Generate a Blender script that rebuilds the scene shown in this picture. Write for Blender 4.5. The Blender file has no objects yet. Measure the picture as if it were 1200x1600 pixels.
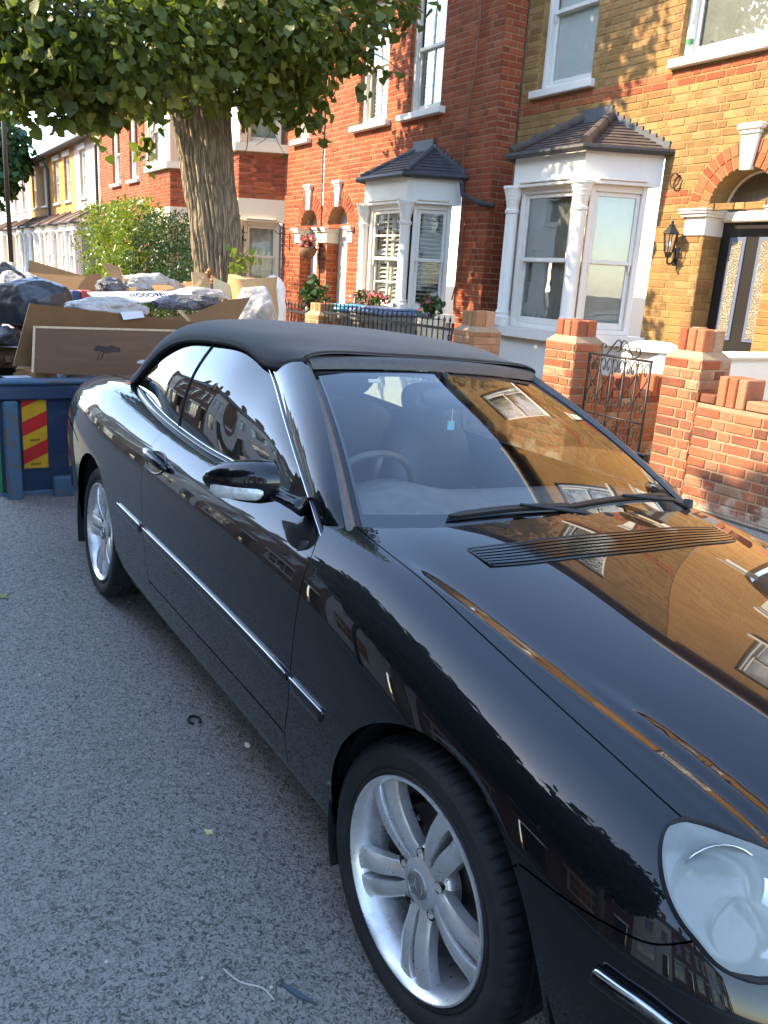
import bpy, bmesh, math, random
import numpy as np
from mathutils import Vector, Matrix
from mathutils.geometry import delaunay_2d_cdt
random.seed(7); RNG = np.random.default_rng(7)
SC = bpy.context.scene
COL = SC.collection
PI = math.pi
# ---------------------------------------------------------------- camera
CAM_R = None
def _cam_axes(yaw, pitch, roll):
    f = np.array([-math.cos(yaw)*math.cos(pitch), math.sin(yaw)*math.cos(pitch), -math.sin(pitch)])
    r = np.cross(f, [0, 0, 1]); r /= np.linalg.norm(r); d = np.cross(f, r)
    c, s = math.cos(roll), math.sin(roll)
    return np.array([c*r+s*d, -s*r+c*d, f])
CAM_R = _cam_axes(.5683, .2781, -.0612)
CAM_O = np.array([2.5483, -1.68, 1.6195]); CAM_F = 1274.81
cd = bpy.data.cameras.new('camera'); cam = bpy.data.objects.new('camera', cd); COL.objects.link(cam)
cd.sensor_fit = 'VERTICAL'; cd.sensor_height = 36; cd.lens = CAM_F/1600*36
cd.clip_start = .05; cd.clip_end = 600
_r, _d, _f = CAM_R
cam.matrix_world = Matrix(((_r[0], -_d[0], -_f[0], CAM_O[0]), (_r[1], -_d[1], -_f[1], CAM_O[1]), (_r[2], -_d[2], -_f[2], CAM_O[2]), (0, 0, 0, 1)))
SC.camera = cam
def view(P):                      # world points -> (pixel u, pixel v, depth) of the 1200 x 1600 frame
    q = (np.asarray(P, float)-CAM_O)@CAM_R.T
    z = np.maximum(q[..., 2], 1e-3)
    return np.stack([600+CAM_F*q[..., 0]/z, 800+CAM_F*q[..., 1]/z, q[..., 2]], -1)
# ---------------------------------------------------------------- sky, sun, exposure
SUN_DIR = Vector((.50, 1.0, -.84)).normalized()       # the way the light travels
w = bpy.data.worlds.new('World'); SC.world = w; w.use_nodes = True
nt = w.node_tree; nt.nodes.clear()
sky = nt.nodes.new('ShaderNodeTexSky'); sky.sky_type = 'NISHITA'; sky.sun_disc = False
sky.sun_elevation = math.asin(-SUN_DIR.z)
sky.sun_rotation = math.atan2(-SUN_DIR.x, -SUN_DIR.y)
sky.air_density = .95; sky.dust_density = .6; sky.ozone_density = .3; sky.altitude = 20
bg = nt.nodes.new('ShaderNodeBackground'); bg.inputs['Strength'].default_value = .15
wo = nt.nodes.new('ShaderNodeOutputWorld')
nt.links.new(sky.outputs[0], bg.inputs[0]); nt.links.new(bg.outputs[0], wo.inputs[0])
sl = bpy.data.lights.new('sun', 'SUN'); sun = bpy.data.objects.new('sun', sl); COL.objects.link(sun)
sl.energy = 2.15; sl.angle = math.radians(.53); sl.color = (1.0, .82, .57)
sun.rotation_euler = SUN_DIR.to_track_quat('-Z', 'Y').to_euler(); sun.location = (-20, -40, 34)
SC.view_settings.view_transform = 'Standard'; SC.view_settings.look = 'None'
SC.view_settings.exposure = 2.72; SC.view_settings.gamma = 1.0
try: SC.view_settings.use_curve_mapping = False
except Exception: pass
SC.cycles.max_bounces = 10; SC.cycles.transparent_max_bounces = 24; SC.cycles.glossy_bounces = 5
SC.cycles.transmission_bounces = 6; SC.cycles.caustics_reflective = False; SC.cycles.caustics_refractive = False
# ---------------------------------------------------------------- helpers: objects
WM = {}
def tag(o, label=None, cat=None, group=None, kind=None):
    if label: o['label'] = label
    if cat: o['category'] = cat
    if group: o['group'] = group
    if kind: o['kind'] = kind
    return o
def setp(c, p):
    if p is None: return
    c.parent = p
    if p in WM: c.matrix_parent_inverse = WM[p].inverted()
def thing(name, label, cat, loc=(0, 0, 0), group=None, rot=(0, 0, 0), local=False):
    o = bpy.data.objects.new(name, None); COL.objects.link(o); o.empty_display_size = .2
    o.location = loc; o.rotation_euler = rot
    if not local:
        WM[o] = Matrix.Translation(Vector(loc)) @ Matrix.Rotation(rot[2], 4, 'Z')
    return tag(o, label, cat, group)
def link(name, me, parent=None):
    o = bpy.data.objects.new(name, me); COL.objects.link(o); setp(o, parent); return o
class MB:
    """mesh builder: collects faces, builds ONE mesh object"""
    def __init__(s): s.v = []; s.f = []; s.t = []; s.m = []
    def add(s, vs, fs, tone=.5, mi=0):
        b = len(s.v); s.v.extend([tuple(map(float, q)) for q in vs])
        for f in fs: s.f.append(tuple(i+b for i in f)); s.t.append(tone); s.m.append(mi)
        return s
    def box(s, x0, x1, y0, y1, z0, z1, tone=.5, mi=0, M=None):
        vs = [(x, y, z) for x in (x0, x1) for y in (y0, y1) for z in (z0, z1)]
        if M is not None: vs = [M @ Vector(q) for q in vs]
        return s.add(vs, [(0, 1, 3, 2), (4, 6, 7, 5), (0, 4, 5, 1), (2, 3, 7, 6), (0, 2, 6, 4), (1, 5, 7, 3)], tone, mi)
    def cbox(s, x0, x1, y0, y1, z0, z1, c=.006, M=None, tone=.5, mi=0):   # chamfered box
        X = [x0, x0+c, x1-c, x1]; Y = [y0, y0+c, y1-c, y1]; Z = [z0, z0+c, z1-c, z1]
        vs = []; idx = {}
        def vv(i, j, k):
            if (i, j, k) not in idx:
                idx[(i, j, k)] = len(vs); p = (X[i], Y[j], Z[k]); vs.append(M @ Vector(p) if M is not None else p)
            return idx[(i, j, k)]
        fs = []
        for k, o in ((0, 1), (3, -1)):
            q = [vv(1, 1, k), vv(1, 2, k), vv(2, 2, k), vv(2, 1, k)]; fs.append(q[::o])
            q = [vv(1, k, 1), vv(2, k, 1), vv(2, k, 2), vv(1, k, 2)]; fs.append(q[::o])
            q = [vv(k, 1, 1), vv(k, 1, 2), vv(k, 2, 2), vv(k, 2, 1)]; fs.append(q[::o])
        lo = lambda a: 1 if a == 0 else 2
        for a in (0, 3):
            for b in (0, 3):
                fs.append([vv(a, lo(b), 1), vv(a, lo(b), 2), vv(lo(a), b, 2), vv(lo(a), b, 1)])
                fs.append([vv(a, 1, lo(b)), vv(lo(a), 1, b), vv(lo(a), 2, b), vv(a, 2, lo(b))])
                fs.append([vv(1, a, lo(b)), vv(2, a, lo(b)), vv(2, lo(a), b), vv(1, lo(a), b)])
                for k in (0, 3): fs.append([vv(a, lo(b), lo(k)), vv(lo(a), b, lo(k)), vv(lo(a), lo(b), k)])
        return s.add(vs, fs, tone, mi)
    def tube(s, pts, r, n=8, closed=False, cap=True, tone=.5, mi=0, flat=None):
        pts = [Vector(q) for q in pts]; N = len(pts); rs = r if hasattr(r, '__len__') else [r]*N
        vs = []; up = Vector((0, 0, 1)); prev = None
        for i in range(N):
            a = pts[(i-1) % N] if (closed or i > 0) else pts[i]; b = pts[(i+1) % N] if (closed or i < N-1) else pts[i]
            t = (b-a); t = t.normalized() if t.length > 1e-9 else Vector((0, 0, 1))
            if prev is None:
                u = t.cross(up); u = u.normalized() if u.length > 1e-3 else t.cross(Vector((1, 0, 0))).normalized()
            else:
                u = prev-t*prev.dot(t); u = u.normalized() if u.length > 1e-6 else t.orthogonal().normalized()
            prev = u; v = t.cross(u)
            for k in range(n):
                an = 2*PI*k/n; vs.append(pts[i]+u*math.cos(an)*rs[i]+v*math.sin(an)*rs[i]*(flat or 1))
        fs = []
        for i in range(N if closed else N-1):
            for k in range(n):
                fs.append((i*n+k, i*n+(k+1) % n, ((i+1) % N)*n+(k+1) % n, ((i+1) % N)*n+k))
        if cap and not closed:
            fs.append(tuple(range(n))[::-1]); fs.append(tuple((N-1)*n+k for k in range(n)))
        return s.add(vs, fs, tone, mi)
    def lathe(s, prof, c=(0, 0, 0), n=24, axis='z', tone=.5, mi=0):
        vs = []
        for (r, h) in prof:
            for k in range(n):
                a = 2*PI*k/n; x, y = r*math.cos(a), r*math.sin(a)
                p = (x, y, h) if axis == 'z' else ((x, h, y) if axis == 'y' else (h, x, y))
                vs.append((p[0]+c[0], p[1]+c[1], p[2]+c[2]))
        fs = [(i*n+k, i*n+(k+1) % n, (i+1)*n+(k+1) % n, (i+1)*n+k) for i in range(len(prof)-1) for k in range(n)]
        return s.add(vs, fs, tone, mi)
    def prism(s, poly, z0, z1, M=None, tone=.5, mi=0):         # polygon in (x, y) extruded along z
        n = len(poly); vs = [(x, y, z0) for x, y in poly]+[(x, y, z1) for x, y in poly]
        if M is not None: vs = [M @ Vector(q) for q in vs]
        fs = [tuple(range(n))[::-1], tuple(range(n, 2*n))]+[(i, (i+1) % n, n+(i+1) % n, n+i) for i in range(n)]
        return s.add(vs, fs, tone, mi)
    def ball(s, c, r, n=10, m=7, sc=(1, 1, 1), tone=.5, mi=0):
        vs = []; 
        for j in range(m+1):
            th = PI*j/m
            for k in range(n):
                a = 2*PI*k/n; vs.append((c[0]+r*sc[0]*math.sin(th)*math.cos(a), c[1]+r*sc[1]*math.sin(th)*math.sin(a), c[2]+r*sc[2]*math.cos(th)))
        fs = [(j*n+k, (j+1)*n+k, (j+1)*n+(k+1) % n, j*n+(k+1) % n) for j in range(m) for k in range(n)]
        return s.add(vs, fs, tone, mi)
    def mesh(s, name, mats, smooth=False, angle=None):
        me = bpy.data.meshes.new(name); me.from_pydata(s.v, [], s.f)
        for m in (mats if isinstance(mats, (list, tuple)) else [mats]): me.materials.append(m)
        a = me.attributes.new('tone', 'FLOAT', 'FACE'); a.data.foreach_set('value', np.array(s.t, 'f'))
        me.polygons.foreach_set('material_index', np.array(s.m, 'i'))
        bm = bmesh.new(); bm.from_mesh(me); bmesh.ops.remove_doubles(bm, verts=bm.verts, dist=1e-6) if angle else None
        bmesh.ops.recalc_face_normals(bm, faces=bm.faces); bm.to_mesh(me); bm.free()
        if smooth or angle:
            me.polygons.foreach_set('use_smooth', np.ones(len(me.polygons), bool))
            if angle: me.set_sharp_from_angle(angle=math.radians(angle))
        me.update(); return me
    def build(s, name, mats, parent=None, smooth=False, angle=None, label=None):
        o = link(name, s.mesh(name, mats, smooth, angle), parent)
        if label: o['label'] = label
        return o
def rawmesh(name, V, Fc, mat, tone=None, smooth=False):
    """big meshes from numpy: V (n,3), Fc (m,k)"""
    me = bpy.data.meshes.new(name); V = np.asarray(V, 'f'); Fc = np.asarray(Fc, 'i'); k = Fc.shape[1]
    me.vertices.add(len(V)); me.vertices.foreach_set('co', V.ravel())
    me.loops.add(Fc.size); me.loops.foreach_set('vertex_index', Fc.ravel())
    me.polygons.add(len(Fc)); me.polygons.foreach_set('loop_start', np.arange(0, Fc.size, k, dtype='i'))
    me.materials.append(mat)
    if tone is not None:
        a = me.attributes.new('tone', 'FLOAT', 'FACE'); a.data.foreach_set('value', np.asarray(tone, 'f'))
    me.update(calc_edges=True)
    if smooth: me.polygons.foreach_set('use_smooth', np.ones(len(me.polygons), bool))
    return me
def dup(root, loc=None, label=None, rot=None):
    r = root.copy(); COL.objects.link(r)
    if loc is not None: r.location = loc
    if rot is not None: r.rotation_euler = rot
    if label: r['label'] = label
    for ch in list(root.children):
        c = ch.copy(); COL.objects.link(c); c.parent = r
        for g in list(ch.children):
            d = g.copy(); COL.objects.link(d); d.parent = c
    return r
def smooth_path(pts, k=6):        # Catmull-Rom
    pts = [np.array(q, float) for q in pts]; out = []
    for i in range(len(pts)-1):
        p0 = pts[max(i-1, 0)]; p1 = pts[i]; p2 = pts[i+1]; p3 = pts[min(i+2, len(pts)-1)]
        for j in range(k):
            t = j/k
            out.append(.5*((2*p1)+(-p0+p2)*t+(2*p0-5*p1+4*p2-p3)*t*t+(-p0+3*p1-3*p2+p3)*t**3))
    out.append(pts[-1]); return [tuple(q) for q in out]
# ---------------------------------------------------------------- helpers: materials
class NT:
    def __init__(s, name):
        s.m = bpy.data.materials.new(name); s.m.use_nodes = True; s.t = s.m.node_tree; s.t.nodes.clear()
        s.out = s.n('ShaderNodeOutputMaterial')
    def n(s, ty, **k):
        nd = s.t.nodes.new(ty)
        for a, b in k.items(): setattr(nd, a, b)
        return nd
    def l(s, a, b): s.t.links.new(a, b)
    def val(s, sock, x):
        if hasattr(x, 'links'): s.l(x, sock)
        else: sock.default_value = x
    def math(s, op, a, b=0.0, c=0.0, clamp=False):
        nd = s.n('ShaderNodeMath', operation=op); nd.use_clamp = clamp
        s.val(nd.inputs[0], a); s.val(nd.inputs[1], b); s.val(nd.inputs[2], c); return nd.outputs[0]
    def noise(s, scale, detail=4, rough=.55, vec=None, dist=0.0, dim='3D', w=0.0):
        nd = s.n('ShaderNodeTexNoise', noise_dimensions=dim); nd.inputs['Scale'].default_value = scale
        nd.inputs['Detail'].default_value = detail; nd.inputs['Roughness'].default_value = rough; nd.inputs['Distortion'].default_value = dist
        if dim == '4D': s.val(nd.inputs['W'], w)
        if vec is not None: s.l(vec, nd.inputs['Vector'])
        return nd.outputs['Fac']
    def vor(s, scale, vec=None, feature='F1', rand=1.0, out='Distance'):
        nd = s.n('ShaderNodeTexVoronoi', feature=feature); nd.inputs['Scale'].default_value = scale; nd.inputs['Randomness'].default_value = rand
        if vec is not None: s.l(vec, nd.inputs['Vector'])
        return nd.outputs[out]
    def ramp(s, fac, stops, interp='LINEAR'):
        nd = s.n('ShaderNodeValToRGB'); cr = nd.color_ramp; cr.interpolation = interp
        while len(cr.elements) < len(stops): cr.elements.new(.5)
        for e, (p, c) in zip(cr.elements, stops):
            e.position = p; e.color = (c, c, c, 1) if not hasattr(c, '__len__') else (c[0], c[1], c[2], 1)
        s.l(fac, nd.inputs[0]); return nd.outputs[0]
    def mix(s, f, a, b, mode='MIX'):
        nd = s.n('ShaderNodeMix', data_type='RGBA', blend_type=mode)
        s.val(nd.inputs[0], f)
        for sk, x in ((nd.inputs[6], a), (nd.inputs[7], b)):
            if hasattr(x, 'links'): s.l(x, sk)
            else: sk.default_value = (x[0], x[1], x[2], 1)
        return nd.outputs[2]
    def coord(s, k='Object'):
        return s.n('ShaderNodeTexCoord').outputs[k]
    def pos(s): return s.n('ShaderNodeNewGeometry').outputs['Position']
    def tone(s): return s.n('ShaderNodeAttribute', attribute_name='tone').outputs['Fac']
    def xyz(s, vec):
        nd = s.n('ShaderNodeSeparateXYZ'); s.l(vec, nd.inputs[0]); return nd.outputs
    def vec(s, x, y, z):
        nd = s.n('ShaderNodeCombineXYZ'); s.val(nd.inputs[0], x); s.val(nd.inputs[1], y); s.val(nd.inputs[2], z); return nd.outputs[0]
    def scale(s, v, sc):
        nd = s.n('ShaderNodeVectorMath', operation='MULTIPLY'); s.l(v, nd.inputs[0]); nd.inputs[1].default_value = sc; return nd.outputs[0]
    def bump(s, h, strength=.3, dist=.01, normal=None):
        nd = s.n('ShaderNodeBump'); nd.inputs['Strength'].default_value = strength; nd.inputs['Distance'].default_value = dist
        s.l(h, nd.inputs['Height'])
        if normal is not None: s.l(normal, nd.inputs['Normal'])
        return nd.outputs[0]
    def pbsdf(s, col, rough=.6, metal=0.0, normal=None, spec=.5, **k):
        b = s.n('ShaderNodeBsdfPrincipled')
        if hasattr(col, 'links'): s.l(col, b.inputs['Base Color'])
        else: b.inputs['Base Color'].default_value = (col[0], col[1], col[2], 1)
        s.val(b.inputs['Roughness'], rough); s.val(b.inputs['Metallic'], metal); b.inputs['Specular IOR Level'].default_value = spec
        for a, x in k.items(): s.val(b.inputs[a.replace('_', ' ')], x)
        if normal is not None: s.l(normal, b.inputs['Normal'])
        return b.outputs[0]
    def fin(s, sh): s.l(sh, s.out.inputs[0]); return s.m
def mcol(name, c, rough=.6, metal=0.0, var=.12, scale=18, bump=0.0, bscale=60, spec=.5, **k):
    """plain surface with a little mottling so nothing is one flat colour"""
    t = NT(name); v = t.pos()
    n = t.noise(scale, 5, .6, v)
    lo = tuple(x*(1-var) for x in c); hi = tuple(min(1, x*(1+var)) for x in c)
    col = t.ramp(n, [(.25, lo), (.75, hi)])
    r = t.ramp(t.noise(scale*2.3, 3, .5, v), [(.2, max(0, rough-.06)), (.8, min(1, rough+.06))])
    nm = t.bump(t.noise(bscale, 4, .6, v), bump, .004) if bump else None
    return t.fin(t.pbsdf(col, r, metal, nm, spec, **k))

# ---------------------------------------------------------------- materials
M = {}
def salts(t, v, col):             # pale salt crust that has come out of the brickwork near the ground
    z = t.xyz(v)[2]; n = t.math('SUBTRACT', t.math('MULTIPLY', t.noise(5, 7, .72, v), 1.15), t.math('MULTIPLY', z, 1.25))
    return t.mix(t.ramp(n, [(.30, 0.0), (.44, .75)]), col, (.52, .45, .34))
def brick_mat(name, stops, dirt=.35, soot=(.05, .04, .03), tscale=1.0, bump=.5):
    t = NT(name); v = t.pos()
    f = t.math('ADD', t.tone(), t.math('MULTIPLY', t.math('SUBTRACT', t.noise(9, 4, .6, v), .5), .35))
    col = t.ramp(f, stops)
    g = t.ramp(t.noise(70, 4, .7, v), [(.3, .72), (.62, 1.12)])
    col = t.mix(1.0, col, g, 'MULTIPLY')
    big = t.ramp(t.noise(.9, 5, .65, v), [(.45, 0.0), (.75, dirt)])
    col = t.mix(big, col, soot)
    stk = t.noise(1.0, 6, .7, t.scale(v, (5.5, 5.5, .55)))                 # rain streaks and repointed patches
    col = t.mix(t.ramp(stk, [(.50, 0.0), (.72, .34)]), col, tuple(x*1.1 for x in soot))
    col = t.mix(t.ramp(t.noise(2.6, 5, .7, v), [(.60, 0.0), (.74, .10)]), col, (.42, .34, .24))
    if 'garden' in name: col = salts(t, v, col)
    nm = t.bump(t.noise(90, 5, .65, v), bump, .006)
    M[name] = t.fin(t.pbsdf(col, .88, 0, nm, .25)); return M[name]
brick_mat('yellow_brick', [(0, (.215, .120, .044)), (.2, (.27, .150, .053)), (.45, (.315, .177, .060)), (.7, (.350, .205, .072)), (.93, (.375, .230, .092)), (1, (.31, .14, .052))], .35)
brick_mat('red_brick', [(0, (.22, .054, .025)), (.3, (.30, .068, .029)), (.6, (.345, .080, .032)), (.85, (.39, .105, .042)), (1, (.30, .09, .042))], .18)
brick_mat('band_brick', [(0, (.26, .065, .028)), (.5, (.36, .10, .042)), (1, (.41, .14, .06))], .25)
brick_mat('garden_brick', [(0, (.16, .06, .035)), (.25, (.31, .088, .042)), (.55, (.40, .130, .058)), (.78, (.43, .165, .085)), (.92, (.36, .20, .115)), (1, (.40, .29, .18))], .35, (.16, .12, .09))
brick_mat('tan_brick', [(0, (.28, .13, .06)), (.5, (.42, .22, .11)), (1, (.50, .30, .17))], .25, (.16, .12, .09))
def mortar_mat(name, c):
    t = NT(name); v = t.pos()
    col = t.ramp(t.noise(25, 5, .65, v), [(.2, tuple(x*.62 for x in c)), (.75, c)])
    col = t.mix(t.ramp(t.noise(1.1, 4, .6, v), [(.45, 0.0), (.8, .45)]), col, tuple(x*.35 for x in c))
    if 'garden' in name: col = salts(t, v, col)
    M[name] = t.fin(t.pbsdf(col, .95, 0, t.bump(t.noise(120, 3, .6, v), .5, .004), .15))
mortar_mat('mortar_yellow', (.37, .235, .100)); mortar_mat('mortar_red', (.46, .25, .14)); mortar_mat('mortar_garden', (.42, .31, .20))
def tex_brick(name, c1, c2, mort, along='x'):      # far walls only: the pieces cannot be told apart there
    t = NT(name); p = t.xyz(t.pos()); v = t.vec(p[0], p[2], 0)
    b = t.n('ShaderNodeTexBrick'); t.l(v, b.inputs['Vector'])
    b.inputs['Scale'].default_value = 1; b.inputs['Brick Width'].default_value = .225; b.inputs['Row Height'].default_value = .075
    b.inputs['Mortar Size'].default_value = .007; b.inputs['Color1'].default_value = (*c1, 1); b.inputs['Color2'].default_value = (*c2, 1); b.inputs['Mortar'].default_value = (*mort, 1)
    col = t.mix(t.ramp(t.noise(1.0, 5, .65, t.pos()), [(.4, 0.0), (.8, .35)]), b.outputs[0], tuple(x*.4 for x in c1))
    M[name] = t.fin(t.pbsdf(col, .9, 0, t.bump(b.outputs['Fac'], .4, -.006), .2))
tex_brick('far_yellow', (.50, .27, .085), (.40, .19, .06), (.42, .3, .16))
tex_brick('far_red', (.42, .085, .03), (.34, .07, .03), (.5, .25, .13))
tex_brick('far_brown', (.20, .10, .06), (.26, .14, .085), (.30, .25, .2))
def painted(name, c, rough=.45, dirt=.25, bump=.12):
    t = NT(name); v = t.pos()
    s = t.ramp(t.noise(3.5, 6, .7, t.scale(v, (1, 1, .35))), [(.5, 0.0), (.85, dirt)])
    col = t.mix(s, c, tuple(x*.55 for x in c))
    col = t.mix(t.ramp(t.noise(40, 4, .7, v), [(.62, 0.0), (.8, dirt*.8)]), col, tuple(x*y for x, y in zip(c, (.72, .68, .6))))
    M[name] = t.fin(t.pbsdf(col, rough, 0, t.bump(t.noise(60, 4, .6, v), bump, .004), .4))
painted('white_paint', (.76, .72, .635), .45, .42, .2); painted('porch_grey', (.50, .48, .44), .6, .3); painted('white_gloss', (.80, .80, .79), .25, .12, .05)
painted('cream_paint', (.74, .66, .50)); painted('white_render', (.80, .78, .71), .8, .3, .4)
painted('pink_render', (.55, .42, .34), .8, .3, .3); painted('grey_paint', (.36, .37, .37), .4, .2)
painted('stone_cream', (.70, .62, .47), .7, .3, .3); painted('far_white', (.74, .72, .66), .7, .2)
painted('door_black', (.020, .018, .016), .35, .1, .05); painted('leaded_blue', (.115, .14, .21), .4, .2); painted('grey_door', (.30, .30, .30), .45, .2)
M['lead'] = mcol('lead', (.085, .09, .10), .55, .0, .35, 14, .3, 40)
M['slate'] = mcol('slate', (.060, .060, .066), .6, 0, .45, 9, .4, 70)
M['roof_tile'] = mcol('roof_tile', (.075, .054, .042), .85, 0, .5, 9, .5, 90)
M['far_tile'] = mcol('far_tile', (.15, .10, .075), .85, 0, .4, 6, .5, 40)
M['iron'] = mcol('iron', (.012, .012, .013), .45, .0, .3, 40, .3, 120)
M['pipe'] = mcol('pipe', (.03, .027, .026), .5, 0, .3, 20, .2, 60)
M['pipe_red'] = mcol('pipe_red', (.20, .085, .055), .6, 0, .3, 20)
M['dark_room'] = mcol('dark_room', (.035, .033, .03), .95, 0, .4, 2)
M['net_curtain'] = mcol('net_curtain', (.50, .49, .42), .9, 0, .35, 5, .4, 25)
M['blind_white'] = mcol('blind_white', (.88, .88, .86), .7, 0, .05, 8)
M['blind_dim'] = mcol('blind_dim', (.24, .235, .215), .8, 0, .2, 4)
M['slat_white'] = mcol('slat_white', (.66, .65, .61), .5, 0, .08, 10)
M['black_plastic'] = mcol('black_plastic', (.014, .014, .015), .5, 0, .3, 30, .15, 200)
M['rubber'] = mcol('rubber', (.020, .020, .021), .75, 0, .35, 25, .25, 240, .3)
M['chrome'] = mcol('chrome', (.62, .63, .65), .12, 1.0, .05, 20)
M['gloss_black'] = mcol('gloss_black', (.006, .006, .007), .12, 0, .2, 10)
def glass(name, tint=(.9, .95, .93), ior=1.5, rough=0.0, gain=1.0, fl=0.0, wav=0.0):
    t = NT(name)
    fr = t.n('ShaderNodeFresnel'); bf = t.n('ShaderNodeNewGeometry').outputs['Backfacing']      # a thin pane: same reflection from both sides
    t.l(t.math('ADD', ior, t.math('MULTIPLY', bf, 1/ior-ior)), fr.inputs[0])
    nm = None
    if wav: nm = t.bump(t.noise(2.2, 2, .5, t.pos()), wav, .02)
    if nm: t.l(nm, fr.inputs['Normal'])
    tr = t.n('ShaderNodeBsdfTransparent'); tr.inputs[0].default_value = (*tint, 1)
    gl = t.n('ShaderNodeBsdfGlossy'); gl.inputs[0].default_value = (1, 1, 1, 1); gl.inputs['Roughness'].default_value = rough
    if nm: t.l(nm, gl.inputs['Normal'])
    mx = t.n('ShaderNodeMixShader'); t.l(t.math('ADD', t.math('MULTIPLY', fr.outputs[0], gain), fl, clamp=True), mx.inputs[0])
    t.l(tr.outputs[0], mx.inputs[1]); t.l(gl.outputs[0], mx.inputs[2]); M[name] = t.fin(mx.outputs[0])
glass('window_glass', (.92, .94, .92), 1.5, 0, 1.5, .02, .05)
glass('car_glass', (.28, .34, .33), 1.52, 0, 1.2, .012)
glass('windscreen_glass', (.82, .86, .85), 1.52, 0, 1.3, .012)
glass('lamp_glass', (.93, .93, .93), 1.5, .0, 1.5, .01)
# road asphalt: pale worn chippings standing in dark binder
t = NT('asphalt'); v = t.pos()
worm = t.noise(74, 3, .62, v, 1.5); a = t.vor(120, v, 'F1')
chip = t.ramp(worm, [(.38, 0.0), (.46, .5), (.57, 1.0)])
col = t.mix(chip, (.020, .019, .018), (.300, .280, .252))
col = t.mix(t.ramp(t.noise(260, 3, .7, v), [(.40, 0.0), (.75, .30)]), col, (.085, .080, .075))
col = t.mix(t.ramp(t.noise(.42, 5, .6, v), [(.38, 0.0), (.66, .45)]), col, t.mix(.55, col, (.185, .155, .115)))          # dusty, browner stretches
col = t.mix(t.ramp(t.vor(46, v, 'F1', out='Distance'), [(.0, .85), (.050, .0)]), col, (.36, .34, .30))
col = t.mix(t.ramp(t.noise(1.3, 6, .72, v), [(.58, 0.0), (.70, .40)]), col, (.060, .058, .056))                             # oil and damp stains
seam = t.n('ShaderNodeVectorMath', operation='ADD'); t.l(v, seam.inputs[0]); sn = t.n('ShaderNodeTexNoise'); sn.inputs['Scale'].default_value = 3.5; sn.inputs['Detail'].default_value = 5; t.l(v, sn.inputs['Vector']); t.l(t.scale(sn.outputs['Color'], (.30, .30, .30)), seam.inputs[1])
ck = t.vor(.55, seam.outputs[0], 'DISTANCE_TO_EDGE'); ckm = t.math('MULTIPLY', t.ramp(ck, [(.0, 1.0), (.003, 0.0)]), t.ramp(t.noise(.8, 3, .6, v), [(.66, 0.0), (.72, .5)]))
col = t.mix(ckm, col, (.018, .017, .016))
hgt = t.math('SUBTRACT', t.math('ADD', worm, t.math('MULTIPLY', a, .6)), ckm)
M['asphalt'] = t.fin(t.pbsdf(col, t.ramp(worm, [(.35, .6), (.6, .82)]), 0, t.bump(hgt, .6, .010), .35))
t = NT('paving'); v = t.pos()
col = t.ramp(t.noise(30, 5, .65, v), [(.25, (.16, .15, .14)), (.75, (.29, .275, .25))]); col = t.mix(t.ramp(t.noise(1.4, 5, .6, v), [(.4, 0.0), (.75, .5)]), col, (.10, .095, .09))
M['paving'] = t.fin(t.pbsdf(col, .85, 0, t.bump(t.noise(150, 4, .6, v), .5, .006), .3))
M['kerb_stone'] = mcol('kerb_stone', (.30, .29, .27), .8, 0, .3, 12, .5, 90)
M['soil'] = mcol('soil', (.10, .075, .05), .95, 0, .5, 9, .8, 40)
# leaves
def leafmat(name, stops, trans=.35, rough=.42):
    t = NT(name); v = t.pos()
    f = t.math('ADD', t.tone(), t.math('MULTIPLY', t.math('SUBTRACT', t.noise(26, 3, .6, v), .5), .3))
    col = t.ramp(f, stops)
    b = t.pbsdf(col, rough, 0, t.bump(t.noise(60, 3, .6, v), .3, .01), .4)
    tr = t.n('ShaderNodeBsdfTranslucent'); t.l(t.mix(1.0, col, (1.15, 1.35, .45), 'MULTIPLY'), tr.inputs[0])
    mx = t.n('ShaderNodeMixShader'); mx.inputs[0].default_value = trans; t.l(b, mx.inputs[1]); t.l(tr.outputs[0], mx.inputs[2])
    M[name] = t.fin(mx.outputs[0])
leafmat('lime_leaf', [(0, (.052, .070, .015)), (.5, (.110, .135, .026)), (.85, (.18, .20, .045)), (1, (.27, .26, .08))], .45)
leafmat('dark_leaf', [(0, (.012, .032, .010)), (.6, (.026, .062, .016)), (1, (.055, .095, .026))], .25)
leafmat('bright_leaf', [(0, (.085, .135, .018)), (.5, (.17, .22, .03)), (1, (.30, .33, .05))], .3, .3)
leafmat('street_leaf', [(0, (.020, .045, .012)), (.6, (.04, .085, .02)), (1, (.08, .13, .035))], .3)
leafmat('pink_petal', [(0, (.50, .06, .11)), (.5, (.66, .17, .23)), (1, (.74, .42, .45))], .2)
leafmat('red_petal', [(0, (.34, .02, .04)), (1, (.48, .10, .13))], .2)
t = NT('lime_bark'); v = t.coord('Object'); vs = t.scale(v, (1, 1, .16))
r1 = t.noise(26, 5, .65, vs, .8); r2 = t.vor(20, vs, 'DISTANCE_TO_EDGE')
h = t.math('ADD', r1, t.math('MULTIPLY', t.math('MINIMUM', r2, .25), 2.0))
col = t.ramp(h, [(.25, (.075, .057, .040)), (.6, (.25, .20, .14)), (.95, (.40, .33, .235))])
col = t.mix(t.ramp(t.noise(2.2, 4, .6, v), [(.5, 0.0), (.8, .4)]), col, (.13, .125, .075))
M['lime_bark'] = t.fin(t.pbsdf(col, .92, 0, t.bump(h, .9, .04), .2))
M['branch'] = mcol('branch', (.10, .08, .055), .9, 0, .3, 20, .6, 50)

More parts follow.
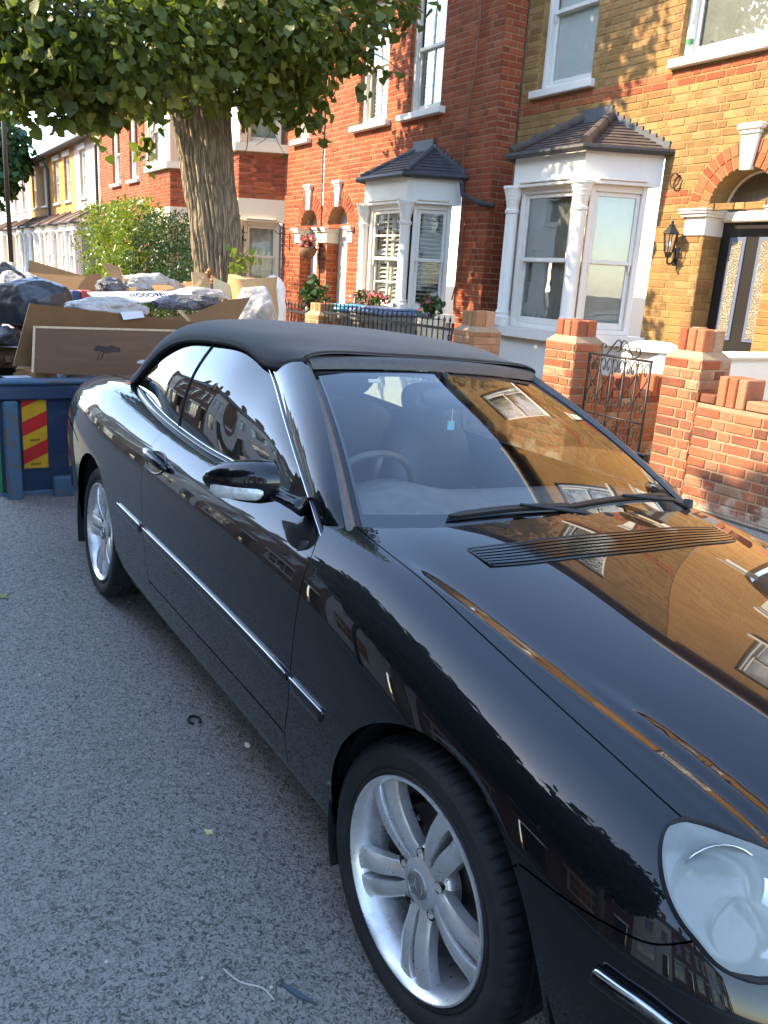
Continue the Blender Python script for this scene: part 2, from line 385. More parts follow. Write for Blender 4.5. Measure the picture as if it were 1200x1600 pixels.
# ---------------------------------------------------------------- car body surface (x forward, w outward from the centre line, z up)
NAN = None
def _rows():
    T = [.62, .50, .25, 0.0]
    R = []
    def st(xs, pts):            # same x for all columns
        R.append([(xs, w, z) for (w, z) in pts])
    def sw(pts): R.append(pts)
    sw([(-2.33,0,.24),(-2.37,0,.25),(-2.43,0,.32),(-2.46,0,.42),(-2.475,0,.53),(-2.48,0,.65),(-2.47,0,.76),(-2.45,0,.85),(-2.42,0,.915),(-2.40,0,.94),(-2.385,0,.952),(-2.375,0,.956),(-2.37,0,.958),(-2.365,0,.96)])
    sw([(-2.31,.34,.24),(-2.35,.36,.25),(-2.41,.37,.32),(-2.44,.38,.42),(-2.455,.385,.53),(-2.46,.39,.65),(-2.45,.385,.76),(-2.43,.37,.85),(-2.40,.35,.915),(-2.385,.32,.945),(-2.375,.29,.955),(-2.37,.24,.96),(-2.365,.13,.962),(-2.36,0,.963)])
    sw([(-2.22,.58,.24),(-2.27,.62,.25),(-2.32,.66,.32),(-2.345,.685,.42),(-2.36,.70,.54),(-2.365,.71,.66),(-2.36,.705,.77),(-2.34,.68,.86),(-2.31,.635,.93),(-2.29,.575,.962),(-2.28,.50,.972),(-2.28,.40,.977),(-2.28,.21,.98),(-2.28,0,.982)])
    st(-2.05,[(.68,.22),(.76,.235),(.795,.31),(.815,.42),(.826,.55),(.832,.67),(.825,.78),(.80,.875),(.745,.945),(.665,.982),(.58,.995),(.46,1.0),(.24,1.003),(0,1.005)])
    st(-1.70,[(.70,.21),(.79,.225),(.825,.30),(.845,.42),(.858,.55),(.862,.67),(.855,.785),(.83,.885),(.775,.96),(.70,1.0),(.61,1.014),(.49,1.02),(.25,1.027),(0,1.03)])
    st(-1.3575,[(.715,.228),(.805,.24),(.835,.30),(.856,.42),(.868,.55),(.871,.67),(.863,.785),(.838,.88),(.785,.952),(.72,.99),(.62,1.006),(.50,1.015),(.25,1.025),(0,1.03)])
    st(-0.95,[(.715,.228),(.805,.24),(.835,.30),(.856,.42),(.868,.55),(.87,.67),(.86,.78),(.832,.87),(.78,.935),(.72,.967),(.62,.985),(.50,.995),(.25,1.0),(0,1.0)])
    st(-0.5,[(.715,.228),(.805,.24),(.835,.30),(.856,.42),(.868,.55),(.868,.67),(.856,.78),(.829,.865),(.78,.925),(.72,.953),(.62,.97),(.50,.98),(.25,.985),(0,.985)])
    st(0.1,[(.715,.228),(.805,.24),(.835,.30),(.856,.42),(.868,.55),(.867,.67),(.854,.78),(.826,.86),(.777,.918),(.72,.945),(.62,.965),(.50,.98),(.25,.99),(0,.99)])
    st(0.7,[(.715,.228),(.805,.24),(.835,.30),(.856,.42),(.868,.54),(.866,.655),(.852,.765),(.824,.85),(.774,.91),(.715,.944),(.62,.965),(.50,.982),(.25,1.0),(0,1.005)])
    st(1.1,[(.715,.228),(.805,.24),(.835,.29),(.857,.40),(.869,.52),(.867,.63),(.852,.73),(.822,.805),(.770,.862),(.708,.894),(.61,.908),(.48,.932),(.25,.960),(0,.968)])
    st(1.4,[(.70,.228),(.795,.24),(.832,.285),(.856,.385),(.868,.495),(.866,.595),(.849,.685),(.816,.755),(.762,.808),(.698,.838),(.605,.852),(.48,.880),(.25,.912),(0,.918)])
    st(1.7,[(.66,.20),(.765,.21),(.815,.28),(.842,.375),(.855,.475),(.852,.565),(.833,.645),(.798,.708),(.744,.755),(.68,.783),(.60,.797),(.48,.827),(.25,.862),(0,.872)])
    st(1.92,[(.62,.20),(.715,.21),(.77,.27),(.802,.355),(.817,.445),(.813,.525),(.795,.598),(.762,.658),(.712,.703),(.652,.732),(.575,.748),(.465,.776),(.245,.811),(0,.82)])
    sw([(1.97,.53,.20),(2.01,.60,.21),(2.06,.645,.27),(2.085,.67,.355),(2.095,.68,.44),(2.085,.675,.515),(2.06,.66,.583),(2.03,.635,.635),(2.0,.60,.672),(1.985,.555,.70),(1.985,.495,.722),(1.99,.40,.743),(1.995,.215,.762),(2.0,0,.77)])
    sw([(2.07,.33,.20),(2.11,.36,.21),(2.16,.375,.27),(2.185,.38,.35),(2.195,.385,.43),(2.18,.38,.505),(2.145,.375,.57),(2.105,.365,.62),(2.075,.35,.652),(2.06,.33,.672),(2.055,.305,.683),(2.052,.255,.692),(2.05,.14,.702),(2.05,0,.707)])
    sw([(2.09,0,.20),(2.13,0,.21),(2.18,0,.27),(2.205,0,.35),(2.215,0,.43),(2.20,0,.505),(2.165,0,.565),(2.125,0,.612),(2.095,0,.642),(2.08,0,.66),(2.075,0,.67),(2.07,0,.678),(2.065,0,.686),(2.062,0,.69)])
    return np.array(R, float)
def _bs(t):                      # uniform cubic B-spline weights
    return np.stack([(1-t)**3/6, (3*t**3-6*t**2+4)/6, (-3*t**3+3*t**2+3*t+1)/6, t**3/6], -1)
class BSurf:
    """tensor cubic B-spline; u along axis 0, v along axis 1; mirror tells how the first/last row is extended"""
    def __init__(s, D, it=3, mir_u=False, mir_v=True):
        s.n, s.m = D.shape[:2]; s.mu, s.mv = mir_u, mir_v
        C = D.copy()
        for _ in range(it):
            s.P = s._pad(C); U, V = np.meshgrid(np.arange(s.n), np.arange(s.m), indexing='ij')
            C = C + 0.8*(D - s.ev(U.ravel().astype(float), V.ravel().astype(float)).reshape(D.shape))
        s.P = s._pad(C)
    def _pad(s, C):
        fl = np.array([1, -1, 1.])
        a = C[1]*fl if s.mu else 2*C[0]-C[1]
        b = C[-2]*fl if s.mu else 2*C[-1]-C[-2]
        C = np.concatenate([a[None], C, b[None]])
        a = 2*C[:, 0]-C[:, 1]
        b = C[:, -2]*fl if s.mv else 2*C[:, -1]-C[:, -2]
        return np.concatenate([a[:, None], C, b[:, None]], 1)
    def ev(s, u, v):
        u = np.clip(u, 0, s.n-1-1e-9); v = np.clip(v, 0, s.m-1-1e-9)
        i = np.floor(u).astype(int); j = np.floor(v).astype(int)
        bu = _bs(u-i); bv = _bs(v-j)
        out = np.zeros(u.shape+(3,))
        for a in range(4):
            for b in range(4):
                out += (bu[..., a]*bv[..., b])[..., None]*s.P[i+a, j+b]
        return out
def sstep(a, b, x):
    t = np.clip((x-a)/(b-a), 0, 1); return t*t*(3-2*t)
class CarSurf(BSurf):
    def ev(s, u, v):
        P = BSurf.ev(s, u, v)
        x, w, z = P[..., 0], P[..., 1], P[..., 2]
        if getattr(s, 'ready', False):       # two raised bonnet creases
            on = sstep(.92, 1.25, x)*sstep(8.4, 9.0, v)*(1-.5*sstep(1.95, 2.05, x))
            w1 = .672-.092*(x-1.09)-.02*np.maximum(x-1.6, 0); w2 = .590-.095*(x-1.4)
            dz = .0115*np.exp(-((w-w1)/.026)**2) + .0065*sstep(1.40, 1.75, x)*np.exp(-((w-w2)/.022)**2)
            P = P.copy(); P[..., 2] = z+on*dz
        return P
    def inv(s, x, a, axis, u0=None, v0=None, vr=None):
        """(u,v) where S.x = x and S[axis] = a"""
        x = np.atleast_1d(np.asarray(x, float)); a = np.atleast_1d(np.asarray(a, float))
        if not hasattr(s, 'G'):
            s.gu, s.gv = np.meshgrid(np.linspace(0, s.n-1, 161), np.linspace(0, s.m-1, 131), indexing='ij')
            s.G = s.ev(s.gu, s.gv)
        ok = np.ones(s.gv.shape, bool) if vr is None else (s.gv >= vr[0]) & (s.gv <= vr[1])
        u = np.zeros(len(x)); v = np.zeros(len(x))
        for k in range(len(x)):
            d = (s.G[..., 0]-x[k])**2+(s.G[..., axis]-a[k])**2
            d = np.where(ok, d, 9e9); q = np.unravel_index(np.argmin(d), d.shape)
            u[k] = s.gu[q]; v[k] = s.gv[q]
        h = 1e-4
        for _ in range(12):
            p0 = s.ev(u, v); pu = (s.ev(u+h, v)-p0)/h; pv = (s.ev(u, v+h)-p0)/h
            r0 = x-p0[:, 0]; r1 = a-p0[:, axis]
            A, B, C, D = pu[:, 0], pv[:, 0], pu[:, axis], pv[:, axis]
            det = A*D-B*C; det = np.where(abs(det) < 1e-9, 1e-9, det)
            du = (D*r0-B*r1)/det; dv = (A*r1-C*r0)/det
            u = u+np.clip(du, -.3, .3); v = v+np.clip(dv, -.3, .3)
            u = np.clip(u, 0, s.n-1-1e-6); v = np.clip(v, 0, s.m-1-1e-6)
        return np.stack([u, v], -1)
    def normal(s, u, v):
        h = 2e-3
        du = s.ev(np.clip(u+h, 0, s.n-1), v)-s.ev(np.clip(u-h, 0, s.n-1), v)
        dv = s.ev(u, np.clip(v+h, 0, s.m-1))-s.ev(u, np.clip(v-h, 0, s.m-1))
        n = np.cross(du, dv); n /= np.linalg.norm(n, axis=-1, keepdims=True)+1e-12
        return n
CS = CarSurf(_rows(), 3, True, True); CS.ready = True

# ---------------------------------------------------------------- the setting: ground, road, pavements
def sheet(name, xs, prof, mat, label=None):
    """surface swept along x; prof = [(y, z), ...]"""
    V = [(x, y, z) for x in xs for (y, z) in prof]; n = len(prof)
    F = [(i*n+j, (i+1)*n+j, (i+1)*n+j+1, i*n+j+1) for i in range(len(xs)-1) for j in range(n-1)]
    me = rawmesh(name, V, F, mat, smooth=True); o = link(name, me); return tag(o, kind='structure')
def road_z(y):
    if y > -1.6: return -.0541*y
    t = min(1, (-1.6-y)/1.4); return .0866+.0541*(1.4)*(t-t*t/2) if y > -3.0 else max(.0866+.0379-.05*max(0, (-3.2-y)), -.05)
XS = [-140, -90, -60, -40, -25, -15, -8, -4, -2, 0, 2, 4, 8, 15, 30, 60]
g = sheet('ground', [-400, 400], [(-400, -.35), (400, -.35)], M['soil'])
ys = [-6.45, -5.5, -4.5, -3.9, -3.2, -3.0, -2.7, -2.4, -2.1, -1.8, -1.6, -1.2, 0, 1.26]
sheet('road', XS, [(y, road_z(y)) for y in ys], M['asphalt'])
KZ = .055
def kerb(name, y0, y1, top, bot):
    mb = MB()
    x = -70.0
    while x < 30:
        mb.cbox(x, x+.91, y0, y1, bot, top, .012); x += .915
    return tag(mb.build(name, M['kerb_stone']), kind='structure')
kerb('kerb', 1.26, 1.39, KZ, -.3)
sheet('pavement', XS, [(1.39, KZ-.004), (3.46, KZ+.03)], M['paving'])
sheet('garden_ground', XS, [(3.46, .09), (5.6, .13)], M['soil'])
kerb('far_kerb', -6.6, -6.47, .06, -.3)
sheet('far_pavement', XS, [(-8.6, .09), (-6.6, .056)], M['paving'])
sheet('far_garden_ground', XS, [(-10.4, .12), (-8.6, .095)], M['soil'])

# ---------------------------------------------------------------- houses
class Fr:                       # local frame of a wall face: s along the face, d outward, z up
    def __init__(s, ox, oy, dx, dy):
        L = math.hypot(dx, dy); s.ox, s.oy, s.dx, s.dy = ox, oy, dx/L, dy/L; s.nx, s.ny = s.dy, -s.dx
        s.M = Matrix(((s.dx, s.nx, 0, ox), (s.dy, s.ny, 0, oy), (0, 0, 1, 0), (0, 0, 0, 1)))
        s.L = L
    def P(s, a, d, z): return Vector((s.ox+s.dx*a+s.nx*d, s.oy+s.dy*a+s.ny*d, z))
def fr2(p, q): return Fr(p[0], p[1], q[0]-p[0], q[1]-p[1])
def seen(u, v, d):
    if d < .5 or not (-5 < u < 1205 and -5 < v < 1605): return False
    lim = 500 if u < 650 else (500+(u-650)*.30 if u < 850 else 560+(u-850)*.98)
    return v < lim
BRICKVAR = {}
def brick_mesh(L, H, D, mat, k):
    key = (round(L, 4), round(H, 4), mat.name, k)
    if key not in BRICKVAR:
        r = random.Random(hash((key[0], key[1], k)) % 9999); mb = MB(); brick_geo(mb, 0, L, 0, H, 0, D, r, (k+.5)/9)
        BRICKVAR[key] = mb.mesh('brick', mat)
    return BRICKVAR[key]
def brick_geo(mb, a0, a1, z0, z1, d0, d1, r, tone, Mx=None):
    """brick with a chamfered, slightly crooked front face (no back)"""
    c = .006; j = lambda s=.0022: r.uniform(-s, s)
    back = [(a0, d0, z0), (a1, d0, z0), (a1, d0, z1), (a0, d0, z1)]
    mid = [(a0+j(), d1-c, z0+j()), (a1+j(), d1-c, z0+j()), (a1+j(), d1-c, z1+j()), (a0+j(), d1-c, z1+j())]
    fro = [(a0+c, d1+j(), z0+c), (a1-c, d1+j(), z0+c), (a1-c, d1+j(), z1-c), (a0+c, d1+j(), z1-c)]
    vs = back+mid+fro
    if Mx is not None: vs = [Mx @ Vector(q) for q in vs]
    fs = []
    for o in (0, 4):
        for i in range(4): fs.append((o+i, o+(i+1) % 4, o+4+(i+1) % 4, o+4+i))
    fs.append((8, 9, 10, 11)); mb.add(vs, fs, tone)
class Bricks:
    """all the bricks of one thing; the 300 that show largest become parts, the rest one joined part"""
    def __init__(s, cap=300): s.e = []; s.cap = cap
    def face(s, fr, a0, a1, z0, z1, mat, wall, holes=(), bond='flemish', course=.075, proud=.005, test=None, seed=1, joint=.010, zb=None, cut=None, mats=None):
        r = random.Random(seed); H = course-joint; zz = z0; row = 0
        while zz+H*.7 <= z1+1e-6:
            h1 = min(zz+H, z1)
            if bond == 'flemish': pat = [.215, .1025]; off = -.0 if row % 2 == 0 else -(.215+joint)/2-.0513-joint/2-.0
            elif bond == 'header': pat = [.1025]; off = 0 if row % 2 == 0 else -.056
            elif bond == 'reveal': pat = [.1025, .215] if row % 2 else [.215, .1025]; off = 0
            else: pat = [.215]; off = 0 if row % 2 == 0 else -.1125
            if bond == 'flemish' and row % 2: off = -.056-.0-.1125
            x = a0+off; k = row % 2 if bond == 'flemish' else 0
            while x < a1-.02:
                L = pat[k % len(pat)]; k += 1
                b0, b1 = max(x, a0), min(x+L, a1); x += L+joint
                segs = [(b0, b1)]
                for hs in holes: 
                    new = []
                    for (q0, q1) in segs: new += s._cut(q0, q1, zz, h1, hs)
                    segs = new
                for (q0, q1) in segs:
                    if q1-q0 < .025: continue
                    full = abs((q1-q0)-L) < 1e-6 and abs(h1-zz-H) < 1e-6
                    m2 = mats(.5*(zz+h1), row) if mats else mat
                    s.e.append((fr, q0, q1, zz, h1, m2 or mat, wall, full, r.random(), proud+r.uniform(-.0016, .0016)))
            zz += course; row += 1
    def _cut(s, q0, q1, z0, z1, h):
        if h[0] == 'rect':
            _, x0, x1, a, b = h
            if z1 <= a+.02 or z0 >= b-.02 or q1 <= x0 or q0 >= x1: return [(q0, q1)]
            out = []
            if q0 < x0-.01: out.append((q0, x0-.004))
            if q1 > x1+.01: out.append((x1+.004, q1))
            return out
        if h[0] == 'arch':
            _, x0, x1, a, zs, rr = h; cx = .5*(x0+x1)      # jamb to the springing, then a circle of radius rr (outside of the ring)
            if z0 < zs: 
                out = s._cut(q0, q1, z0, z1, ('rect', x0, x1, a, zs))
                return out
            zc = .5*(z0+z1)-zs
            if zc >= rr: return [(q0, q1)]
            hw = math.sqrt(rr*rr-zc*zc); return s._cut(q0, q1, z0, z1, ('rect', cx-hw, cx+hw, z0-1, z1+1))
        return [(q0, q1)]
    def finish(s):
        if not s.e: return
        C = np.array([tuple(e[0].P(.5*(e[1]+e[2]), e[9], .5*(e[3]+e[4]))) for e in s.e]); W = view(C)
        # width on screen decides which ones show largest
        A = view(np.array([tuple(e[0].P(e[1], e[9], .5*(e[3]+e[4]))) for e in s.e])); B = view(np.array([tuple(e[0].P(e[2], e[9], .5*(e[3]+e[4]))) for e in s.e]))
        px = np.hypot(A[:, 0]-B[:, 0], A[:, 1]-B[:, 1])*(.065*CAM_F/np.maximum(W[:, 2], .3))
        vis = np.array([seen(*w) for w in W]) & np.array([e[7] for e in s.e]) & np.array([(CAM_O[0]-c[0])*e[0].nx+(CAM_O[1]-c[1])*e[0].ny > 0 for e, c in zip(s.e, C)])
        order = np.argsort(-px*vis); ind = set(int(i) for i in order[:s.cap] if vis[i]) if s.cap else set()
        rest = {}
        for i, e in enumerate(s.e):
            fr, q0, q1, z0, z1, mat, wall, full, tn, pr = e
            if i in ind:
                k = int(tn*9); o = link('brick', brick_mesh(q1-q0, z1-z0, .02, mat, k), wall)
                p = fr.P(q0, pr-.02, z0)
                o.matrix_basis = Matrix(((fr.dx, fr.nx, 0, p.x), (fr.dy, fr.ny, 0, p.y), (0, 0, 1, p.z), (0, 0, 0, 1)))
            else:
                key = (wall, mat)
                if key not in rest: rest[key] = MB()
                brick_geo(rest[key], q0, q1, z0, z1, -.015, pr, random.Random(i), tn, fr.M)
        for (wall, mat), mb in rest.items():
            tag(mb.build('bricks', mat, wall), kind='stuff')
def inside(poly, x, y):
    c = False; n = len(poly)
    for i in range(n):
        (x1, y1), (x2, y2) = poly[i], poly[(i+1) % n]
        if (y1 > y) != (y2 > y) and x < (x2-x1)*(y-y1)/(y2-y1)+x1: c = not c
    return c
def hole_poly(h, n=14):
    if h[0] == 'rect': _, a, b, c, d = h; return [(a, c), (b, c), (b, d), (a, d)]
    _, a, b, c, zs, rr = h; cx = .5*(a+b); R = .5*(b-a)
    return [(a, c), (b, c)]+[(cx+R*math.cos(PI*i/n), zs+R*math.sin(PI*i/n)) for i in range(n+1)]
def wall_plate(name, fr, a0, a1, z0, z1, holes, mat, parent, depth=.12, reveal=None):
    """wall skin with real openings and their reveals"""
    outer = [(a0, z0), (a1, z0), (a1, z1), (a0, z1)]; polys = [hole_poly(h) for h in holes]
    vs = []; ed = []
    for p in [outer]+polys:
        b = len(vs); vs += [Vector(q) for q in p]; ed += [(b+i, b+(i+1) % len(p)) for i in range(len(p))]
    V, E, F, *_ = delaunay_2d_cdt(vs, ed, [], 0, 1e-5)
    mb = MB(); keep = []
    for f in F:
        cx = sum(V[i][0] for i in f)/len(f); cy = sum(V[i][1] for i in f)/len(f)
        if inside(outer, cx, cy) and not any(inside(p, cx, cy) for p in polys): keep.append(f)
    mb.add([fr.P(q[0], 0, q[1]) for q in V], keep)
    for p, h in zip(polys, holes):
        n = len(p); dp = h_depth.get(h, depth)
        vv = [fr.P(x, 0, z) for x, z in p]+[fr.P(x, -dp, z) for x, z in p]
        mb.add(vv, [(i, (i+1) % n, n+(i+1) % n, n+i) for i in range(n) if not (i == 0)])
    me = bpy.data.meshes.new(name); me.from_pydata(mb.v, [], mb.f); me.materials.append(mat)
    return link(name, me, parent)
h_depth = {}
def sash(parent, fr, a0, a1, z0, z1, rec=.10, frame='white_paint', bars=None, back=None, sill=True, sillmat='white_paint', split=.5, sill_out=.07, up=0.0, sill_over=.07, name='window', glassmat='window_glass'):
    """sliding sash window: frame > two sashes, panes, sill, what hangs behind"""
    m = M[frame]; mb = MB(); d = -rec
    mb.cbox(a0, a0+.06, d-.06, d+.03, z0, z1, .006, fr.M); mb.cbox(a1-.06, a1, d-.06, d+.03, z0, z1, .006, fr.M)
    mb.cbox(a0+.06, a1-.06, d-.06, d+.028, z1-.07, z1, .006, fr.M); mb.cbox(a0+.06, a1-.06, d-.06, d+.045, z0, z0+.05, .006, fr.M)
    win = mb.build(name, m, parent)
    i0, i1, j0, j1 = a0+.06, a1-.06, z0+.05, z1-.07; zm = j0+(j1-j0)*split
    for (q0, q1, dd, nm) in ((zm-.02, j1, d, 0), (j0+up, zm+.02+up, d-.035, 1)):
        s_ = MB(); t = .045
        s_.cbox(i0, i0+t, dd-.03, dd, q0, q1, .005, fr.M); s_.cbox(i1-t, i1, dd-.03, dd, q0, q1, .005, fr.M)
        s_.cbox(i0+t, i1-t, dd-.03, dd, q1-t, q1, .005, fr.M); s_.cbox(i0+t, i1-t, dd-.03, dd, q0, q0+t*(1.0 if nm == 0 else 1.6), .005, fr.M)
        nb = bars or (0, 0)
        for k in range(nb[0]):
            x = i0+t+(i1-i0-2*t)*(k+1)/(nb[0]+1); s_.box(x-.011, x+.011, dd-.024, dd-.002, q0+t, q1-t, M=fr.M)
        for k in range(nb[1]):
            z = q0+t+(q1-q0-2*t)*(k+1)/(nb[1]+1); s_.box(i0+t, i1-t, dd-.022, dd-.004, z-.011, z+.011, M=fr.M)
        if nm == 0:
            for x in (i0+.012, i1-.012-.02): s_.box(x, x+.02, dd-.028, dd-.004, q0-.07, q0, M=fr.M)      # horns
        s_.build('sash', m, win)
        MB().box(i0+t, i1-t, dd-.018, dd-.014, q0+t, q1-t, M=fr.M).build('pane', M[glassmat], win)
    if back:
        kind = back[0]
        if kind == 'blind': MB().box(i0, i1, d-.085, d-.078, j0+back[2], j1, M=fr.M).build('blind_or_dark_sheet', M[back[1]], win)  # with dark_room no blind: the shade of an unlit room put into colour
        elif kind == 'curtain':
            n = 22; mbc = MB(); vs = []
            for k in range(n+1):
                x = i0+(i1-i0)*k/n; dd = d-.12+.012*math.sin(k*1.9)+.006*math.sin(k*.7)
                vs += [fr.P(x, dd, j0-.02), fr.P(x, dd+.004*math.sin(k), j1)]
            mbc.add(vs, [(2*k, 2*k+2, 2*k+3, 2*k+1) for k in range(n)]); mbc.build('net_curtain', M['net_curtain'], win, smooth=True)
        elif kind == 'slats':
            _, pitch, tilt, q0, q1 = back; n = int((q1-q0)/pitch); me = None
            for k in range(n):
                z = q0+pitch*(k+.5)
                if me is None:
                    L = i1-i0-.05; me = MB().box(0, L, -.026, .026, -.0025, .0025, M=Matrix.Rotation(tilt, 4, 'X')).mesh('slat', M['slat_white'])
                o = link('slat', me, win); p = fr.P(i0+.025, d-.12, z)
                o.matrix_basis = Matrix(((fr.dx, fr.nx, 0, p.x), (fr.dy, fr.ny, 0, p.y), (0, 0, 1, p.z), (0, 0, 0, 1)))
        elif kind == 'shutters':
            _, pitch, q0, q1, ncol, half = back; me = None; cw = (i1-i0)/ncol
            sm = MB()
            for c in range(ncol):
                x0 = i0+c*cw
                for (b0, b1) in ((x0+.004, x0+.05), (x0+cw-.05, x0+cw-.004)): sm.box(b0, b1, d-.135, d-.105, q0, q1, M=fr.M)
                for zz in half+[q0+.02, q1-.05]: sm.box(x0+.05, x0+cw-.05, d-.133, d-.107, zz-.03, zz+.03, M=fr.M)
            sm.build('shutter_frame', M['slat_white'], win)
            n = int((q1-q0)/pitch)
            for c in range(ncol):
                for k in range(n):
                    z = q0+pitch*(k+.5)
                    if any(abs(z-h) < .045 for h in half): continue
                    if me is None: me = MB().box(0, cw-.1, -.030, .030, -.004, .004, M=Matrix.Rotation(-.75, 4, 'X')).mesh('slat', M['slat_white'])
                    o = link('slat', me, win); p = fr.P(i0+c*cw+.05, d-.12, z)
                    o.matrix_basis = Matrix(((fr.dx, fr.nx, 0, p.x), (fr.dy, fr.ny, 0, p.y), (0, 0, 1, p.z), (0, 0, 0, 1)))
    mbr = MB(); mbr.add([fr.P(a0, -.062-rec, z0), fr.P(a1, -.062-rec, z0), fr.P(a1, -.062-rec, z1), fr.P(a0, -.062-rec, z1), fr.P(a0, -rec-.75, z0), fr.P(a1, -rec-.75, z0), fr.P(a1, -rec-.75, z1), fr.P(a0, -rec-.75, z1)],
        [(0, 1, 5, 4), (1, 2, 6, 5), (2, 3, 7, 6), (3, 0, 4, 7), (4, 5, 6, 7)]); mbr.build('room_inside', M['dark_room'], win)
    if sill:
        MB().cbox(a0-sill_over, a1+sill_over, d+.031, sill_out, z0-.085, z0, .008, fr.M).build('sill', M[sillmat], win)
    return win
def arch_ring(wall, fr, cx, zs, r, mat, rings=2, h=.112, seed=3, n=None):
    rr = random.Random(seed); me = {}
    for k in range(rings):
        r0 = r+.004+k*(h+.008); r1 = r0+h; N = n or int(PI*(r0+.03)/.078)
        for i in range(N):
            a0 = PI*i/N+.008/r0; a1 = PI*(i+1)/N-.008/r0; d1 = .008+rr.uniform(-.002, .002)
            p = [(cx+q*math.cos(a), zs+q*math.sin(a)) for q, a in ((r0, a0), (r1, a0), (r1, a1), (r0, a1))]
            mb = MB(); mb.add([fr.P(x, -.02, z) for x, z in p]+[fr.P(x, d1, z) for x, z in p], [(4, 5, 6, 7), (0, 1, 5, 4), (1, 2, 6, 5), (2, 3, 7, 6), (3, 0, 4, 7)], rr.random())
            mb.build('voussoir', mat, wall)
def keystone(parent, fr, cx, z0, z1, mat='white_paint', w0=.055, w1=.095):
    mb = MB(); p = [(cx-w0, z0), (cx+w0, z0), (cx+w1, z1-.09), (cx-w1, z1-.09)]
    mb.add([fr.P(x, -.02, z) for x, z in p]+[fr.P(x, .045, z) for x, z in p], [(4, 5, 6, 7), (0, 1, 5, 4), (1, 2, 6, 5), (2, 3, 7, 6), (3, 0, 4, 7)])
    mb.cbox(cx-w1-.012, cx+w1+.012, -.02, .065, z1-.09, z1-.055, .006, fr.M); mb.cbox(cx-w1-.035, cx+w1+.035, -.02, .085, z1-.055, z1, .01, fr.M)
    return mb.build('keystone', M[mat], parent)
def impost(parent, fr, a0, a1, z1, h=.22, ret=0.2, jamb=1, mat='white_paint'):
    """capital block; jamb=+1: the opening lies on the +s side, so it turns the corner there"""
    mb = MB(); e0 = a0-.0; e1 = a1
    e1 += .012 if jamb == 1 else 0; e0 -= .012 if jamb == -1 else 0
    mb.cbox(e0, e1, -ret, .022, z1-h, z1-.075, .004, fr.M)
    for k, (o, zz0, zz1) in enumerate(((.035, z1-.075, z1-.045), (.055, z1-.045, z1-.02), (.068, z1-.02, z1))):
        mb.cbox(e0-o*(.9 if jamb != 1 else .9), e1+o*.55, -ret, .022+o, zz0, zz1, .004, fr.M)
    return mb.build('impost', M[mat], parent)
def pilaster(parent, c, z0, z1, r=.085, mat='white_paint'):
    """half-round bay column: plinth, shaft, stepped bell capital"""
    mb = MB(); H = .30
    prof = [(r*1.45, z0), (r*1.45, z0+.10), (r*1.2, z0+.12), (r*1.28, z0+.15), (r, z0+.18), (r, z1-H), (r*1.18, z1-H+.012), (r*1.22, z1-H+.04), (r*1.02, z1-H+.055), (r*1.02, z1-H+.10)]
    for k in range(4):
        q = r*(1.10+.14*k); zz = z1-H+.11+k*.042; prof += [(q, zz), (q*1.04, zz+.030), (q*1.04, zz+.041)]
    prof += [(r*1.75, z1-.03), (r*1.75, z1), (0, z1)]
    mb.lathe(prof, (c[0], c[1], 0), 16); return mb.build('pilaster', M[mat], parent, angle=40)
def off_poly(pts, o, yback):       # offset the open bay outline outward, ends clipped on the wall plane
    out = []
    n = len(pts); L = [fr2(pts[i], pts[i+1]) for i in range(n-1)]
    for i in range(n):
        if i == 0: f = L[0]; p = f.P(0, o, 0); t = (yback-p.y)/f.dy if abs(f.dy) > 1e-6 else 0; out.append((p.x+f.dx*t, yback))
        elif i == n-1: f = L[-1]; p = f.P(f.L, o, 0); t = (yback-p.y)/f.dy if abs(f.dy) > 1e-6 else 0; out.append((p.x+f.dx*t, yback))
        else:
            a, b = L[i-1], L[i]; p = a.P(a.L, o, 0); q = b.P(0, o, 0)
            det = a.dx*(-b.dy)+b.dx*a.dy
            t = ((q.x-p.x)*(-b.dy)+b.dx*(q.y-p.y))/det; out.append((p.x+a.dx*t, p.y+a.dy*t))
    return out
def ring_prism(parent, name, pts, o0, o1, z0, z1, yb, mat):
    a = off_poly(pts, o0, yb); b = off_poly(pts, o1, yb); n = len(a); mb = MB()
    vs = [(x, y, z) for (z) in (z0, z1) for (x, y) in a]+[(x, y, z) for (z) in (z0, z1) for (x, y) in b]
    fs = []
    for i in range(n-1):
        fs += [(2*n+i, 2*n+i+1, 3*n+i+1, 3*n+i), (i, n+i, n+i+1, i+1), (n+i, 3*n+i, 3*n+i+1, n+i+1), (i, i+1, 2*n+i+1, 2*n+i)]
    fs += [(0, 2*n, 3*n, n), (n-1, 2*n-1, 4*n-1, 3*n-1)]
    mb.add(vs, fs); return mb.build(name, mat, parent)
def solid_prism(parent, name, poly, z0, z1, mat): 
    return MB().prism(poly, z0, z1).build(name, mat, parent)
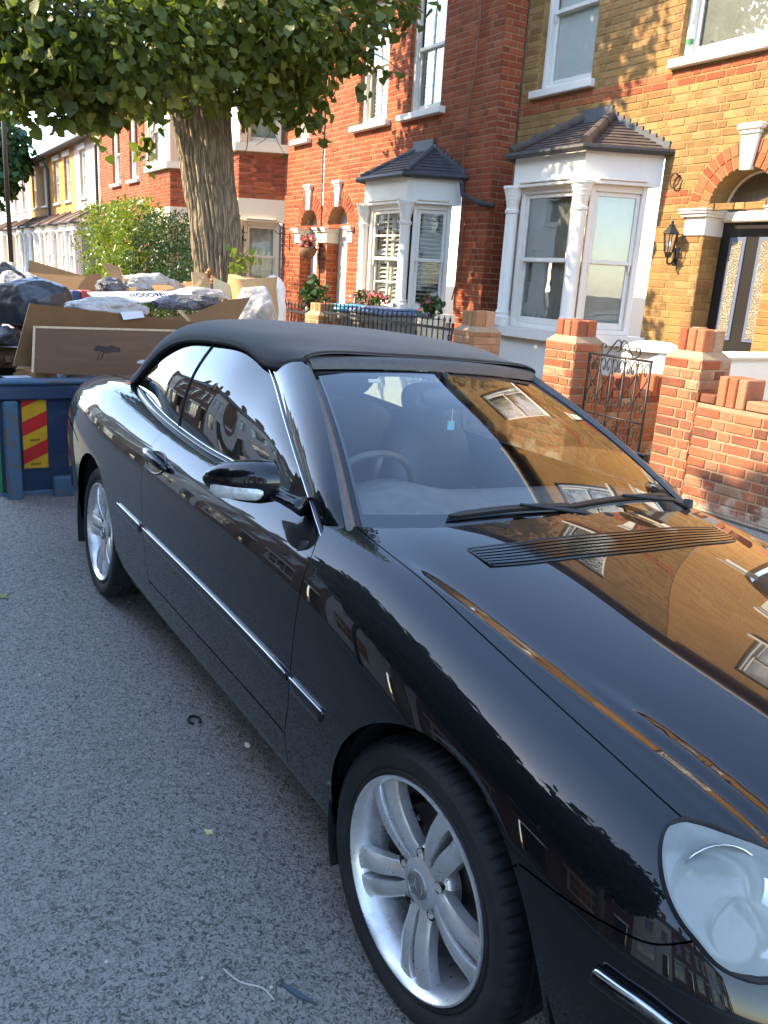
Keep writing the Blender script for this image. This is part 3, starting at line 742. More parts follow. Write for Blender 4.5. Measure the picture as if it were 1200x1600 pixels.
def bay_roof(house, pts, yb, ze, ztop, r0, r1, mat, over=.12, rows=9, ridge=None, ridgemat=None, flash=True, gut=True):
    """hipped bay roof in overlapping courses, hip tiles, gutter and stepped lead"""
    e = off_poly(pts, over, yb); tops = [(r0, yb, ztop), (r0, yb, ztop), (r1, yb, ztop), (r1, yb, ztop)]
    E3 = [Vector((x, y, ze)) for x, y in e]; T3 = [Vector(q) for q in tops]
    base = MB(); base.add([tuple(q) for q in E3]+[(r0, yb, ztop), (r1, yb, ztop)], [(0, 1, 4), (1, 2, 5, 4), (2, 3, 5), (0, 1, 2, 3)])
    rf = base.build('bay_roof', mat, house)
    for k in range(3):
        A, B, C, D = E3[k], E3[k+1], T3[k+1], T3[k]
        n = (B-A).cross(D-A if (D-A).length > 0 else C-A); n = (B-A).cross(.5*(C+D)-A).normalized()
        if n.z < 0: n = -n
        for i in range(rows):
            t0, t1 = i/rows, min(1, (i+1.18)/rows)
            p = [A.lerp(D, t0), B.lerp(C, t0), B.lerp(C, t1), A.lerp(D, t1)]
            h0, h1 = .016, .004; mb = MB()
            top = [p[0]+n*h0, p[1]+n*h0, p[2]+n*h1, p[3]+n*h1]; bot = [q+n*.001 for q in p]
            mb.add([tuple(q) for q in bot+top], [(4, 5, 6, 7), (0, 1, 5, 4), (1, 2, 6, 5), (3, 0, 4, 7)], random.random())
            mb.build('tile_course', mat, rf)
    rm = ridgemat or mat
    for (a, b) in ((E3[1], T3[1]), (E3[2], T3[2])):
        d = (b-a); N = max(3, int(d.length/.3)) if ridge == 'round' else 1
        mb = MB()
        if ridge == 'round':
            for k in range(N):
                p, q = a+d*(k/N)+Vector((0, 0, .03)), a+d*((k+1.04)/N)+Vector((0, 0, .03)); mb.tube([p, q], [.066, .058], 12)
            mb.build('hip_tile', rm, rf)
        else:
            mb.tube([a+Vector((0, 0, .02)), b+Vector((0, 0, .02))], .035, 8); mb.build('hip_roll', rm, rf)
    if flash:
        for (a, b, sgn) in ((E3[0], T3[0], 1), (E3[3], T3[3], -1)):
            mb = MB(); N = 9
            for k in range(N):
                x0 = a.x+(b.x-a.x)*k/N; x1 = a.x+(b.x-a.x)*(k+1)/N; zt = a.z+(b.z-a.z)*(k+1)/N+.05; zb = a.z+(b.z-a.z)*k/N-.01
                mb.box(min(x0, x1), max(x0, x1), yb-.022, yb+.01, zb, zt)
            mb.build('lead_flashing', M['lead'], rf)
        MB().box(r0-.02, r1+.02, yb-.024, yb+.01, ztop-.03, ztop+.13).build('lead_apron', M['lead'], rf)
    if gut:
        g = off_poly(pts, over+.035, yb); mb = MB(); mb.tube([(x, y, ze-.02) for x, y in g], .036, 8); mb.build('gutter', M['pipe'], rf)
    return rf
def bay(house, pts, yb, zf, zsill, zhead, zeave, windows, base='white_render', trim='white_paint', pil=True, pr=.085, mids=True):
    pr = min(pr, .072)
    """bay: base wall, projecting sill, columns, frieze with mouldings; windows[i] = kwargs of the sash on face i"""
    b = ring_prism(house, 'bay_base', pts, -.12, 0, zf, zsill-.11, yb, M[base])
    ring_prism(b, 'bay_sill', pts, -.14, .085, zsill-.11, zsill, yb, M[trim])
    fz = ring_prism(house, 'bay_frieze', pts, -.12, .015, zhead, zeave, yb, M[trim])
    n = len(pts)
    if pil:
        q = off_poly(pts, .0, yb)
        for i in range(1, n-1):
            x, y = q[i]; pilaster(house, (x, y), zsill, zhead+.02, pr, trim)
    for i in range(n-1):
        f = fr2(pts[i], pts[i+1]); m = .10
        w = dict(windows[i]); sash(house, f, m, f.L-m, zsill, zhead, rec=.06, frame=trim, sill=False, **w)
        mb = MB()                   # hood moulding over each light
        mb.cbox(m+.02, f.L-m-.02, .015, .05, zhead-.005, zhead+.035, .006, f.M); mb.cbox(m+.05, f.L-m-.05, .015, .07, zhead+.035, zhead+.06, .006, f.M)
        mb.build('moulding', M[trim], fz)
    return b
def gable_roof(house, x0, x1, yf, depth, ze, zr, mat, name='roof', over=.25):
    mb = MB(); t = .06
    for s in (1,):
        mb.add([(x0, yf-over, ze), (x1, yf-over, ze), (x1, yf+depth/2, zr), (x0, yf+depth/2, zr), (x0, yf+depth+over, ze), (x1, yf+depth+over, ze)], [(0, 1, 2, 3), (3, 2, 5, 4), (0, 3, 4), (1, 5, 2), (0, 4, 5, 1)])
    return mb.build(name, mat, house)
def chimney(house, x, y, z0, z1, mat, pots=4):
    c = MB().cbox(x-.45, x+.45, y-.25, y+.25, z0, z1-.2, .01).cbox(x-.5, x+.5, y-.3, y+.3, z1-.2, z1-.08, .01).cbox(x-.46, x+.46, y-.26, y+.26, z1-.08, z1, .01).build('chimney', mat, house)
    for k in range(pots):
        MB().lathe([(.10, z1), (.085, z1+.32), (.11, z1+.33), (.11, z1+.37), (.07, z1+.37)], (x-.33+.66*k/max(1, pots-1), y, 0), 10).build('chimney_pot', M['band_brick'], c)
# ================================================================ yellow brick house (right)
YF = 5.5
hy = thing('terraced_house', 'yellow brick house with arched black door and white single-storey bay', 'house', (-4, YF, .1), 'terraced houses on the near side')
fy = Fr(0, YF, 1, 0)
winL = ('rect', -5.84, -4.94, 3.90, 5.62); winR = ('rect', -3.74, -2.76, 3.90, 5.62); doorh = ('arch', -3.10, -2.36, .30, 2.46, .375+.245)
bayh = ('rect', -5.70, -3.72, .1, 3.0)
h_depth[doorh] = .28
wy = wall_plate('wall', fy, -6.40, -1.78, .05, 6.35, [winL, winR, doorh, bayh], M['mortar_yellow'], hy)
by = Bricks()
def ymats(z, row):
    if 3.66 < z < 3.81 or 2.50 < z < 2.66: return M['band_brick']
    if z < .75: return M['yellow_brick']
by.face(fy, -6.40, -1.78, .05, 6.35, M['yellow_brick'], wy, [winL, winR, doorh, bayh], 'flemish', mats=ymats, seed=5)
by.face(Fr(-3.10, YF, 0, 1), 0.004, .27, .30, 2.30, M['yellow_brick'], wy, [], 'reveal', seed=6)
by.face(Fr(-5.84, YF, 0, 1), 0.004, .10, 3.9, 5.6, M['yellow_brick'], wy, [], 'header', seed=8)
by.face(Fr(-3.74, YF, 0, 1), 0.004, .10, 3.9, 5.6, M['yellow_brick'], wy, [], 'header', seed=9)
by.finish()
arch_ring(wy, fy, -2.73, 2.46, .37, M['band_brick'])
keystone(hy, fy, -2.73, 2.80, 3.20)
impost(hy, fy, -3.34, -3.10, 2.47, .25, .27, 1); impost(hy, fy, -2.36, -2.12, 2.47, .25, .27, -1)
sash(hy, fy, -5.84, -4.94, 3.90, 5.62, .10, back=('blind', 'blind_white', .04), sill_out=.075)
sash(hy, fy, -3.74, -2.76, 3.90, 5.62, .10, back=('blind', 'blind_dim', .0), sill_out=.075)
ybay = [(-5.70, YF), (-5.24, 4.80), (-4.15, 4.80), (-3.75, YF)]
bay(hy, ybay, YF, .05, 1.17, 2.70, 3.02, [dict(back=('blind', 'dark_room', 0)), dict(back=('blind', 'blind_dim', .0)), dict(back=('blind', 'blind_dim', 0))])
bay_roof(hy, ybay, YF, 3.05, 3.46, -5.0, -4.55, M['roof_tile'], .065, 10, 'round')
# the front door, set back in its arch
D = YF+.27
dr = MB().box(-3.12, -2.34, D, D+.06, .30, 2.40).build('door', M['door_black'], hy)
fd = Fr(0, D, 1, 0)
for (a0, a1) in ((-2.985, -2.80), (-2.66, -2.475)):
    MB().cbox(a0, a1, .0, .012, 1.22, 2.22, .004, fd.M).build('leaded_frame', M['leaded_blue'], dr)
    t = NT('textured_glass') if 'textured_glass' not in M else None
    if t:
        v = t.pos(); n = t.vor(75, v); t.l(t.pbsdf(t.ramp(n, [(.1, (.10, .09, .06)), (.5, (.26, .23, .16))]), .12, 0, t.bump(n, 1.0, .01), .8), t.out.inputs[0]); M['textured_glass'] = t.m
    MB().box(a0+.035, a1-.035, .012, .016, 1.255, 2.185, M=fd.M).build('glass_panel', M['textured_glass'], dr)
for (z0, z1) in ((.95, .99), (.82, .84), (.40, .78)):
    MB().cbox(-2.99, -2.47, .0, .014, z0, z1, .004, fd.M).build('rail_moulding', M['door_black'], dr)
lp = MB(); 
for k in range(26):
    a = 2*PI*k/26; lp.ball((-2.73+.105*math.cos(a)*(1+.12*math.cos(4*a)), D-.014, 1.08+.035*math.sin(a)*(1+.3*math.cos(4*a))), .010, 6, 4)
lp.cbox(-2.80, -2.66, .0, .016, 1.055, 1.10, .004, fd.M); lp.build('letter_plate', M['iron'], dr)
MB().ball((-2.66, D-.05, .72), .035, 10, 7).build('door_knob', M['iron'], dr)
MB().prism([(-3.03, 1.02), (-2.98, 1.00), (-2.955, 1.06), (-2.96, 1.13), (-3.0, 1.15), (-3.035, 1.11)], 0, .004, Matrix(((1, 0, 0, 0), (0, 0, -1, D-.001), (0, 1, 0, 0), (0, 0, 0, 1)))).build('notice_sticker', mcol('sticker_blue', (.20, .42, .72), .5), dr)
MB().cbox(-3.12, -2.34, -.02, .045, 2.36, 2.46, .012, fd.M).build('door_transom', M['cream_paint'], hy)
fl_ = MB().prism([(-3.10, 2.46), (-2.36, 2.46)]+[(-2.73+.37*math.cos(PI*i/16), 2.46+.37*math.sin(PI*i/16)) for i in range(17)], 0, .01, Matrix(((1, 0, 0, 0), (0, 0, 1, D+.01), (0, 1, 0, 0), (0, 0, 0, 1))))
fl_.build('fanlight', mcol('fanlight_dim', (.15, .125, .085), .25), hy)
MB().tube([(-2.73+.365*math.cos(PI*i/18), D-.005, 2.46+.365*math.sin(PI*i/18)) for i in range(19)], .018, 6).build('fanlight_frame', M['cream_paint'], hy)
MB().box(-3.12, -2.34, YF-.05, D+.02, .16, .30).build('door_step', M['kerb_stone'], hy)
MB().tube([(-6.30, YF-.07, .1), (-6.30, YF-.07, 6.3)], .038, 10).build('downpipe', M['pipe'], hy)
MB().tube([(-6.12, YF-.025, 3.2), (-6.12, YF-.025, 6.3)], .012, 6).build('cable', M['pipe'], hy)
gable_roof(hy, -6.40, -1.78, YF, 8, 6.35, 9.2, M['slate'])
# ---------- its mirrored neighbour, just outside the frame (shows in the bonnet and the windscreen)
def plain_house(xa, xb, flip, label, wall='far_yellow', yf=5.5, roofm='slate', group='terraced houses on the near side', trim='white_paint'):
    """two-storey bay-fronted terrace house seen only small or mirrored; flip puts the door left"""
    h = thing('terraced_house', label, 'house', ((xa+xb)/2, yf, .1), group)
    mx = (lambda a, b: (xa+a, xa+b)) if not flip else (lambda a, b: (xb-b, xb-a))
    f = Fr(0, yf, 1, 0)
    a, b = mx(.56, 1.46); c, d = mx(2.66, 3.64); e, g_ = mx(3.30, 4.04); p, q = mx(.70, 2.68)
    hs = [('rect', a, b, 3.9, 5.6), ('rect', c, d, 3.9, 5.6), ('arch', e, g_, .3, 2.46, .6), ('rect', p, q, .1, 3.0)]
    w_ = wall_plate('wall', f, xa, xb, .05, 6.35, hs, M[wall], h)
    for (s0, s1) in ((a, b), (c, d)): sash(h, f, s0, s1, 3.9, 5.6, .1, bars=(1, 0), frame=trim, back=('curtain',))
    x0, x1 = mx(.60, 2.72); bp = [(x0, yf), (x0+.44, yf-.7), (x1-.44, yf-.7), (x1, yf)]
    bay(h, bp, yf, .05, 1.17, 2.70, 3.02, [dict(back=('curtain',))]*3, trim=trim)
    bay_roof(h, bp, yf, 3.05, 3.46, x0+.7, x1-.8, M['roof_tile'], .14, 4, flash=False)
    MB().box(e-.02, g_+.02, yf+.27, yf+.33, .3, 2.84).build('door', M['grey_door'], h)
    keystone(h, f, (e+g_)/2, 2.8, 3.2); impost(h, f, e-.24, e, 2.47, .25, .2, 1); impost(h, f, g_, g_+.24, 2.47, .25, .2, -1)
    r = gable_roof(h, xa, xb, yf, 8, 6.35, 9.2, M[roofm]); MB().tube([(xa, yf-.3, 6.33), (xb, yf-.3, 6.33)], .06, 8).build('gutter', M['white_paint'], r)
    return h
plain_house(-1.775, 2.845, True, 'yellow brick house adjoining the black door, mirrored in the bonnet')
plain_house(2.85, 7.47, False, 'yellow brick house beyond the mirrored one, behind the viewer')
# ================================================================ red brick house with the slate bay (centre)
RF = 5.15
hr = thing('terraced_house', 'red brick house with white shutters and slate-roofed white bay', 'house', (-8.4, RF, .1), 'terraced houses on the near side')
fr_ = Fr(0, RF, 1, 0)
w1 = ('rect', -8.20, -7.37, 3.87, 5.55); w2 = ('rect', -9.58, -8.75, 3.87, 5.55); d1 = ('arch', -10.48, -9.76, .25, 2.38, .36+.235); rb = ('rect', -8.62, -6.72, .1, 2.9)
h_depth[d1] = .24
wr = wall_plate('wall', fr_, -10.68, -6.12, .05, 6.35, [w1, w2, d1, rb], M['mortar_red'], hr)
MB().box(-6.135, -6.12, RF, YF+.02, .05, 6.35).build('return_wall', M['mortar_red'], hr)
br = Bricks()
br.face(fr_, -10.675, -6.12, .05, 6.35, M['red_brick'], wr, [w1, w2, d1, rb], seed=15)
br.face(Fr(-6.12, RF, 0, 1), 0, .34, .05, 6.35, M['red_brick'], wr, [], 'reveal', seed=16)
for x in (-8.20, -9.58): br.face(Fr(x, RF, 0, 1), .004, .10, 3.87, 5.55, M['red_brick'], wr, [], 'header', seed=17)
br.face(Fr(-10.48, RF, 0, 1), .004, .22, .25, 2.15, M['red_brick'], wr, [], 'reveal', seed=18)
br.finish()
arch_ring(wr, fr_, -10.12, 2.38, .36, M['red_brick'], seed=21)
keystone(hr, fr_, -10.12, 2.72, 3.12)
impost(hr, fr_, -10.66, -10.48, 2.40, .25, .22, 1); impost(hr, fr_, -9.76, -9.58, 2.40, .25, .22, -1)
MB().box(-10.5, -9.74, RF+.225, RF+.28, .25, 2.8).build('door', M['porch_grey'], hr)
for (a, b) in ((-8.20, -7.37), (-9.58, -8.75)):
    sash(hr, fr_, a, b, 3.87, 5.55, .10, bars=(1, 0), back=('shutters', .062, 3.93, 5.46, 2, [4.45]), sill_out=.10, sill_over=.13)
    MB().cbox(a-.1, b+.1, -.02, .06, 5.55, 5.75, .01, fr_.M).cbox(a-.14, b+.14, -.02, .11, 5.75, 5.81, .01, fr_.M).build('window_head', M['white_paint'], hr)
rbay = [(-8.60, RF), (-8.20, 4.55), (-7.12, 4.55), (-6.74, RF)]
bay(hr, rbay, RF, .05, 1.20, 2.60, 2.93, [dict(back=('blind', 'dark_room', 0)), dict(bars=(1, 1), back=('shutters', .062, 1.25, 2.52, 2, [1.85])), dict(back=('slats', .055, .25, 1.25, 2.52))])
bay_roof(hr, rbay, RF, 2.96, 3.36, -7.92, -7.46, M['slate'], .075, 8, ridgemat=M['lead'])
MB().tube(smooth_path([(-6.62, RF-.03, 6.2), (-6.60, RF-.03, 4.4), (-6.68, RF-.03, 3.75), (-6.72, RF-.03, 3.2), (-6.62, RF-.03, 2.7), (-6.60, RF-.03, 1.9), (-6.72, RF-.03, 1.4)], 4), .010, 6).build('cable', M['pipe_red'], hr)
MB().tube([(-6.56, RF-.13, 2.87), (-6.52, RF-.13, 2.72), (-6.2, RF-.09, 2.60), (-6.05, RF+.02, 2.58)], .034, 10).build('waste_pipe', M['pipe'], hr)
MB().tube([(-10.70, RF-.012, .1), (-10.70, RF-.012, 6.3)], .012, 6).build('party_joint', M['pipe'], hr)
gable_roof(hr, -10.68, -6.12, RF, 8, 6.35, 9.3, M['slate'])
# ================================================================ red houses with two-storey bays (behind the trunk)
def red_bay_house(xa, xb, bays, smallwin, arch, label, seed, pair=None, cap=300):
    h = thing('terraced_house', label, 'house', ((xa+xb)/2, RF, .1), 'terraced houses on the near side')
    holes = []
    if smallwin: holes.append(('rect', smallwin[0], smallwin[1], 3.88, 5.55))
    for wv in pair or []: holes.append(('rect', wv[0], wv[1], 3.88, 5.60))
    if arch: dh = ('arch', arch[0], arch[1], .25, 2.38, .34+.235); h_depth[dh] = .24; holes.append(dh)
    if bays: holes.append(('rect', bays[0]+.1, bays[1]-.1, .1, 5.45))
    w_ = wall_plate('wall', fr_, xa, xb, .05, 6.35, holes, M['mortar_red'], h)
    B = Bricks(cap); B.face(fr_, xa, xb, .05, 6.35, M['red_brick'], w_, holes, seed=seed)
    if smallwin: sash(h, fr_, smallwin[0], smallwin[1], 3.88, 5.55, .1, back=('curtain',), sill_out=.10, sill_over=.10)
    for wv in pair or []:
        sash(h, fr_, wv[0], wv[1], 3.88, 5.6, .1, back=('curtain',), sill_out=.10, sill_over=.10)
        B.face(Fr(wv[0], RF, 0, 1), .004, .10, 3.88, 5.6, M['red_brick'], w_, [], 'header', seed=seed+4)
        MB().cbox(wv[0]-.08, wv[1]+.08, -.02, .06, 5.6, 5.75, .01, fr_.M).build('window_head', M['white_paint'], h)
    if arch:
        c = (arch[0]+arch[1])/2; arch_ring(w_, fr_, c, 2.38, .34, M['red_brick'], seed=seed+1)
        keystone(h, fr_, c, 2.70, 3.12); impost(h, fr_, arch[0]-.20, arch[0], 2.40, .25, .22, 1); impost(h, fr_, arch[1], arch[1]+.20, 2.40, .25, .22, -1)
        B.face(Fr(arch[0], RF, 0, 1), .004, .22, .25, 2.15, M['red_brick'], w_, [], 'reveal', seed=seed+2)
        MB().box(arch[0]-.02, arch[1]+.02, RF+.225, RF+.28, .25, 2.8).build('door', M['porch_grey'], h)
    if bays:
        x0, x1 = bays; pts = [(x0, RF), (x0+.41, 4.40), (x1-.41, 4.40), (x1, RF)]
        b = bay(h, pts, RF, .05, 1.28, 2.50, 2.90, [dict(back=('curtain',))]*3, base='stone_cream', trim='stone_cream', pr=.075)
        ring_prism(h, 'bay_core', pts, -.12, -.004, 2.90, 3.70, RF, M['mortar_red']); core = h.children[-1]
        core['label'] = 'brick apron between the two storeys of the bay'
        for i in range(3):
            f = fr2(pts[i], pts[i+1]); B.face(f, .0, f.L, 2.905, 3.70, M['red_brick'], core, [], seed=seed+7+i, proud=.004)
        ring_prism(h, 'bay_stone_sill', pts, -.12, .10, 3.70, 3.84, RF, M['stone_cream'])
        for i in range(3):
            f = fr2(pts[i], pts[i+1]); sash(h, f, .10, f.L-.10, 3.84, 5.35, rec=.05, frame='stone_cream', back=('curtain',), sill=False)
        for x, y in pts[1:3]: MB().cbox(x-.10, x+.10, y-.03, y+.17, 3.84, 5.35, .012).build('mullion', M['stone_cream'], h)
        ring_prism(h, 'bay_head', pts, -.12, .02, 5.35, 5.75, RF, M['stone_cream'])
        bay_roof(h, pts, RF, 5.78, 6.3, x0+.8, x1-.8, M['slate'], .15, 4, flash=False)
    B.finish(); gable_roof(h, xa, xb, RF, 8, 6.35, 9.3, M['slate'])
    return h
red_bay_house(-15.45, -10.72, (-14.62, -12.22), (-11.78, -11.30), (-11.52, -10.84), 'red brick house with cream two-storey bay right behind the tree trunk', 31)
red_bay_house(-20.0, -15.45, (-18.72, -16.28), None, None, 'red brick house whose bay shows just left of the trunk', 41, cap=120)
red_bay_house(-26.3, -20.0, None, None, None, 'red brick end house with two tall narrow windows above the hedge', 51, pair=[(-24.65, -23.75), (-22.75, -21.85)], cap=0)
MB().tube([(-26.38, RF-.08, .1), (-26.38, RF-.08, 6.3)], .05, 8).build('downpipe', M['pipe'], bpy.data.objects['terraced_house.005'])
# ================================================================ the terrace farther down the street
FF = 5.2
def far_house(xa, xb, wall, label, wins, trim='far_white', roof='far_tile', ze=5.55, porch=None, bays=True, drain=None):
    h = thing('terraced_house', label, 'house', ((xa+xb)/2, FF, .1), 'terraced houses farther down the street')
    f = Fr(0, FF, 1, 0); hs = [('rect', a, b, 3.72, 5.28) for a, b in wins]
    wall_plate('wall', f, xa, xb, .05, ze, hs, M[wall], h)
    for a, b in wins:
        sash(h, f, a, b, 3.72, 5.28, .12, frame=trim, back=('curtain',), sill_out=.08, sillmat=trim)
        MB().cbox(a-.10, b+.10, -.02, .05, 5.28, 5.46, .01, f.M).build('lintel', M[trim], h)
    if bays:
        w_ = xb-xa; x0, x1 = xa+.35*w_-.9, xa+.35*w_+1.1
        for (q0, q1) in ((xa+.25, xa+2.25), (xb-2.25, xb-.25)):
            pts = [(q0, FF), (q0+.35, FF-.75), (q1-.35, FF-.75), (q1, FF)]
            bay(h, pts, FF, .05, 1.0, 2.55, 2.80, [dict(back=('curtain',))]*3, base=trim, trim=trim, pr=.07)
            bay_roof(h, pts, FF, 2.82, 3.30, q0+.6, q1-.6, M[roof], .12, 3, flash=False)
    r = MB(); r.add([(xa, FF-.3, ze), (xb, FF-.3, ze), (xb, FF+4, ze+2.3), (xa, FF+4, ze+2.3), (xa, FF+8, ze), (xb, FF+8, ze)], [(0, 1, 2, 3), (3, 2, 5, 4), (0, 3, 4), (1, 5, 2), (0, 4, 5, 1)])
    rf = r.build('roof', M['far_tile'], h); MB().tube([(xa, FF-.34, ze-.03), (xb, FF-.34, ze-.03)], .06, 8).build('gutter', M['pipe'], rf)
    if drain: MB().tube([(drain, FF-.3, ze-.05), (drain, FF-.08, ze-.5), (drain, FF-.08, .1)], .05, 8).build('downpipe', M['pipe'], h)
    return h
far_house(-30.2, -26.45, 'pink_render', 'pinkish rendered house beside the end of the red terrace', [(-29.35, -28.45)])
h = far_house(-35.0, -30.2, 'far_yellow', 'yellow brick far house on the right of its drainpipe', [(-32.0, -31.0), (-34.0, -33.0)], drain=-34.8)
h = far_house(-39.6, -35.0, 'far_yellow', 'yellow brick far house left of its drainpipe with chimney', [(-36.6, -35.6), (-39.0, -38.0)])
chimney(h, -38.4, FF+2.2, 5.6, 7.3, M['far_brown'])
far_house(-45.3, -39.6, 'pink_render', 'pale pink rendered house behind the lamp post', [(-41.8, -40.8), (-44.2, -43.2)])
far_house(-52.0, -45.3, 'far_white', 'white painted house farthest left down the street', [(-47.5, -46.4), (-50.3, -49.2)])
far_house(-60.0, -52.0, 'far_white', 'white house at the far end, mostly hidden by leaves', [(-54.5, -53.4), (-57.8, -56.7)])
# ================================================================ opposite side (mirrored in the car; keeps the road in shade)
OY = -10.4
def opp_house(xa, xb, wall, label, gable=False, flip=False):
    h = thing('terraced_house', label, 'house', ((xa+xb)/2, OY, .1), 'terraced houses across the road')
    f = Fr(0, OY, -1, 0)        # faces +y
    w_ = xb-xa; q = (lambda t: -(xa+t*w_))
    W = [(q(.42), q(.20)), (q(.86), q(.64))]; hs = [('rect', a, b, 3.9, 5.6) for a, b in W]
    dh = ('rect', q(.90), q(.70), .2, 2.6); bh = ('rect', q(.52), q(.10), .9, 2.7)
    wall_plate('wall', f, -xb, -xa, .05, 6.9, hs+[dh, bh], M[wall], h)
    for a, b in W: 
        sash(h, f, a, b, 3.9, 5.6, .1, back=('blind', 'dark_room', 0))
        MB().cbox(a-.12, b+.12, -.02, .06, 5.6, 5.85, .01, f.M).build('lintel', M['white_paint'], h)
    sash(h, f, bh[1], bh[2], .9, 2.7, .06, bars=(2, 0), back=('blind', 'dark_room', 0))
    MB().cbox(bh[1]-.15, bh[2]+.15, -.02, .10, 2.7, 3.0, .01, f.M).build('frieze', M['white_paint'], h)
    MB().box(dh[1], dh[2], -.3, -.24, .2, 2.6, M=f.M).build('door', M['door_black'], h)
    MB().cbox(dh[1]-.15, dh[2]+.15, -.02, .10, 2.6, 2.8, .01, f.M).build('door_head', M['white_paint'], h)
    rf = MB(); rf.add([(xa, OY+.3, 6.9), (xb, OY+.3, 6.9), (xb, OY-3.4, 10.2), (xa, OY-3.4, 10.2), (xa, OY-7.5, 6.9), (xb, OY-7.5, 6.9)], [(0, 1, 2, 3), (3, 2, 5, 4), (0, 3, 4), (1, 5, 2), (0, 4, 5, 1)])
    rf = rf.build('roof', M['slate'], h)
    if gable:
        c = q(.31); c = -c; g2 = MB(); g2.add([(c-1.2, OY+.12, 6.7), (c+1.2, OY+.12, 6.7), (c, OY+.12, 8.6), (c-1.2, OY-2.2, 6.7), (c+1.2, OY-2.2, 6.7), (c, OY-2.2, 8.6)], [(0, 1, 2), (0, 2, 5, 3), (1, 4, 5, 2)]); g2.build('gable', M[wall], h)
        MB().tube([(c-1.3, OY+.15, 6.65), (c, OY+.15, 8.7), (c+1.3, OY+.15, 6.65)], .06, 6).build('barge_board', M['white_paint'], h)
    chimney(h, xa+.5, OY-3.4, 9.6, 11.4, M['far_brown'])
    return h
xs = -44.0; k = 0
KIND = ['brown brick house with a gable across the road', 'white rendered house across the road', 'brown brick house without gable across the road']
cols = ['far_brown', 'far_white', 'far_brown', 'far_brown', 'far_white', 'far_brown']
while xs < 24:
    kind = 0 if k % 3 == 0 else (1 if cols[k % 6] == 'far_white' else 2)
    where = 'house %s along' % ['first', 'second', 'third', 'fourth', 'fifth', 'sixth', 'seventh', 'eighth', 'ninth', 'tenth', 'eleventh', 'twelfth', 'thirteenth', 'fourteenth', 'fifteenth'][k] + ' from its far end' if False else 'opposite the car' if -6 < xs < 4 else ('down the street behind the car' if xs <= -6 else 'up the street behind the viewer')
    opp_house(xs, xs+4.8, cols[k % 6], KIND[kind]+', '+where, k % 3 == 0); xs += 4.8; k += 1

# ================================================================ front walls, piers, gate, railings
WY = 3.5
def solid_bricks(obj_parent, x0, x1, y0, y1, z0, z1, mat, B, seed, faces=('f', 'r', 'l', 't'), bond='flemish'):
    """brickwork on the seen faces of a block"""
    if 'f' in faces: B.face(Fr(x0, y0, 1, 0), 0, x1-x0, z0, z1, mat, obj_parent, [], bond, seed=seed, proud=.006)
    if 'r' in faces: B.face(Fr(x1, y0, 0, 1), .0, y1-y0, z0, z1, mat, obj_parent, [], bond, seed=seed+1, proud=.006)
    if 'l' in faces: B.face(Fr(x0, y1, 0, -1), .0, y1-y0, z0, z1, mat, obj_parent, [], bond, seed=seed+2, proud=.006)
def soldier(parent, mat, M4, n, w=.072, h=.215, d=.215, seed=1, pitch=.080):
    r = random.Random(seed)
    for k in range(n):
        mb = MB(); mb.cbox(k*pitch, k*pitch+w, 0, d, 0, h+r.uniform(-.006, .006), .008, M4, r.random()); mb.build('brick', mat, parent)
def flatbricks(parent, mat, M4, length, seed=1, h=.065, d=.215):
    r = random.Random(seed); x = 0
    while x < length-.05:
        L = min(.215, length-x); mb = MB(); mb.cbox(x, x+L, 0, d, 0, h+r.uniform(-.003, .003), .008, M4, r.random()); mb.build('brick', mat, parent); x += L+.010
def pier(x0, x1, zb, zt, mat, label, seed, depth=.34, mort='mortar_garden'):
    p = thing('gate_pier', label, 'brick pier', ((x0+x1)/2, WY+depth/2, .06), 'brick piers along the front walls')
    core = MB().box(x0, x1, WY, WY+depth, .02, zb).build('pier_core', M[mort], p)
    B = Bricks(300); solid_bricks(core, x0, x1, WY, WY+depth, .06, zb, M[mat], B, seed); B.finish()
    ch = MB(); o = .05                     # sloping mortar weathering under the cap
    ch.add([(x0, WY, zb), (x1, WY, zb), (x1, WY+depth, zb), (x0, WY+depth, zb), (x0+o, WY+o, zb+.05), (x1-o, WY+o, zb+.05), (x1-o, WY+depth-o, zb+.05), (x0+o, WY+depth-o, zb+.05)], [(0, 1, 5, 4), (1, 2, 6, 5), (2, 3, 7, 6), (3, 0, 4, 7)])
    ch.build('weathering', M[mort], core)
    w_ = x1-x0-2*o; n = max(2, round(w_/.080)); r = random.Random(seed); pw = w_/n
    for k in range(n):
        for (ya, yb) in ((WY+o, WY+depth/2-.003), (WY+depth/2+.003, WY+depth-o)):
            MB().cbox(x0+o+k*pw+.003, x0+o+(k+1)*pw-.003, ya, yb, zb+.02, zt+r.uniform(-.006, .006), .008, tone=r.random()).build('cap_brick', M[mat], p)
    return p
pA = pier(-1.70, -1.365, 1.185, 1.40, 'garden_brick', 'red brick gate pier right of the wrought iron gate', 101)
pB = pier(-3.03, -2.665, 1.185, 1.37, 'garden_brick', 'red brick gate pier left of the wrought iron gate', 111)
pC = pier(-4.43, -4.08, 1.16, 1.36, 'tan_brick', 'sunlit tan brick pier just right of the black railings', 121)
pD = pier(-7.90, -7.50, 1.09, 1.25, 'tan_brick', 'small tan brick pier left of the wheelie bins', 131)
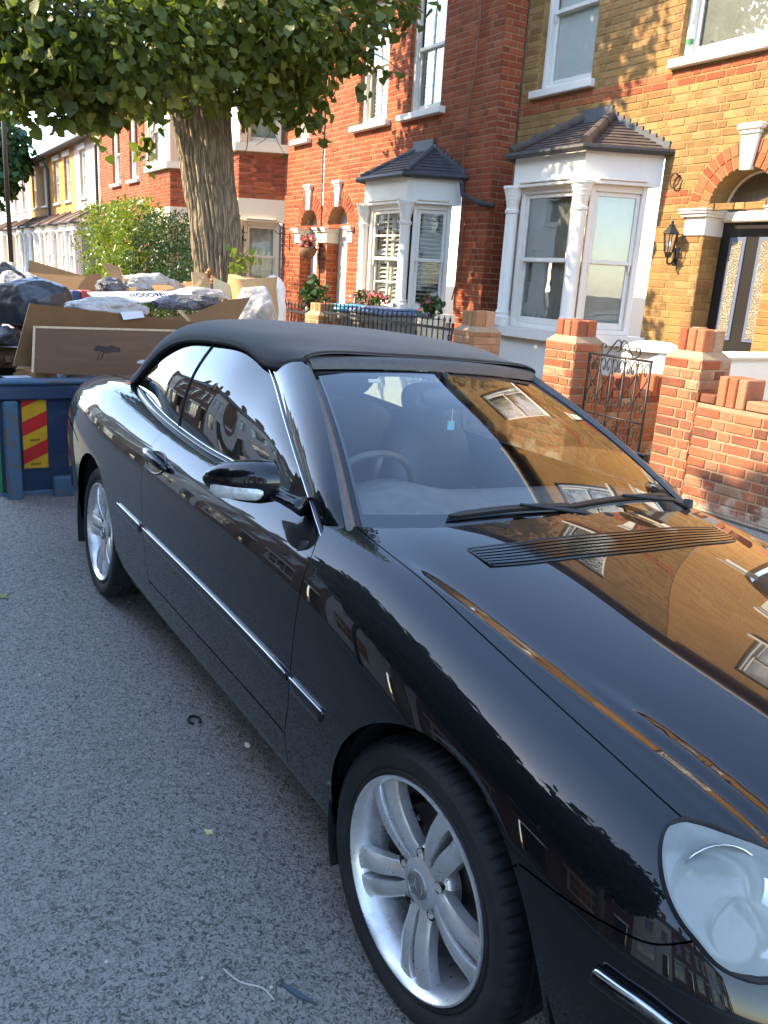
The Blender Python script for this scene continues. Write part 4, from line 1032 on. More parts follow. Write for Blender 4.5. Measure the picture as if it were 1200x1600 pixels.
def front_wall(x0, x1, zt, label, seed, castle=True, y0=WY+.03):
    g = thing('garden_wall', label, 'garden wall', ((x0+x1)/2, y0+.1, .05), 'brick front garden walls')
    core = MB().box(x0, x1, y0, y0+.215, .0, zt).build('wall_core', M['mortar_garden'], g)
    B = Bricks(300); B.face(Fr(x0, y0, 1, 0), 0, x1-x0, .03, zt, M['garden_brick'], core, [], 'flemish', seed=seed, proud=.006); B.finish()
    x = x0+.02; k = 0; r = random.Random(seed)
    while castle and x < x1-.2:
        if k % 2 == 0:
            flatbricks(g, M['garden_brick'], Matrix.Translation(Vector((x, y0, zt+.004))), min(.23 if k else .13, x1-x), seed+k); x += .24 if k else .14
        else: soldier(g, M['garden_brick'], Matrix.Translation(Vector((x, y0-.004, zt-.002))), 3, seed=seed+k); x += .245
        k += 1
    if not castle: flatbricks(g, M['garden_brick'], Matrix.Translation(Vector((x0, y0, zt+.004))), x1-x0, seed)
    return g
front_wall(-1.365, 1.9, .875, 'red brick front wall with castellated top right of the gate, salt-stained at its foot', 141, y0=WY+.012)
front_wall(-4.08, -3.03, .70, 'low red brick wall behind the car between two piers', 151, False)
# white bloom of salts at the foot of the wall: part of the brickwork, as a thin crust
# path wall behind the gate (its face looks along the street)
g = thing('path_wall', 'shaded castellated brick wall seen through the gate', 'garden wall', (-2.83, 4.4, .05))
core = MB().box(-2.94, -2.725, 3.86, 5.38, .0, .68).build('wall_core', M['mortar_garden'], g)
B = Bricks(300); B.face(Fr(-2.725, 3.86, 0, 1), 0, 1.52, .03, .68, M['garden_brick'], core, [], 'flemish', seed=161, proud=.006); B.finish()
y = 3.74+.14; k = 0
Mr = lambda y: Matrix(((0, -1, 0, -2.725), (1, 0, 0, y), (0, 0, 1, .683), (0, 0, 0, 1)))
while y < 5.3:
    if k % 2 == 1: flatbricks(g, M['garden_brick'], Mr(y), .15, 170+k); y += .155
    else: soldier(g, M['garden_brick'], Mr(y), 3, h=.20, seed=170+k); y += .25 if k else .20
    k += 1
wc = thing('render_pier', 'white rendered block with domed top between gate and bay', 'wall', (-3.35, 5.1, .1))
mb = MB(); mb.cbox(-3.55, -2.98, 5.0, 5.42, .05, 1.08, .06); mb.build('block', M['white_render'], wc); MB().lathe([(0, .10), (.16, .09), (.27, .05), (.31, .0)], (-3.265, 5.21, 1.07), 20).build('domed_cap', M['white_render'], wc, smooth=True)
wd = thing('divider_wall', 'white rendered low wall beside the black front door', 'wall', (-1.6, 4.7, .1))
MB().cbox(-1.75, -1.55, 4.05, 5.42, .05, 1.16, .03).build('wall', M['white_render'], wd); MB().cbox(-1.78, -1.52, 4.03, 5.42, 1.163, 1.21, .02).build('coping', M['white_render'], wd)
# ---------- wrought iron gate
def scroll(c, r, turns, a0, dirn, n=26, shrink=.25):
    out = []
    for i in range(n+1):
        q = i/n; rr = r*(1-(1-shrink)*q); a = a0+dirn*turns*2*PI*q; out.append((c[0]+rr*math.cos(a), c[1]+rr*math.sin(a)))
    return out
gate = thing('iron_gate', 'black wrought iron garden gate with scrollwork between two brick piers', 'gate', (-2.29, 3.64, .1))
GX0, GX1, GY, GZ0, GZ1 = -2.62, -1.945, 3.64, .14, 1.105
def rod(nm, pts, r=.006, par=gate): return MB().tube([(x, GY, z) for x, z in pts], r, 6).build(nm, M['iron'], par, smooth=True)
rod('gate_stile', [(GX0, GZ0), (GX0, GZ1)], .011); rod('gate_stile', [(GX1, GZ0), (GX1, GZ1)], .011); rod('gate_rail', [(GX0-.01, GZ1), (GX1+.01, GZ1)], .011); rod('gate_rail', [(GX0, GZ0), (GX1, GZ0)], .011); rod('gate_rail', [(GX0, .60), (GX1, .60)], .008)
W_ = GX1-GX0
for k in range(1, 5): rod('gate_bar', [(GX0+W_*k/5, GZ0), (GX0+W_*k/5, GZ1)], .006)
for k in range(5):
    xa, xb = GX0+W_*k/5, GX0+W_*(k+1)/5; xm = (xa+xb)/2; h = W_/5
    for s in (-1, 1):
        c = (xm+s*h*.24, 1.02)       # heart: outer curve and inner curl
        curl = scroll((xm+s*h*.23, 1.035), h*.22, .95, PI if s > 0 else 0, -s if False else (-1 if s > 0 else 1), 22, .45)
        arc = smooth_path([(xm, .86, 0), (xm+s*h*.36, .95, 0), (xm+s*h*.47, 1.03, 0), (xm+s*h*.30, 1.085, 0), (xm+s*h*.08, 1.05, 0), (xm+s*h*.10, .995, 0), (xm+s*h*.22, .985, 0), (xm+s*h*.26, 1.02, 0)], 5)
        rod('scroll', [(x, z) for x, z, _ in arc], .005)
        arc = smooth_path([(xm, .86, 0), (xm+s*h*.30, .80, 0), (xm+s*h*.42, .73, 0), (xm+s*h*.25, .685, 0), (xm+s*h*.10, .72, 0), (xm+s*h*.20, .755, 0)], 5)
        rod('scroll', [(x, z) for x, z, _ in arc], .005)
        for zz in (.52, .36, .20):
            arc = smooth_path([(xm, zz+.09, 0), (xm+s*h*.36, zz+.03, 0), (xm+s*h*.40, zz-.03, 0), (xm+s*h*.16, zz-.05, 0), (xm+s*h*.12, zz, 0), (xm+s*h*.24, zz+.01, 0)], 4)
            rod('scroll', [(x, z) for x, z, _ in arc], .0045)
xm = (GX0+GX1)/2
for s in (-1, 1):
    arc = smooth_path([(xm+s*.145, 1.115, 0), (xm+s*.11, 1.16, 0), (xm+s*.06, 1.225, 0), (xm+s*.025, 1.245, 0), (xm-s*.0, 1.21, 0), (xm+s*.0, 1.17, 0), (xm+s*.03, 1.15, 0), (xm+s*.055, 1.175, 0), (xm+s*.035, 1.19, 0)], 5); rod('crest_scroll', [(x, z) for x, z, _ in arc], .006)
    arc = smooth_path([(xm+s*.145, 1.115, 0), (xm+s*.19, 1.125, 0), (xm+s*.215, 1.165, 0), (xm+s*.195, 1.20, 0), (xm+s*.165, 1.19, 0), (xm+s*.170, 1.165, 0)], 5); rod('crest_scroll', [(x, z) for x, z, _ in arc], .006)
# ---------- railings by the bins
def railing(x0, x1, z1, label, pitch=.105, y=WY+.06, zb=.55):
    r = thing('railing', label, 'railing', ((x0+x1)/2, y, .05), 'black iron railings')
    MB().cbox(x0, x1, y-.1, y+.1, .03, zb, .01).build('plinth', M['white_render'], r)
    MB().box(x0, x1, y-.006, y+.006, z1-.12, z1-.09).build('rail', M['iron'], r); MB().box(x0, x1, y-.006, y+.006, zb+.06, zb+.085).build('rail', M['iron'], r)
    me = None; n = int((x1-x0)/pitch)
    for k in range(n):
        if me is None: me = MB().tube([(0, 0, zb), (0, 0, z1-.02)], .008, 6).lathe([(.008, z1-.03), (.016, z1-.015), (.012, z1), (.002, z1+.03)], (0, 0, 0), 6).mesh('bar', M['iron'])
        o = link('bar', me, r); o.location = (x0+(k+.5)*pitch, y, 0)
        if k % 6 == 3: MB().tube([(x0+(k+.5)*pitch+.028*math.cos(2*PI*j/14), y, z1-.19+.028*math.sin(2*PI*j/14)) for j in range(14)], .004, 5, closed=True).build('ring', M['iron'], r)
    return r
railing(-7.48, -4.46, 1.25, 'black iron railing in front of the grey wheelie bin')
railing(-10.3, -7.92, 1.20, 'short black railing left of the small tan pier, below the arched doors')
# ---------- wheelie bins
def bin_(x, y, z0, lid, label, w_=.58, h=.98):
    b = thing('wheelie_bin', label, 'wheelie bin', (x, y, z0), 'wheelie bins in the red house front garden')
    mb = MB(); t_ = .08
    mb.add([(x-w_/2+t_, y-.27, z0), (x+w_/2-t_, y-.27, z0), (x+w_/2-t_, y+.27, z0), (x-w_/2+t_, y+.27, z0), (x-w_/2+.02, y-.35, z0+h), (x+w_/2-.02, y-.35, z0+h), (x+w_/2-.02, y+.35, z0+h), (x-w_/2+.02, y+.35, z0+h)], [(0, 1, 5, 4), (1, 2, 6, 5), (2, 3, 7, 6), (3, 0, 4, 7), (0, 3, 2, 1)])
    mb.build('bin_body', M['bin_grey'], b)
    MB().cbox(x-w_/2, x+w_/2, y-.38, y+.37, z0+h-.10, z0+h, .015).build('bin_rim', M['bin_grey'], b)
    l = MB(); l.cbox(x-w_/2-.03, x+w_/2+.03, y-.41, y+.38, z0+h+.003, z0+h+.055, .02); l.cbox(x-w_/2+.06, x+w_/2-.06, y-.30, y+.28, z0+h+.056, z0+h+.085, .02); l.build('bin_lid', M[lid], b, angle=40)
    MB().tube([(x-.2, y+.40, z0+h-.02), (x+.2, y+.40, z0+h-.02)], .016, 8).build('bin_handle', M['black_plastic'], b)
    for s in (-1, 1): MB().lathe([(.10, -.03), (.10, .03)], (x+s*w_*.42, y+.30, z0+.09), 16, 'x').build('bin_wheel', M['rubber'], b)
    for k in (-1, 1): MB().cbox(x+k*.13-.012, x+k*.13+.012, y-.355, y-.335, z0+.35, z0+h-.12, .004).build('bin_rib', M['bin_grey'], b)
    return b
M['bin_grey'] = mcol('bin_grey', (.20, .19, .17), .6, 0, .2, 14, .1, 90); M['lid_blue'] = mcol('lid_blue', (.15, .20, .32), .4, 0, .12, 12); M['lid_cyan'] = mcol('lid_cyan', (.08, .33, .55), .4, 0, .12, 12)
bin_(-6.55, 4.05, .22, 'lid_blue', 'grey wheelie bin with a dull blue lid behind the railing', .78, .96)
bin_(-7.70, 4.15, .24, 'lid_cyan', 'wheelie bin with a bright cyan lid beside the tan pier', .60, .92)
# ---------- wall lantern, hook, plants
la = thing('wall_lantern', 'black carriage lantern on the yellow wall left of the door', 'wall lantern', (-3.40, YF, 2.0))
lx, ly, lz = -3.40, YF-.125, 2.17
MB().cbox(lx-.035, lx+.035, YF-.018, YF-.004, 1.93, 2.10, .006).build('back_plate', M['iron'], la)
MB().tube(smooth_path([(lx, YF-.02, 1.99), (lx, YF-.07, 1.94), (lx, ly, 1.95), (lx, ly, 2.02)], 5), .010, 8).build('bracket_arm', M['iron'], la, smooth=True)
MB().lathe([(.0, 2.0), (.025, 2.0), (.035, 2.02), (.045, 2.05)], (lx, ly, 0), 6).build('lantern_base', M['iron'], la)
for k in range(6):
    a = 2*PI*k/6; MB().tube([(lx+.045*math.cos(a), ly+.045*math.sin(a), 2.05), (lx+.072*math.cos(a), ly+.072*math.sin(a), 2.23)], .006, 5).build('lantern_bar', M['iron'], la)
MB().lathe([(.043, 2.05), (.068, 2.228)], (lx, ly, 0), 6).build('lantern_glass', M['lamp_glass'], la)
MB().lathe([(.088, 2.23), (.086, 2.24), (.045, 2.285), (.030, 2.30), (.034, 2.31), (.012, 2.33), (.016, 2.345), (.0, 2.36)], (lx, ly, 0), 6).build('lantern_roof', M['iron'], la)
MB().ball((lx, ly, 2.12), .022, 10, 7, (1, 1, 1.5)).build('bulb', M['white_gloss'], la, smooth=True)
hk = thing('wall_hook', 'small rusty ring hook on the red brick band by the bay', 'hook', (-3.53, YF-.03, 2.75))
MB().tube([(-3.53+.052*math.cos(a), YF-.035-.012*math.sin(a*.5), 2.755+.066*math.sin(a)) for a in np.linspace(1.0, 6.6, 22)], .010, 7).build('ring', mcol('rusty_iron', (.09, .035, .02), .8, 0, .4, 30), hk, smooth=True)
MB().tube([(-3.50, YF, 2.80), (-3.50, YF-.04, 2.80)], .008, 6).build('spike', M['iron'], hk)
bt = thing('water_bottle', 'clear plastic bottle standing on the upper right window sill', 'bottle', (-3.60, YF-.02, 3.90))
bx, by_ = -3.60, YF-.03
pr_ = [(0, 3.902), (.034, 3.902), (.037, 3.915), (.037, 3.96), (.033, 3.975), (.037, 3.99), (.037, 4.06), (.034, 4.08), (.037, 4.09), (.036, 4.13), (.022, 4.17), (.014, 4.185), (.014, 4.21)]
t = NT('bottle_plastic'); tr = t.n('ShaderNodeBsdfTransparent'); tr.inputs[0].default_value = (.88, .93, .92, 1); df = t.n('ShaderNodeBsdfPrincipled'); df.inputs['Base Color'].default_value = (.75, .80, .80, 1); df.inputs['Roughness'].default_value = .08
mx = t.n('ShaderNodeMixShader'); mx.inputs[0].default_value = .35; t.l(tr.outputs[0], mx.inputs[1]); t.l(df.outputs[0], mx.inputs[2]); M['bottle_plastic'] = t.fin(mx.outputs[0])
MB().lathe(pr_, (bx, by_, 0), 16).build('bottle_body', M['bottle_plastic'], bt, smooth=True); MB().lathe([(.016, 4.205), (.016, 4.228), (0, 4.228)], (bx, by_, 0), 12).build('bottle_cap', M['white_paint'], bt)
MB().lathe([(.0378, 4.0), (.0378, 4.05)], (bx, by_, 0), 16).build('bottle_label', mcol('label_green', (.05, .22, .08), .5), bt)

# ================================================================ trees, hedges, flowers
LEAF_V = np.array([(0, 0, 0), (0, .5, -.02), (0, 1.10, -.12), (-.38, -.07, .07), (-.56, .32, .11), (-.33, .76, .0), (.38, -.07, .03), (.56, .32, .02), (.33, .76, -.05)])
LEAF_F = np.array([(0, 1, 4, 3), (1, 2, 5, 4), (0, 6, 7, 1), (1, 7, 8, 2)])
SLIM_V = np.array([(0, 0, 0), (-.20, .45, .04), (.20, .45, .04), (0, 1.0, -.08)]); SLIM_F = np.array([(0, 2, 3, 1)])
def unit(a): return a/(np.linalg.norm(a, axis=-1, keepdims=True)+1e-9)
def leaf_frames(n, out, droop=.8, jit=.6):
    tip = unit(out*.5+np.array([0, 0, -droop])+RNG.normal(0, jit, (n, 3))*.6)
    nor = out*.7+np.array([0, 0, .6])+RNG.normal(0, jit, (n, 3))*.8
    nor = unit(nor-tip*np.sum(nor*tip, 1, keepdims=True)); sd = np.cross(tip, nor); return sd, tip, nor
def leaf_mesh(name, C, size, fr, mat, tone, LV=LEAF_V, LF=LEAF_F):
    sd, tip, nor = fr; n = len(C); m = len(LV)
    V = C[:, None]+size[:, None, None]*(LV[None, :, 0:1]*sd[:, None]+(LV[None, :, 1:2])*tip[:, None]+LV[None, :, 2:3]*nor[:, None])
    F = (LF[None]+(np.arange(n)*m)[:, None, None]).reshape(-1, LF.shape[1])
    return rawmesh(name, V.reshape(-1, 3), F, mat, np.repeat(tone, len(LF)))
def clump_points(clumps, n, shell=.55):
    w_ = np.array([c[3]**2.2 for c in clumps]); k = RNG.choice(len(clumps), n, p=w_/w_.sum())
    d = unit(RNG.normal(size=(n, 3))); r = np.array([c[3] for c in clumps])[k]*(shell+(1-shell)*RNG.random(n))**.8
    sq = np.array([1, 1, .85]); ctr = np.array([c[:3] for c in clumps])[k]
    return ctr+d*r[:, None]*sq, d
def singles(parent, C, size, fr, mat, tone, cap, vis=None):
    """the leaves that show largest, each an object of its own; returns the mask of the others"""
    W = view(C); px = size/np.maximum(W[:, 2], .3); ok = (W[:, 0] > -8) & (W[:, 0] < 1208) & (W[:, 1] > -8) & (W[:, 1] < 480)
    # only the front leaf of every small patch of the picture can be seen
    cell = {}; 
    for i in np.argsort(W[:, 2]):
        if not ok[i]: continue
        key = (int(W[i, 0]//9), int(W[i, 1]//9))
        if key not in cell: cell[key] = i
    cand = np.array(sorted(cell.values(), key=lambda i: -px[i])[:cap], int)
    meshes = [leaf_mesh('leaf', np.zeros((1, 3)), np.ones(1), (np.array([[1., 0, 0]]), np.array([[0, 1., 0]]), np.array([[0, 0, 1.]])), mat, np.array([q])) for q in np.linspace(.1, .95, 8)]
    sd, tip, nor = fr
    for i in cand:
        o = link('leaf', meshes[min(7, int(tone[i]*8))], parent); s = size[i]
        o.matrix_basis = Matrix(((sd[i, 0]*s, tip[i, 0]*s, nor[i, 0]*s, C[i, 0]), (sd[i, 1]*s, tip[i, 1]*s, nor[i, 1]*s, C[i, 1]), (sd[i, 2]*s, tip[i, 2]*s, nor[i, 2]*s, C[i, 2]), (0, 0, 0, 1)))
    m = np.ones(len(C), bool); m[cand] = False; return m
# ---------- the big lime
lime = thing('lime_tree', 'big lime tree with thick ridged trunk behind the skip', 'tree', (-7.22, 2.05, .05))
tx, ty = -7.22, 2.05
axis = [(tx+.05, ty+.05, 0, .44), (tx+.04, ty+.04, .35, .34), (tx+.01, ty+.01, .9, .295), (tx-.01, ty-.02, 1.4, .280), (tx-.05, ty-.07, 2.0, .275), (tx-.10, ty-.15, 2.6, .285), (tx-.15, ty-.22, 3.2, .31), (tx-.20, ty-.28, 3.8, .36), (tx-.2, ty-.3, 4.4, .30)]
na, V = 200, []
for i in range(65):
    q = i/64*(len(axis)-1); j = min(int(q), len(axis)-2); f = q-j; a, b = axis[j], axis[j+1]
    cx, cy, cz, r = [a[k]*(1-f)+b[k]*f for k in range(4)]
    for k in range(na):
        an = 2*PI*k/na
        rr = r*(1+.035*math.sin(5*an+cz*.8)+.022*math.sin(11*an-cz*.9))+.011*abs(math.sin(15*an+1.2*math.sin(cz*2.1)+.5*math.sin(cz*5)))+.009*math.sin(37*an+1.5*math.sin(cz*1.7))+.004*math.sin(61*an+cz*3)
        for (za, aa, am, sz, sa) in ((2.42, 3.75, .05, .16, .5), (1.15, 5.55, .10, .15, .40), (1.9, 4.5, .03, .2, .6), (2.05, 5.2, .03, .12, .4), (1.2, 3.6, .03, .18, .5)):    # burrs
            da = (an-aa+PI) % (2*PI)-PI; rr += am*math.exp(-((cz-za)/sz)**2-(da/sa)**2)
        V.append((cx+rr*math.cos(an), cy+rr*math.sin(an), cz))
F = [(i*na+k, i*na+(k+1) % na, (i+1)*na+(k+1) % na, (i+1)*na+k) for i in range(64) for k in range(na)]
trunk = link('trunk', rawmesh('trunk', V, F, M['lime_bark'], smooth=True), lime)
fung = MB()
for k in range(9): fung.ball((tx-.04+.05*math.sin(k*2.1)+.22, ty-.24+.03*math.cos(k), 1.50+.035*(k % 5)-.05), .035, 8, 6, (1, .8, .7))
fung.build('bracket_fungus', mcol('fungus', (.55, .22, .07), .7, 0, .3, 20), trunk, smooth=True)
CL = [(-6.200, -0.358, 3.348)+(.62,), (-5.960, -0.028, 3.262)+(.58,), (-6.118, -0.119, 3.556)+(.80,), (-5.834, 0.420, 3.369)+(.66,), (-5.924, 0.227, 3.634)+(.85,), (-5.898, 0.851, 3.641)+(.85,), (-6.990, 1.038, 3.575)+(.60,), (-6.279, 1.550, 3.896)+(.90,), (-6.322, 1.982, 3.747)+(.72,), (-6.418, 2.320, 3.574)+(.52,), (-6.291, 2.609, 3.380)+(.33,), (-6.250, 2.418, 3.992)+(.78,), (-6.239, 2.973, 4.277)+(.62,), (-6.281, 3.132, 3.971)+(.28,), (-6.412, 3.628, 4.566)+(.40,), (-6.343, -0.395, 3.700)+(.75,), (-7.462, 1.755, 3.769)+(.62,), (-6.127, 0.128, 2.955)+(.20,), (-6.177, -0.141, 2.959)+(.22,), (-6.074, 0.437, 3.015)+(.22,), (-7.351, 2.413, 3.589)+(.45,), (-5.946, 1.113, 3.914)+(.7,), (-5.834, 1.975, 4.115)+(.7,),
      (-7.7, 2.2, 5.2, 1.5), (-8.5, 1.8, 5.8, 1.3), (-7.1, 1.9, 5.8, 1.3), (-7.9, 3.1, 5.6, 1.3), (-7.7, 1.1, 6.4, 1.3), (-8.5, 2.6, 7.0, 1.5), (-7.2, 2.4, 7.3, 1.3), (-7.8, 1.9, 8.2, 1.4), (-7.6, 2.6, 6.4, 1.6), (-8.9, 2.8, 4.9, .9), (-8.2, 3.3, 4.3, .8), (-6.5, 2.2, 7.4, .85), (-6.4, 2.0, 8.2, .8)]
NL = 34000
C, d_ = clump_points(CL, NL, .35)
# trailing twigs at the right edge of the crown
tw = []
for (a, b, n) in (((-6.162, 2.572, 3.295), (-5.940, 2.750, 2.972), 16), ((-6.031, 3.241, 3.803), (-5.800, 3.586, 3.773), 14), ((-6.045, 3.137, 3.649), (-5.928, 3.225, 3.469), 7), ((-6.240, 3.617, 4.401), (-5.982, 4.118, 4.585), 12), ((-6.146, 3.806, 4.482), (-6.038, 3.878, 4.296), 6), ((-6.270, -0.292, 2.949), (-6.162, -0.208, 2.786), 8), ((-6.083, 0.175, 2.912), (-5.970, 0.258, 2.736), 9), ((-5.935, 0.431, 2.958), (-5.914, 0.361, 2.766), 8), ((-6.100, -0.047, 2.910), (-6.017, -0.004, 2.744), 8), ((-6.297, -0.408, 3.173), (-6.191, -0.404, 2.869), 10), ((-6.647, 0.999, 3.218), (-6.588, 1.032, 3.107), 6), ((-6.338, 1.116, 3.253), (-6.172, 1.310, 3.132), 10), ((-6.750, 2.090, 3.394), (-6.613, 2.202, 3.200), 9)):
    a, b = np.array(a), np.array(b)
    for k in range(n): tw.append(a+(b-a)*(k+RNG.random()*.6)/n+RNG.normal(0, .025, 3))
SPR = []
for k in range(24):                # sprigs that break the outline of the crown, each on its own twig
    a = np.array([-6.9+RNG.normal(0, .4), RNG.uniform(-.4, 2.6), RNG.uniform(2.85, 3.9)]); dr = unit(np.array([RNG.normal(.2, .4), RNG.normal(-.1, .45), -RNG.uniform(.6, 1.1)]))
    SPR.append((tuple(a+np.array([-.35, .1, .75])), tuple(a), tuple(a+dr*.38)))
    for j in range(9): tw.append(a+dr*(j*.045)+RNG.normal(0, .022, 3))
tw = np.array(tw); C = np.concatenate([C, tw]); d_ = np.concatenate([d_, unit(RNG.normal(size=(len(tw), 3))+np.array([0, -.5, 0]))])
keep = ~((C[:, 2] < 2.35) | ((np.hypot(C[:, 0]-tx+.1, C[:, 1]-ty+.12) < .42) & (C[:, 2] < 4.2))); 
# nothing hangs in front of the trunk below its first fork
W = view(C); keep &= ~((W[:, 1] > 178) & (W[:, 0] > 258) & (W[:, 0] < 372)) & ~((W[:, 1] > 205) & (W[:, 0] > 240) & (W[:, 0] < 440))
C, d_ = C[keep], d_[keep]; n = len(C); size = RNG.uniform(.045, .125, n)*RNG.choice([1, 1, 1, .75], n); tone = np.clip(RNG.beta(2.2, 2.2, n), 0, 1)
frm = leaf_frames(n, d_, .55, 1.0)
crown = MB(); 
for (p, q, r0, r1) in (((tx-.14, ty-.18, 3.5), (-6.4, 1.9, 6.2), .20, .08), ((tx-.14, ty-.2, 3.7), (-8.2, 1.6, 5.8), .20, .07), ((tx-.15, ty-.2, 4.0), (-7.4, 1.9, 8.2), .24, .06), ((tx-.1, ty-.1, 3.4), (-7.3, 3.3, 5.6), .16, .06), ((tx-.1, ty-.3, 3.5), (-6.6, .9, 3.9), .13, .04), ((-6.6, .9, 3.9), (-6.913, 0.561, 3.543), .04, .012), ((-6.5, 1.6, 4.8), (-6.346, 2.509, 3.718), .06, .012), ((-6.400, 2.385, 3.644), (-5.981, 2.722, 3.042), .012, .004), ((-6.210, 3.052, 3.976), (-5.810, 3.575, 3.779), .010, .004), ((-6.6, 2.2, 5.0), (-6.296, 3.564, 4.465), .05, .01)):
    p, q = Vector(p), Vector(q); md = p.lerp(q, .5)+Vector((0, 0, .12*(q-p).length))
    crown.tube(smooth_path([tuple(p), tuple(md), tuple(q)], 6), list(np.linspace(r0, r1, 13)), 8)
for p in SPR: crown.tube(smooth_path(p, 4), list(np.linspace(.008, .002, 9)), 5)
cr = crown.build('limbs', M['branch'], lime, smooth=True)
rest = singles(cr, C, size, frm, M['lime_leaf'], tone, 300)
f2 = tuple(a[rest] for a in frm)
tag(link('leaves', leaf_mesh('leaves', C[rest], size[rest], f2, M['lime_leaf'], tone[rest]), cr), kind='stuff')
# sucker shoot with big bright leaves low on the trunk
sk = np.array([(-6.545, 1.950, 1.795), (-6.504, 1.994, 1.756), (-6.537, 1.917, 1.710), (-6.469, 2.012, 1.689), (-6.496, 1.962, 1.672), (-6.451, 2.095, 1.791), (-6.424, 2.116, 1.751), (-6.575, 1.900, 1.791), (-6.481, 2.046, 1.787), (-6.481, 2.076, 1.845), (-6.499, 1.933, 1.628), (-6.462, 1.979, 1.604)])
sk = np.repeat(sk, 3, 0)+RNG.normal(0, .03, (36, 3)); fs = leaf_frames(len(sk), unit(RNG.normal(size=(len(sk), 3))+np.array([.6, -.6, .3])), .5, .5)
sh = thing('sucker_shoot', 'bright green sucker shoot growing from the side of the trunk', 'shoot', (-6.869, 2.097, 1.572))
MB().tube([(-6.869, 2.081, 1.542), (-6.801, 2.099, 1.738), (-6.776, 2.214, 1.881)], [.010, .006, .003], 6).tube([(-6.789, 2.080, 1.666), (-6.619, 2.214, 1.783)], [.006, .003], 6).build('stem', M['branch'], sh)
link('leaves', leaf_mesh('leaves', sk, RNG.uniform(.045, .085, len(sk)), fs, M['bright_leaf'], .5+.5*RNG.random(len(sk))), sh)
# ---------- hedges in the gardens beyond
def hedge(label, lumps, n, mat, s0, s1, slim=True, core=True):
    xs_ = [l[0] for l in lumps]; h = thing('hedge', label, 'hedge', (float(np.mean(xs_)), 3.7, .1))
    C, dd = clump_points(lumps, n, .72); C = C[(C[:, 2] > .1)]; dd = dd[:len(C)]; dd = unit(C-np.array([np.mean(xs_), 3.9, 1.2]))*.4+RNG.normal(0, .5, C.shape); dd = unit(dd)
    fr = leaf_frames(len(C), dd, -.15, .8)
    tag(link('leaves', leaf_mesh('leaves', C, RNG.uniform(s0, s1, len(C)), fr, M[mat], RNG.random(len(C)), SLIM_V if slim else LEAF_V, SLIM_F if slim else LEAF_F), h), kind='stuff')
    mb = MB()
    for l in lumps[::2]: mb.tube([(l[0], l[1], .1), (l[0]+.05, l[1], l[2])], .03, 6)
    mb.build('stems', M['branch'], h)
    return h
r = random.Random(3)
hedge('dark green clipped hedge beside the tree trunk', [(x, 3.55+.5*r.random(), .6+.55*k, .52) for x in np.arange(-16.2, -12.1, .45) for k in range(4)], 15000, 'dark_leaf', .05, .09)
hedge('sunny yellow-green shrub left of the dark hedge', [(x, 3.5+.55*r.random(), .5+.52*k, .55) for x in np.arange(-21.0, -16.0, .5) for k in range(5 if True else 4)], 15000, 'bright_leaf', .08, .15)
# ---------- street trees
def street_tree(x, y, zc, rx, rz, trunk_h, n, mat, label, size, seed, group):
    rr = random.Random(seed); h = thing('street_tree', label, 'tree', (x, y, .05), group)
    lumps = []
    for k in range(40):
        a = rr.uniform(0, 2*PI); b = rr.uniform(-1, 1); c = math.sqrt(max(0, 1-b*b))*.72; lumps.append((x+rx*c*math.cos(a), y+rx*c*math.sin(a), zc+rz*b*.75, rr.uniform(.28, .46)*rx))
    lumps += [(x, y, zc, .75*rx), (x-.5, y+.4, zc-.3, .7*rx), (x+.6, y, zc+.2, .7*rx)]
    C, dd = clump_points(lumps, n, .3); fr = leaf_frames(len(C), dd, .5, .7)
    mb = MB(); mb.tube([(x, y, 0), (x+.05, y, trunk_h*.5), (x-.05, y+.05, trunk_h), (x, y, zc)], [.24, .20, .17, .08], 12)
    for k in range(7):
        l = lumps[k*3]; mb.tube([(x, y, trunk_h), ((x+l[0])/2, (y+l[1])/2, (trunk_h+l[2])/2+.3), l[:3]], [.10, .06, .02], 7)
    mb.build('trunk', M['lime_bark'], h, smooth=True)
    tag(link('crown', leaf_mesh('crown', C, RNG.uniform(*size, len(C)), fr, M[mat], RNG.random(len(C)), SLIM_V if n > 20000 else LEAF_V, SLIM_F if n > 20000 else LEAF_F), h), kind='stuff')
    return h
street_tree(-37.5, 2.6, 5.6, 2.3, 2.6, 2.6, 7000, 'street_leaf', 'street tree far down the pavement at the left edge', (.18, .30), 1, 'street trees')
street_tree(-3.6, -6.95, 5.6, 3.3, 1.85, 2.8, 19900, 'street_leaf', 'street tree across the road, nearer the rear of the car, seen mirrored in its glass', (.20, .33), 2, 'street trees')
street_tree(1.6, -7.0, 5.5, 3.1, 1.85, 2.8, 17000, 'street_leaf', 'street tree across the road beyond the bonnet, seen mirrored in its paint', (.20, .33), 3, 'street trees')
# ---------- garden plants and flowers
def plant(label, cat, c, r, n, mat, size, extra=None, loc=None, stems=5, group=None):
    h = thing(cat.replace(' ', '_'), label, cat, loc or (c[0], c[1], c[2]-r[2]), group)
    C = np.array(c)+unit(RNG.normal(size=(n, 3)))*(RNG.random((n, 1))**.5)*np.array(r); d2 = unit(RNG.normal(size=(n, 3)))
    link('leaves', leaf_mesh('leaves', C, RNG.uniform(*size, n), leaf_frames(n, d2, -.1, .8), M[mat], RNG.random(n)), h)
    if extra:
        m_, k, s_ = extra; C2 = np.array(c)+unit(RNG.normal(size=(k, 3))+np.array([.2, -.6, .6]))*(RNG.uniform(.8, 1.1, (k, 1)))*np.array(r); 
        link('flowers', leaf_mesh('flowers', C2, RNG.uniform(*s_, k), leaf_frames(k, unit(RNG.normal(size=(k, 3))+np.array([.3, -.6, .5])), 0, .8), M[m_], RNG.random(k)), h)
    return h
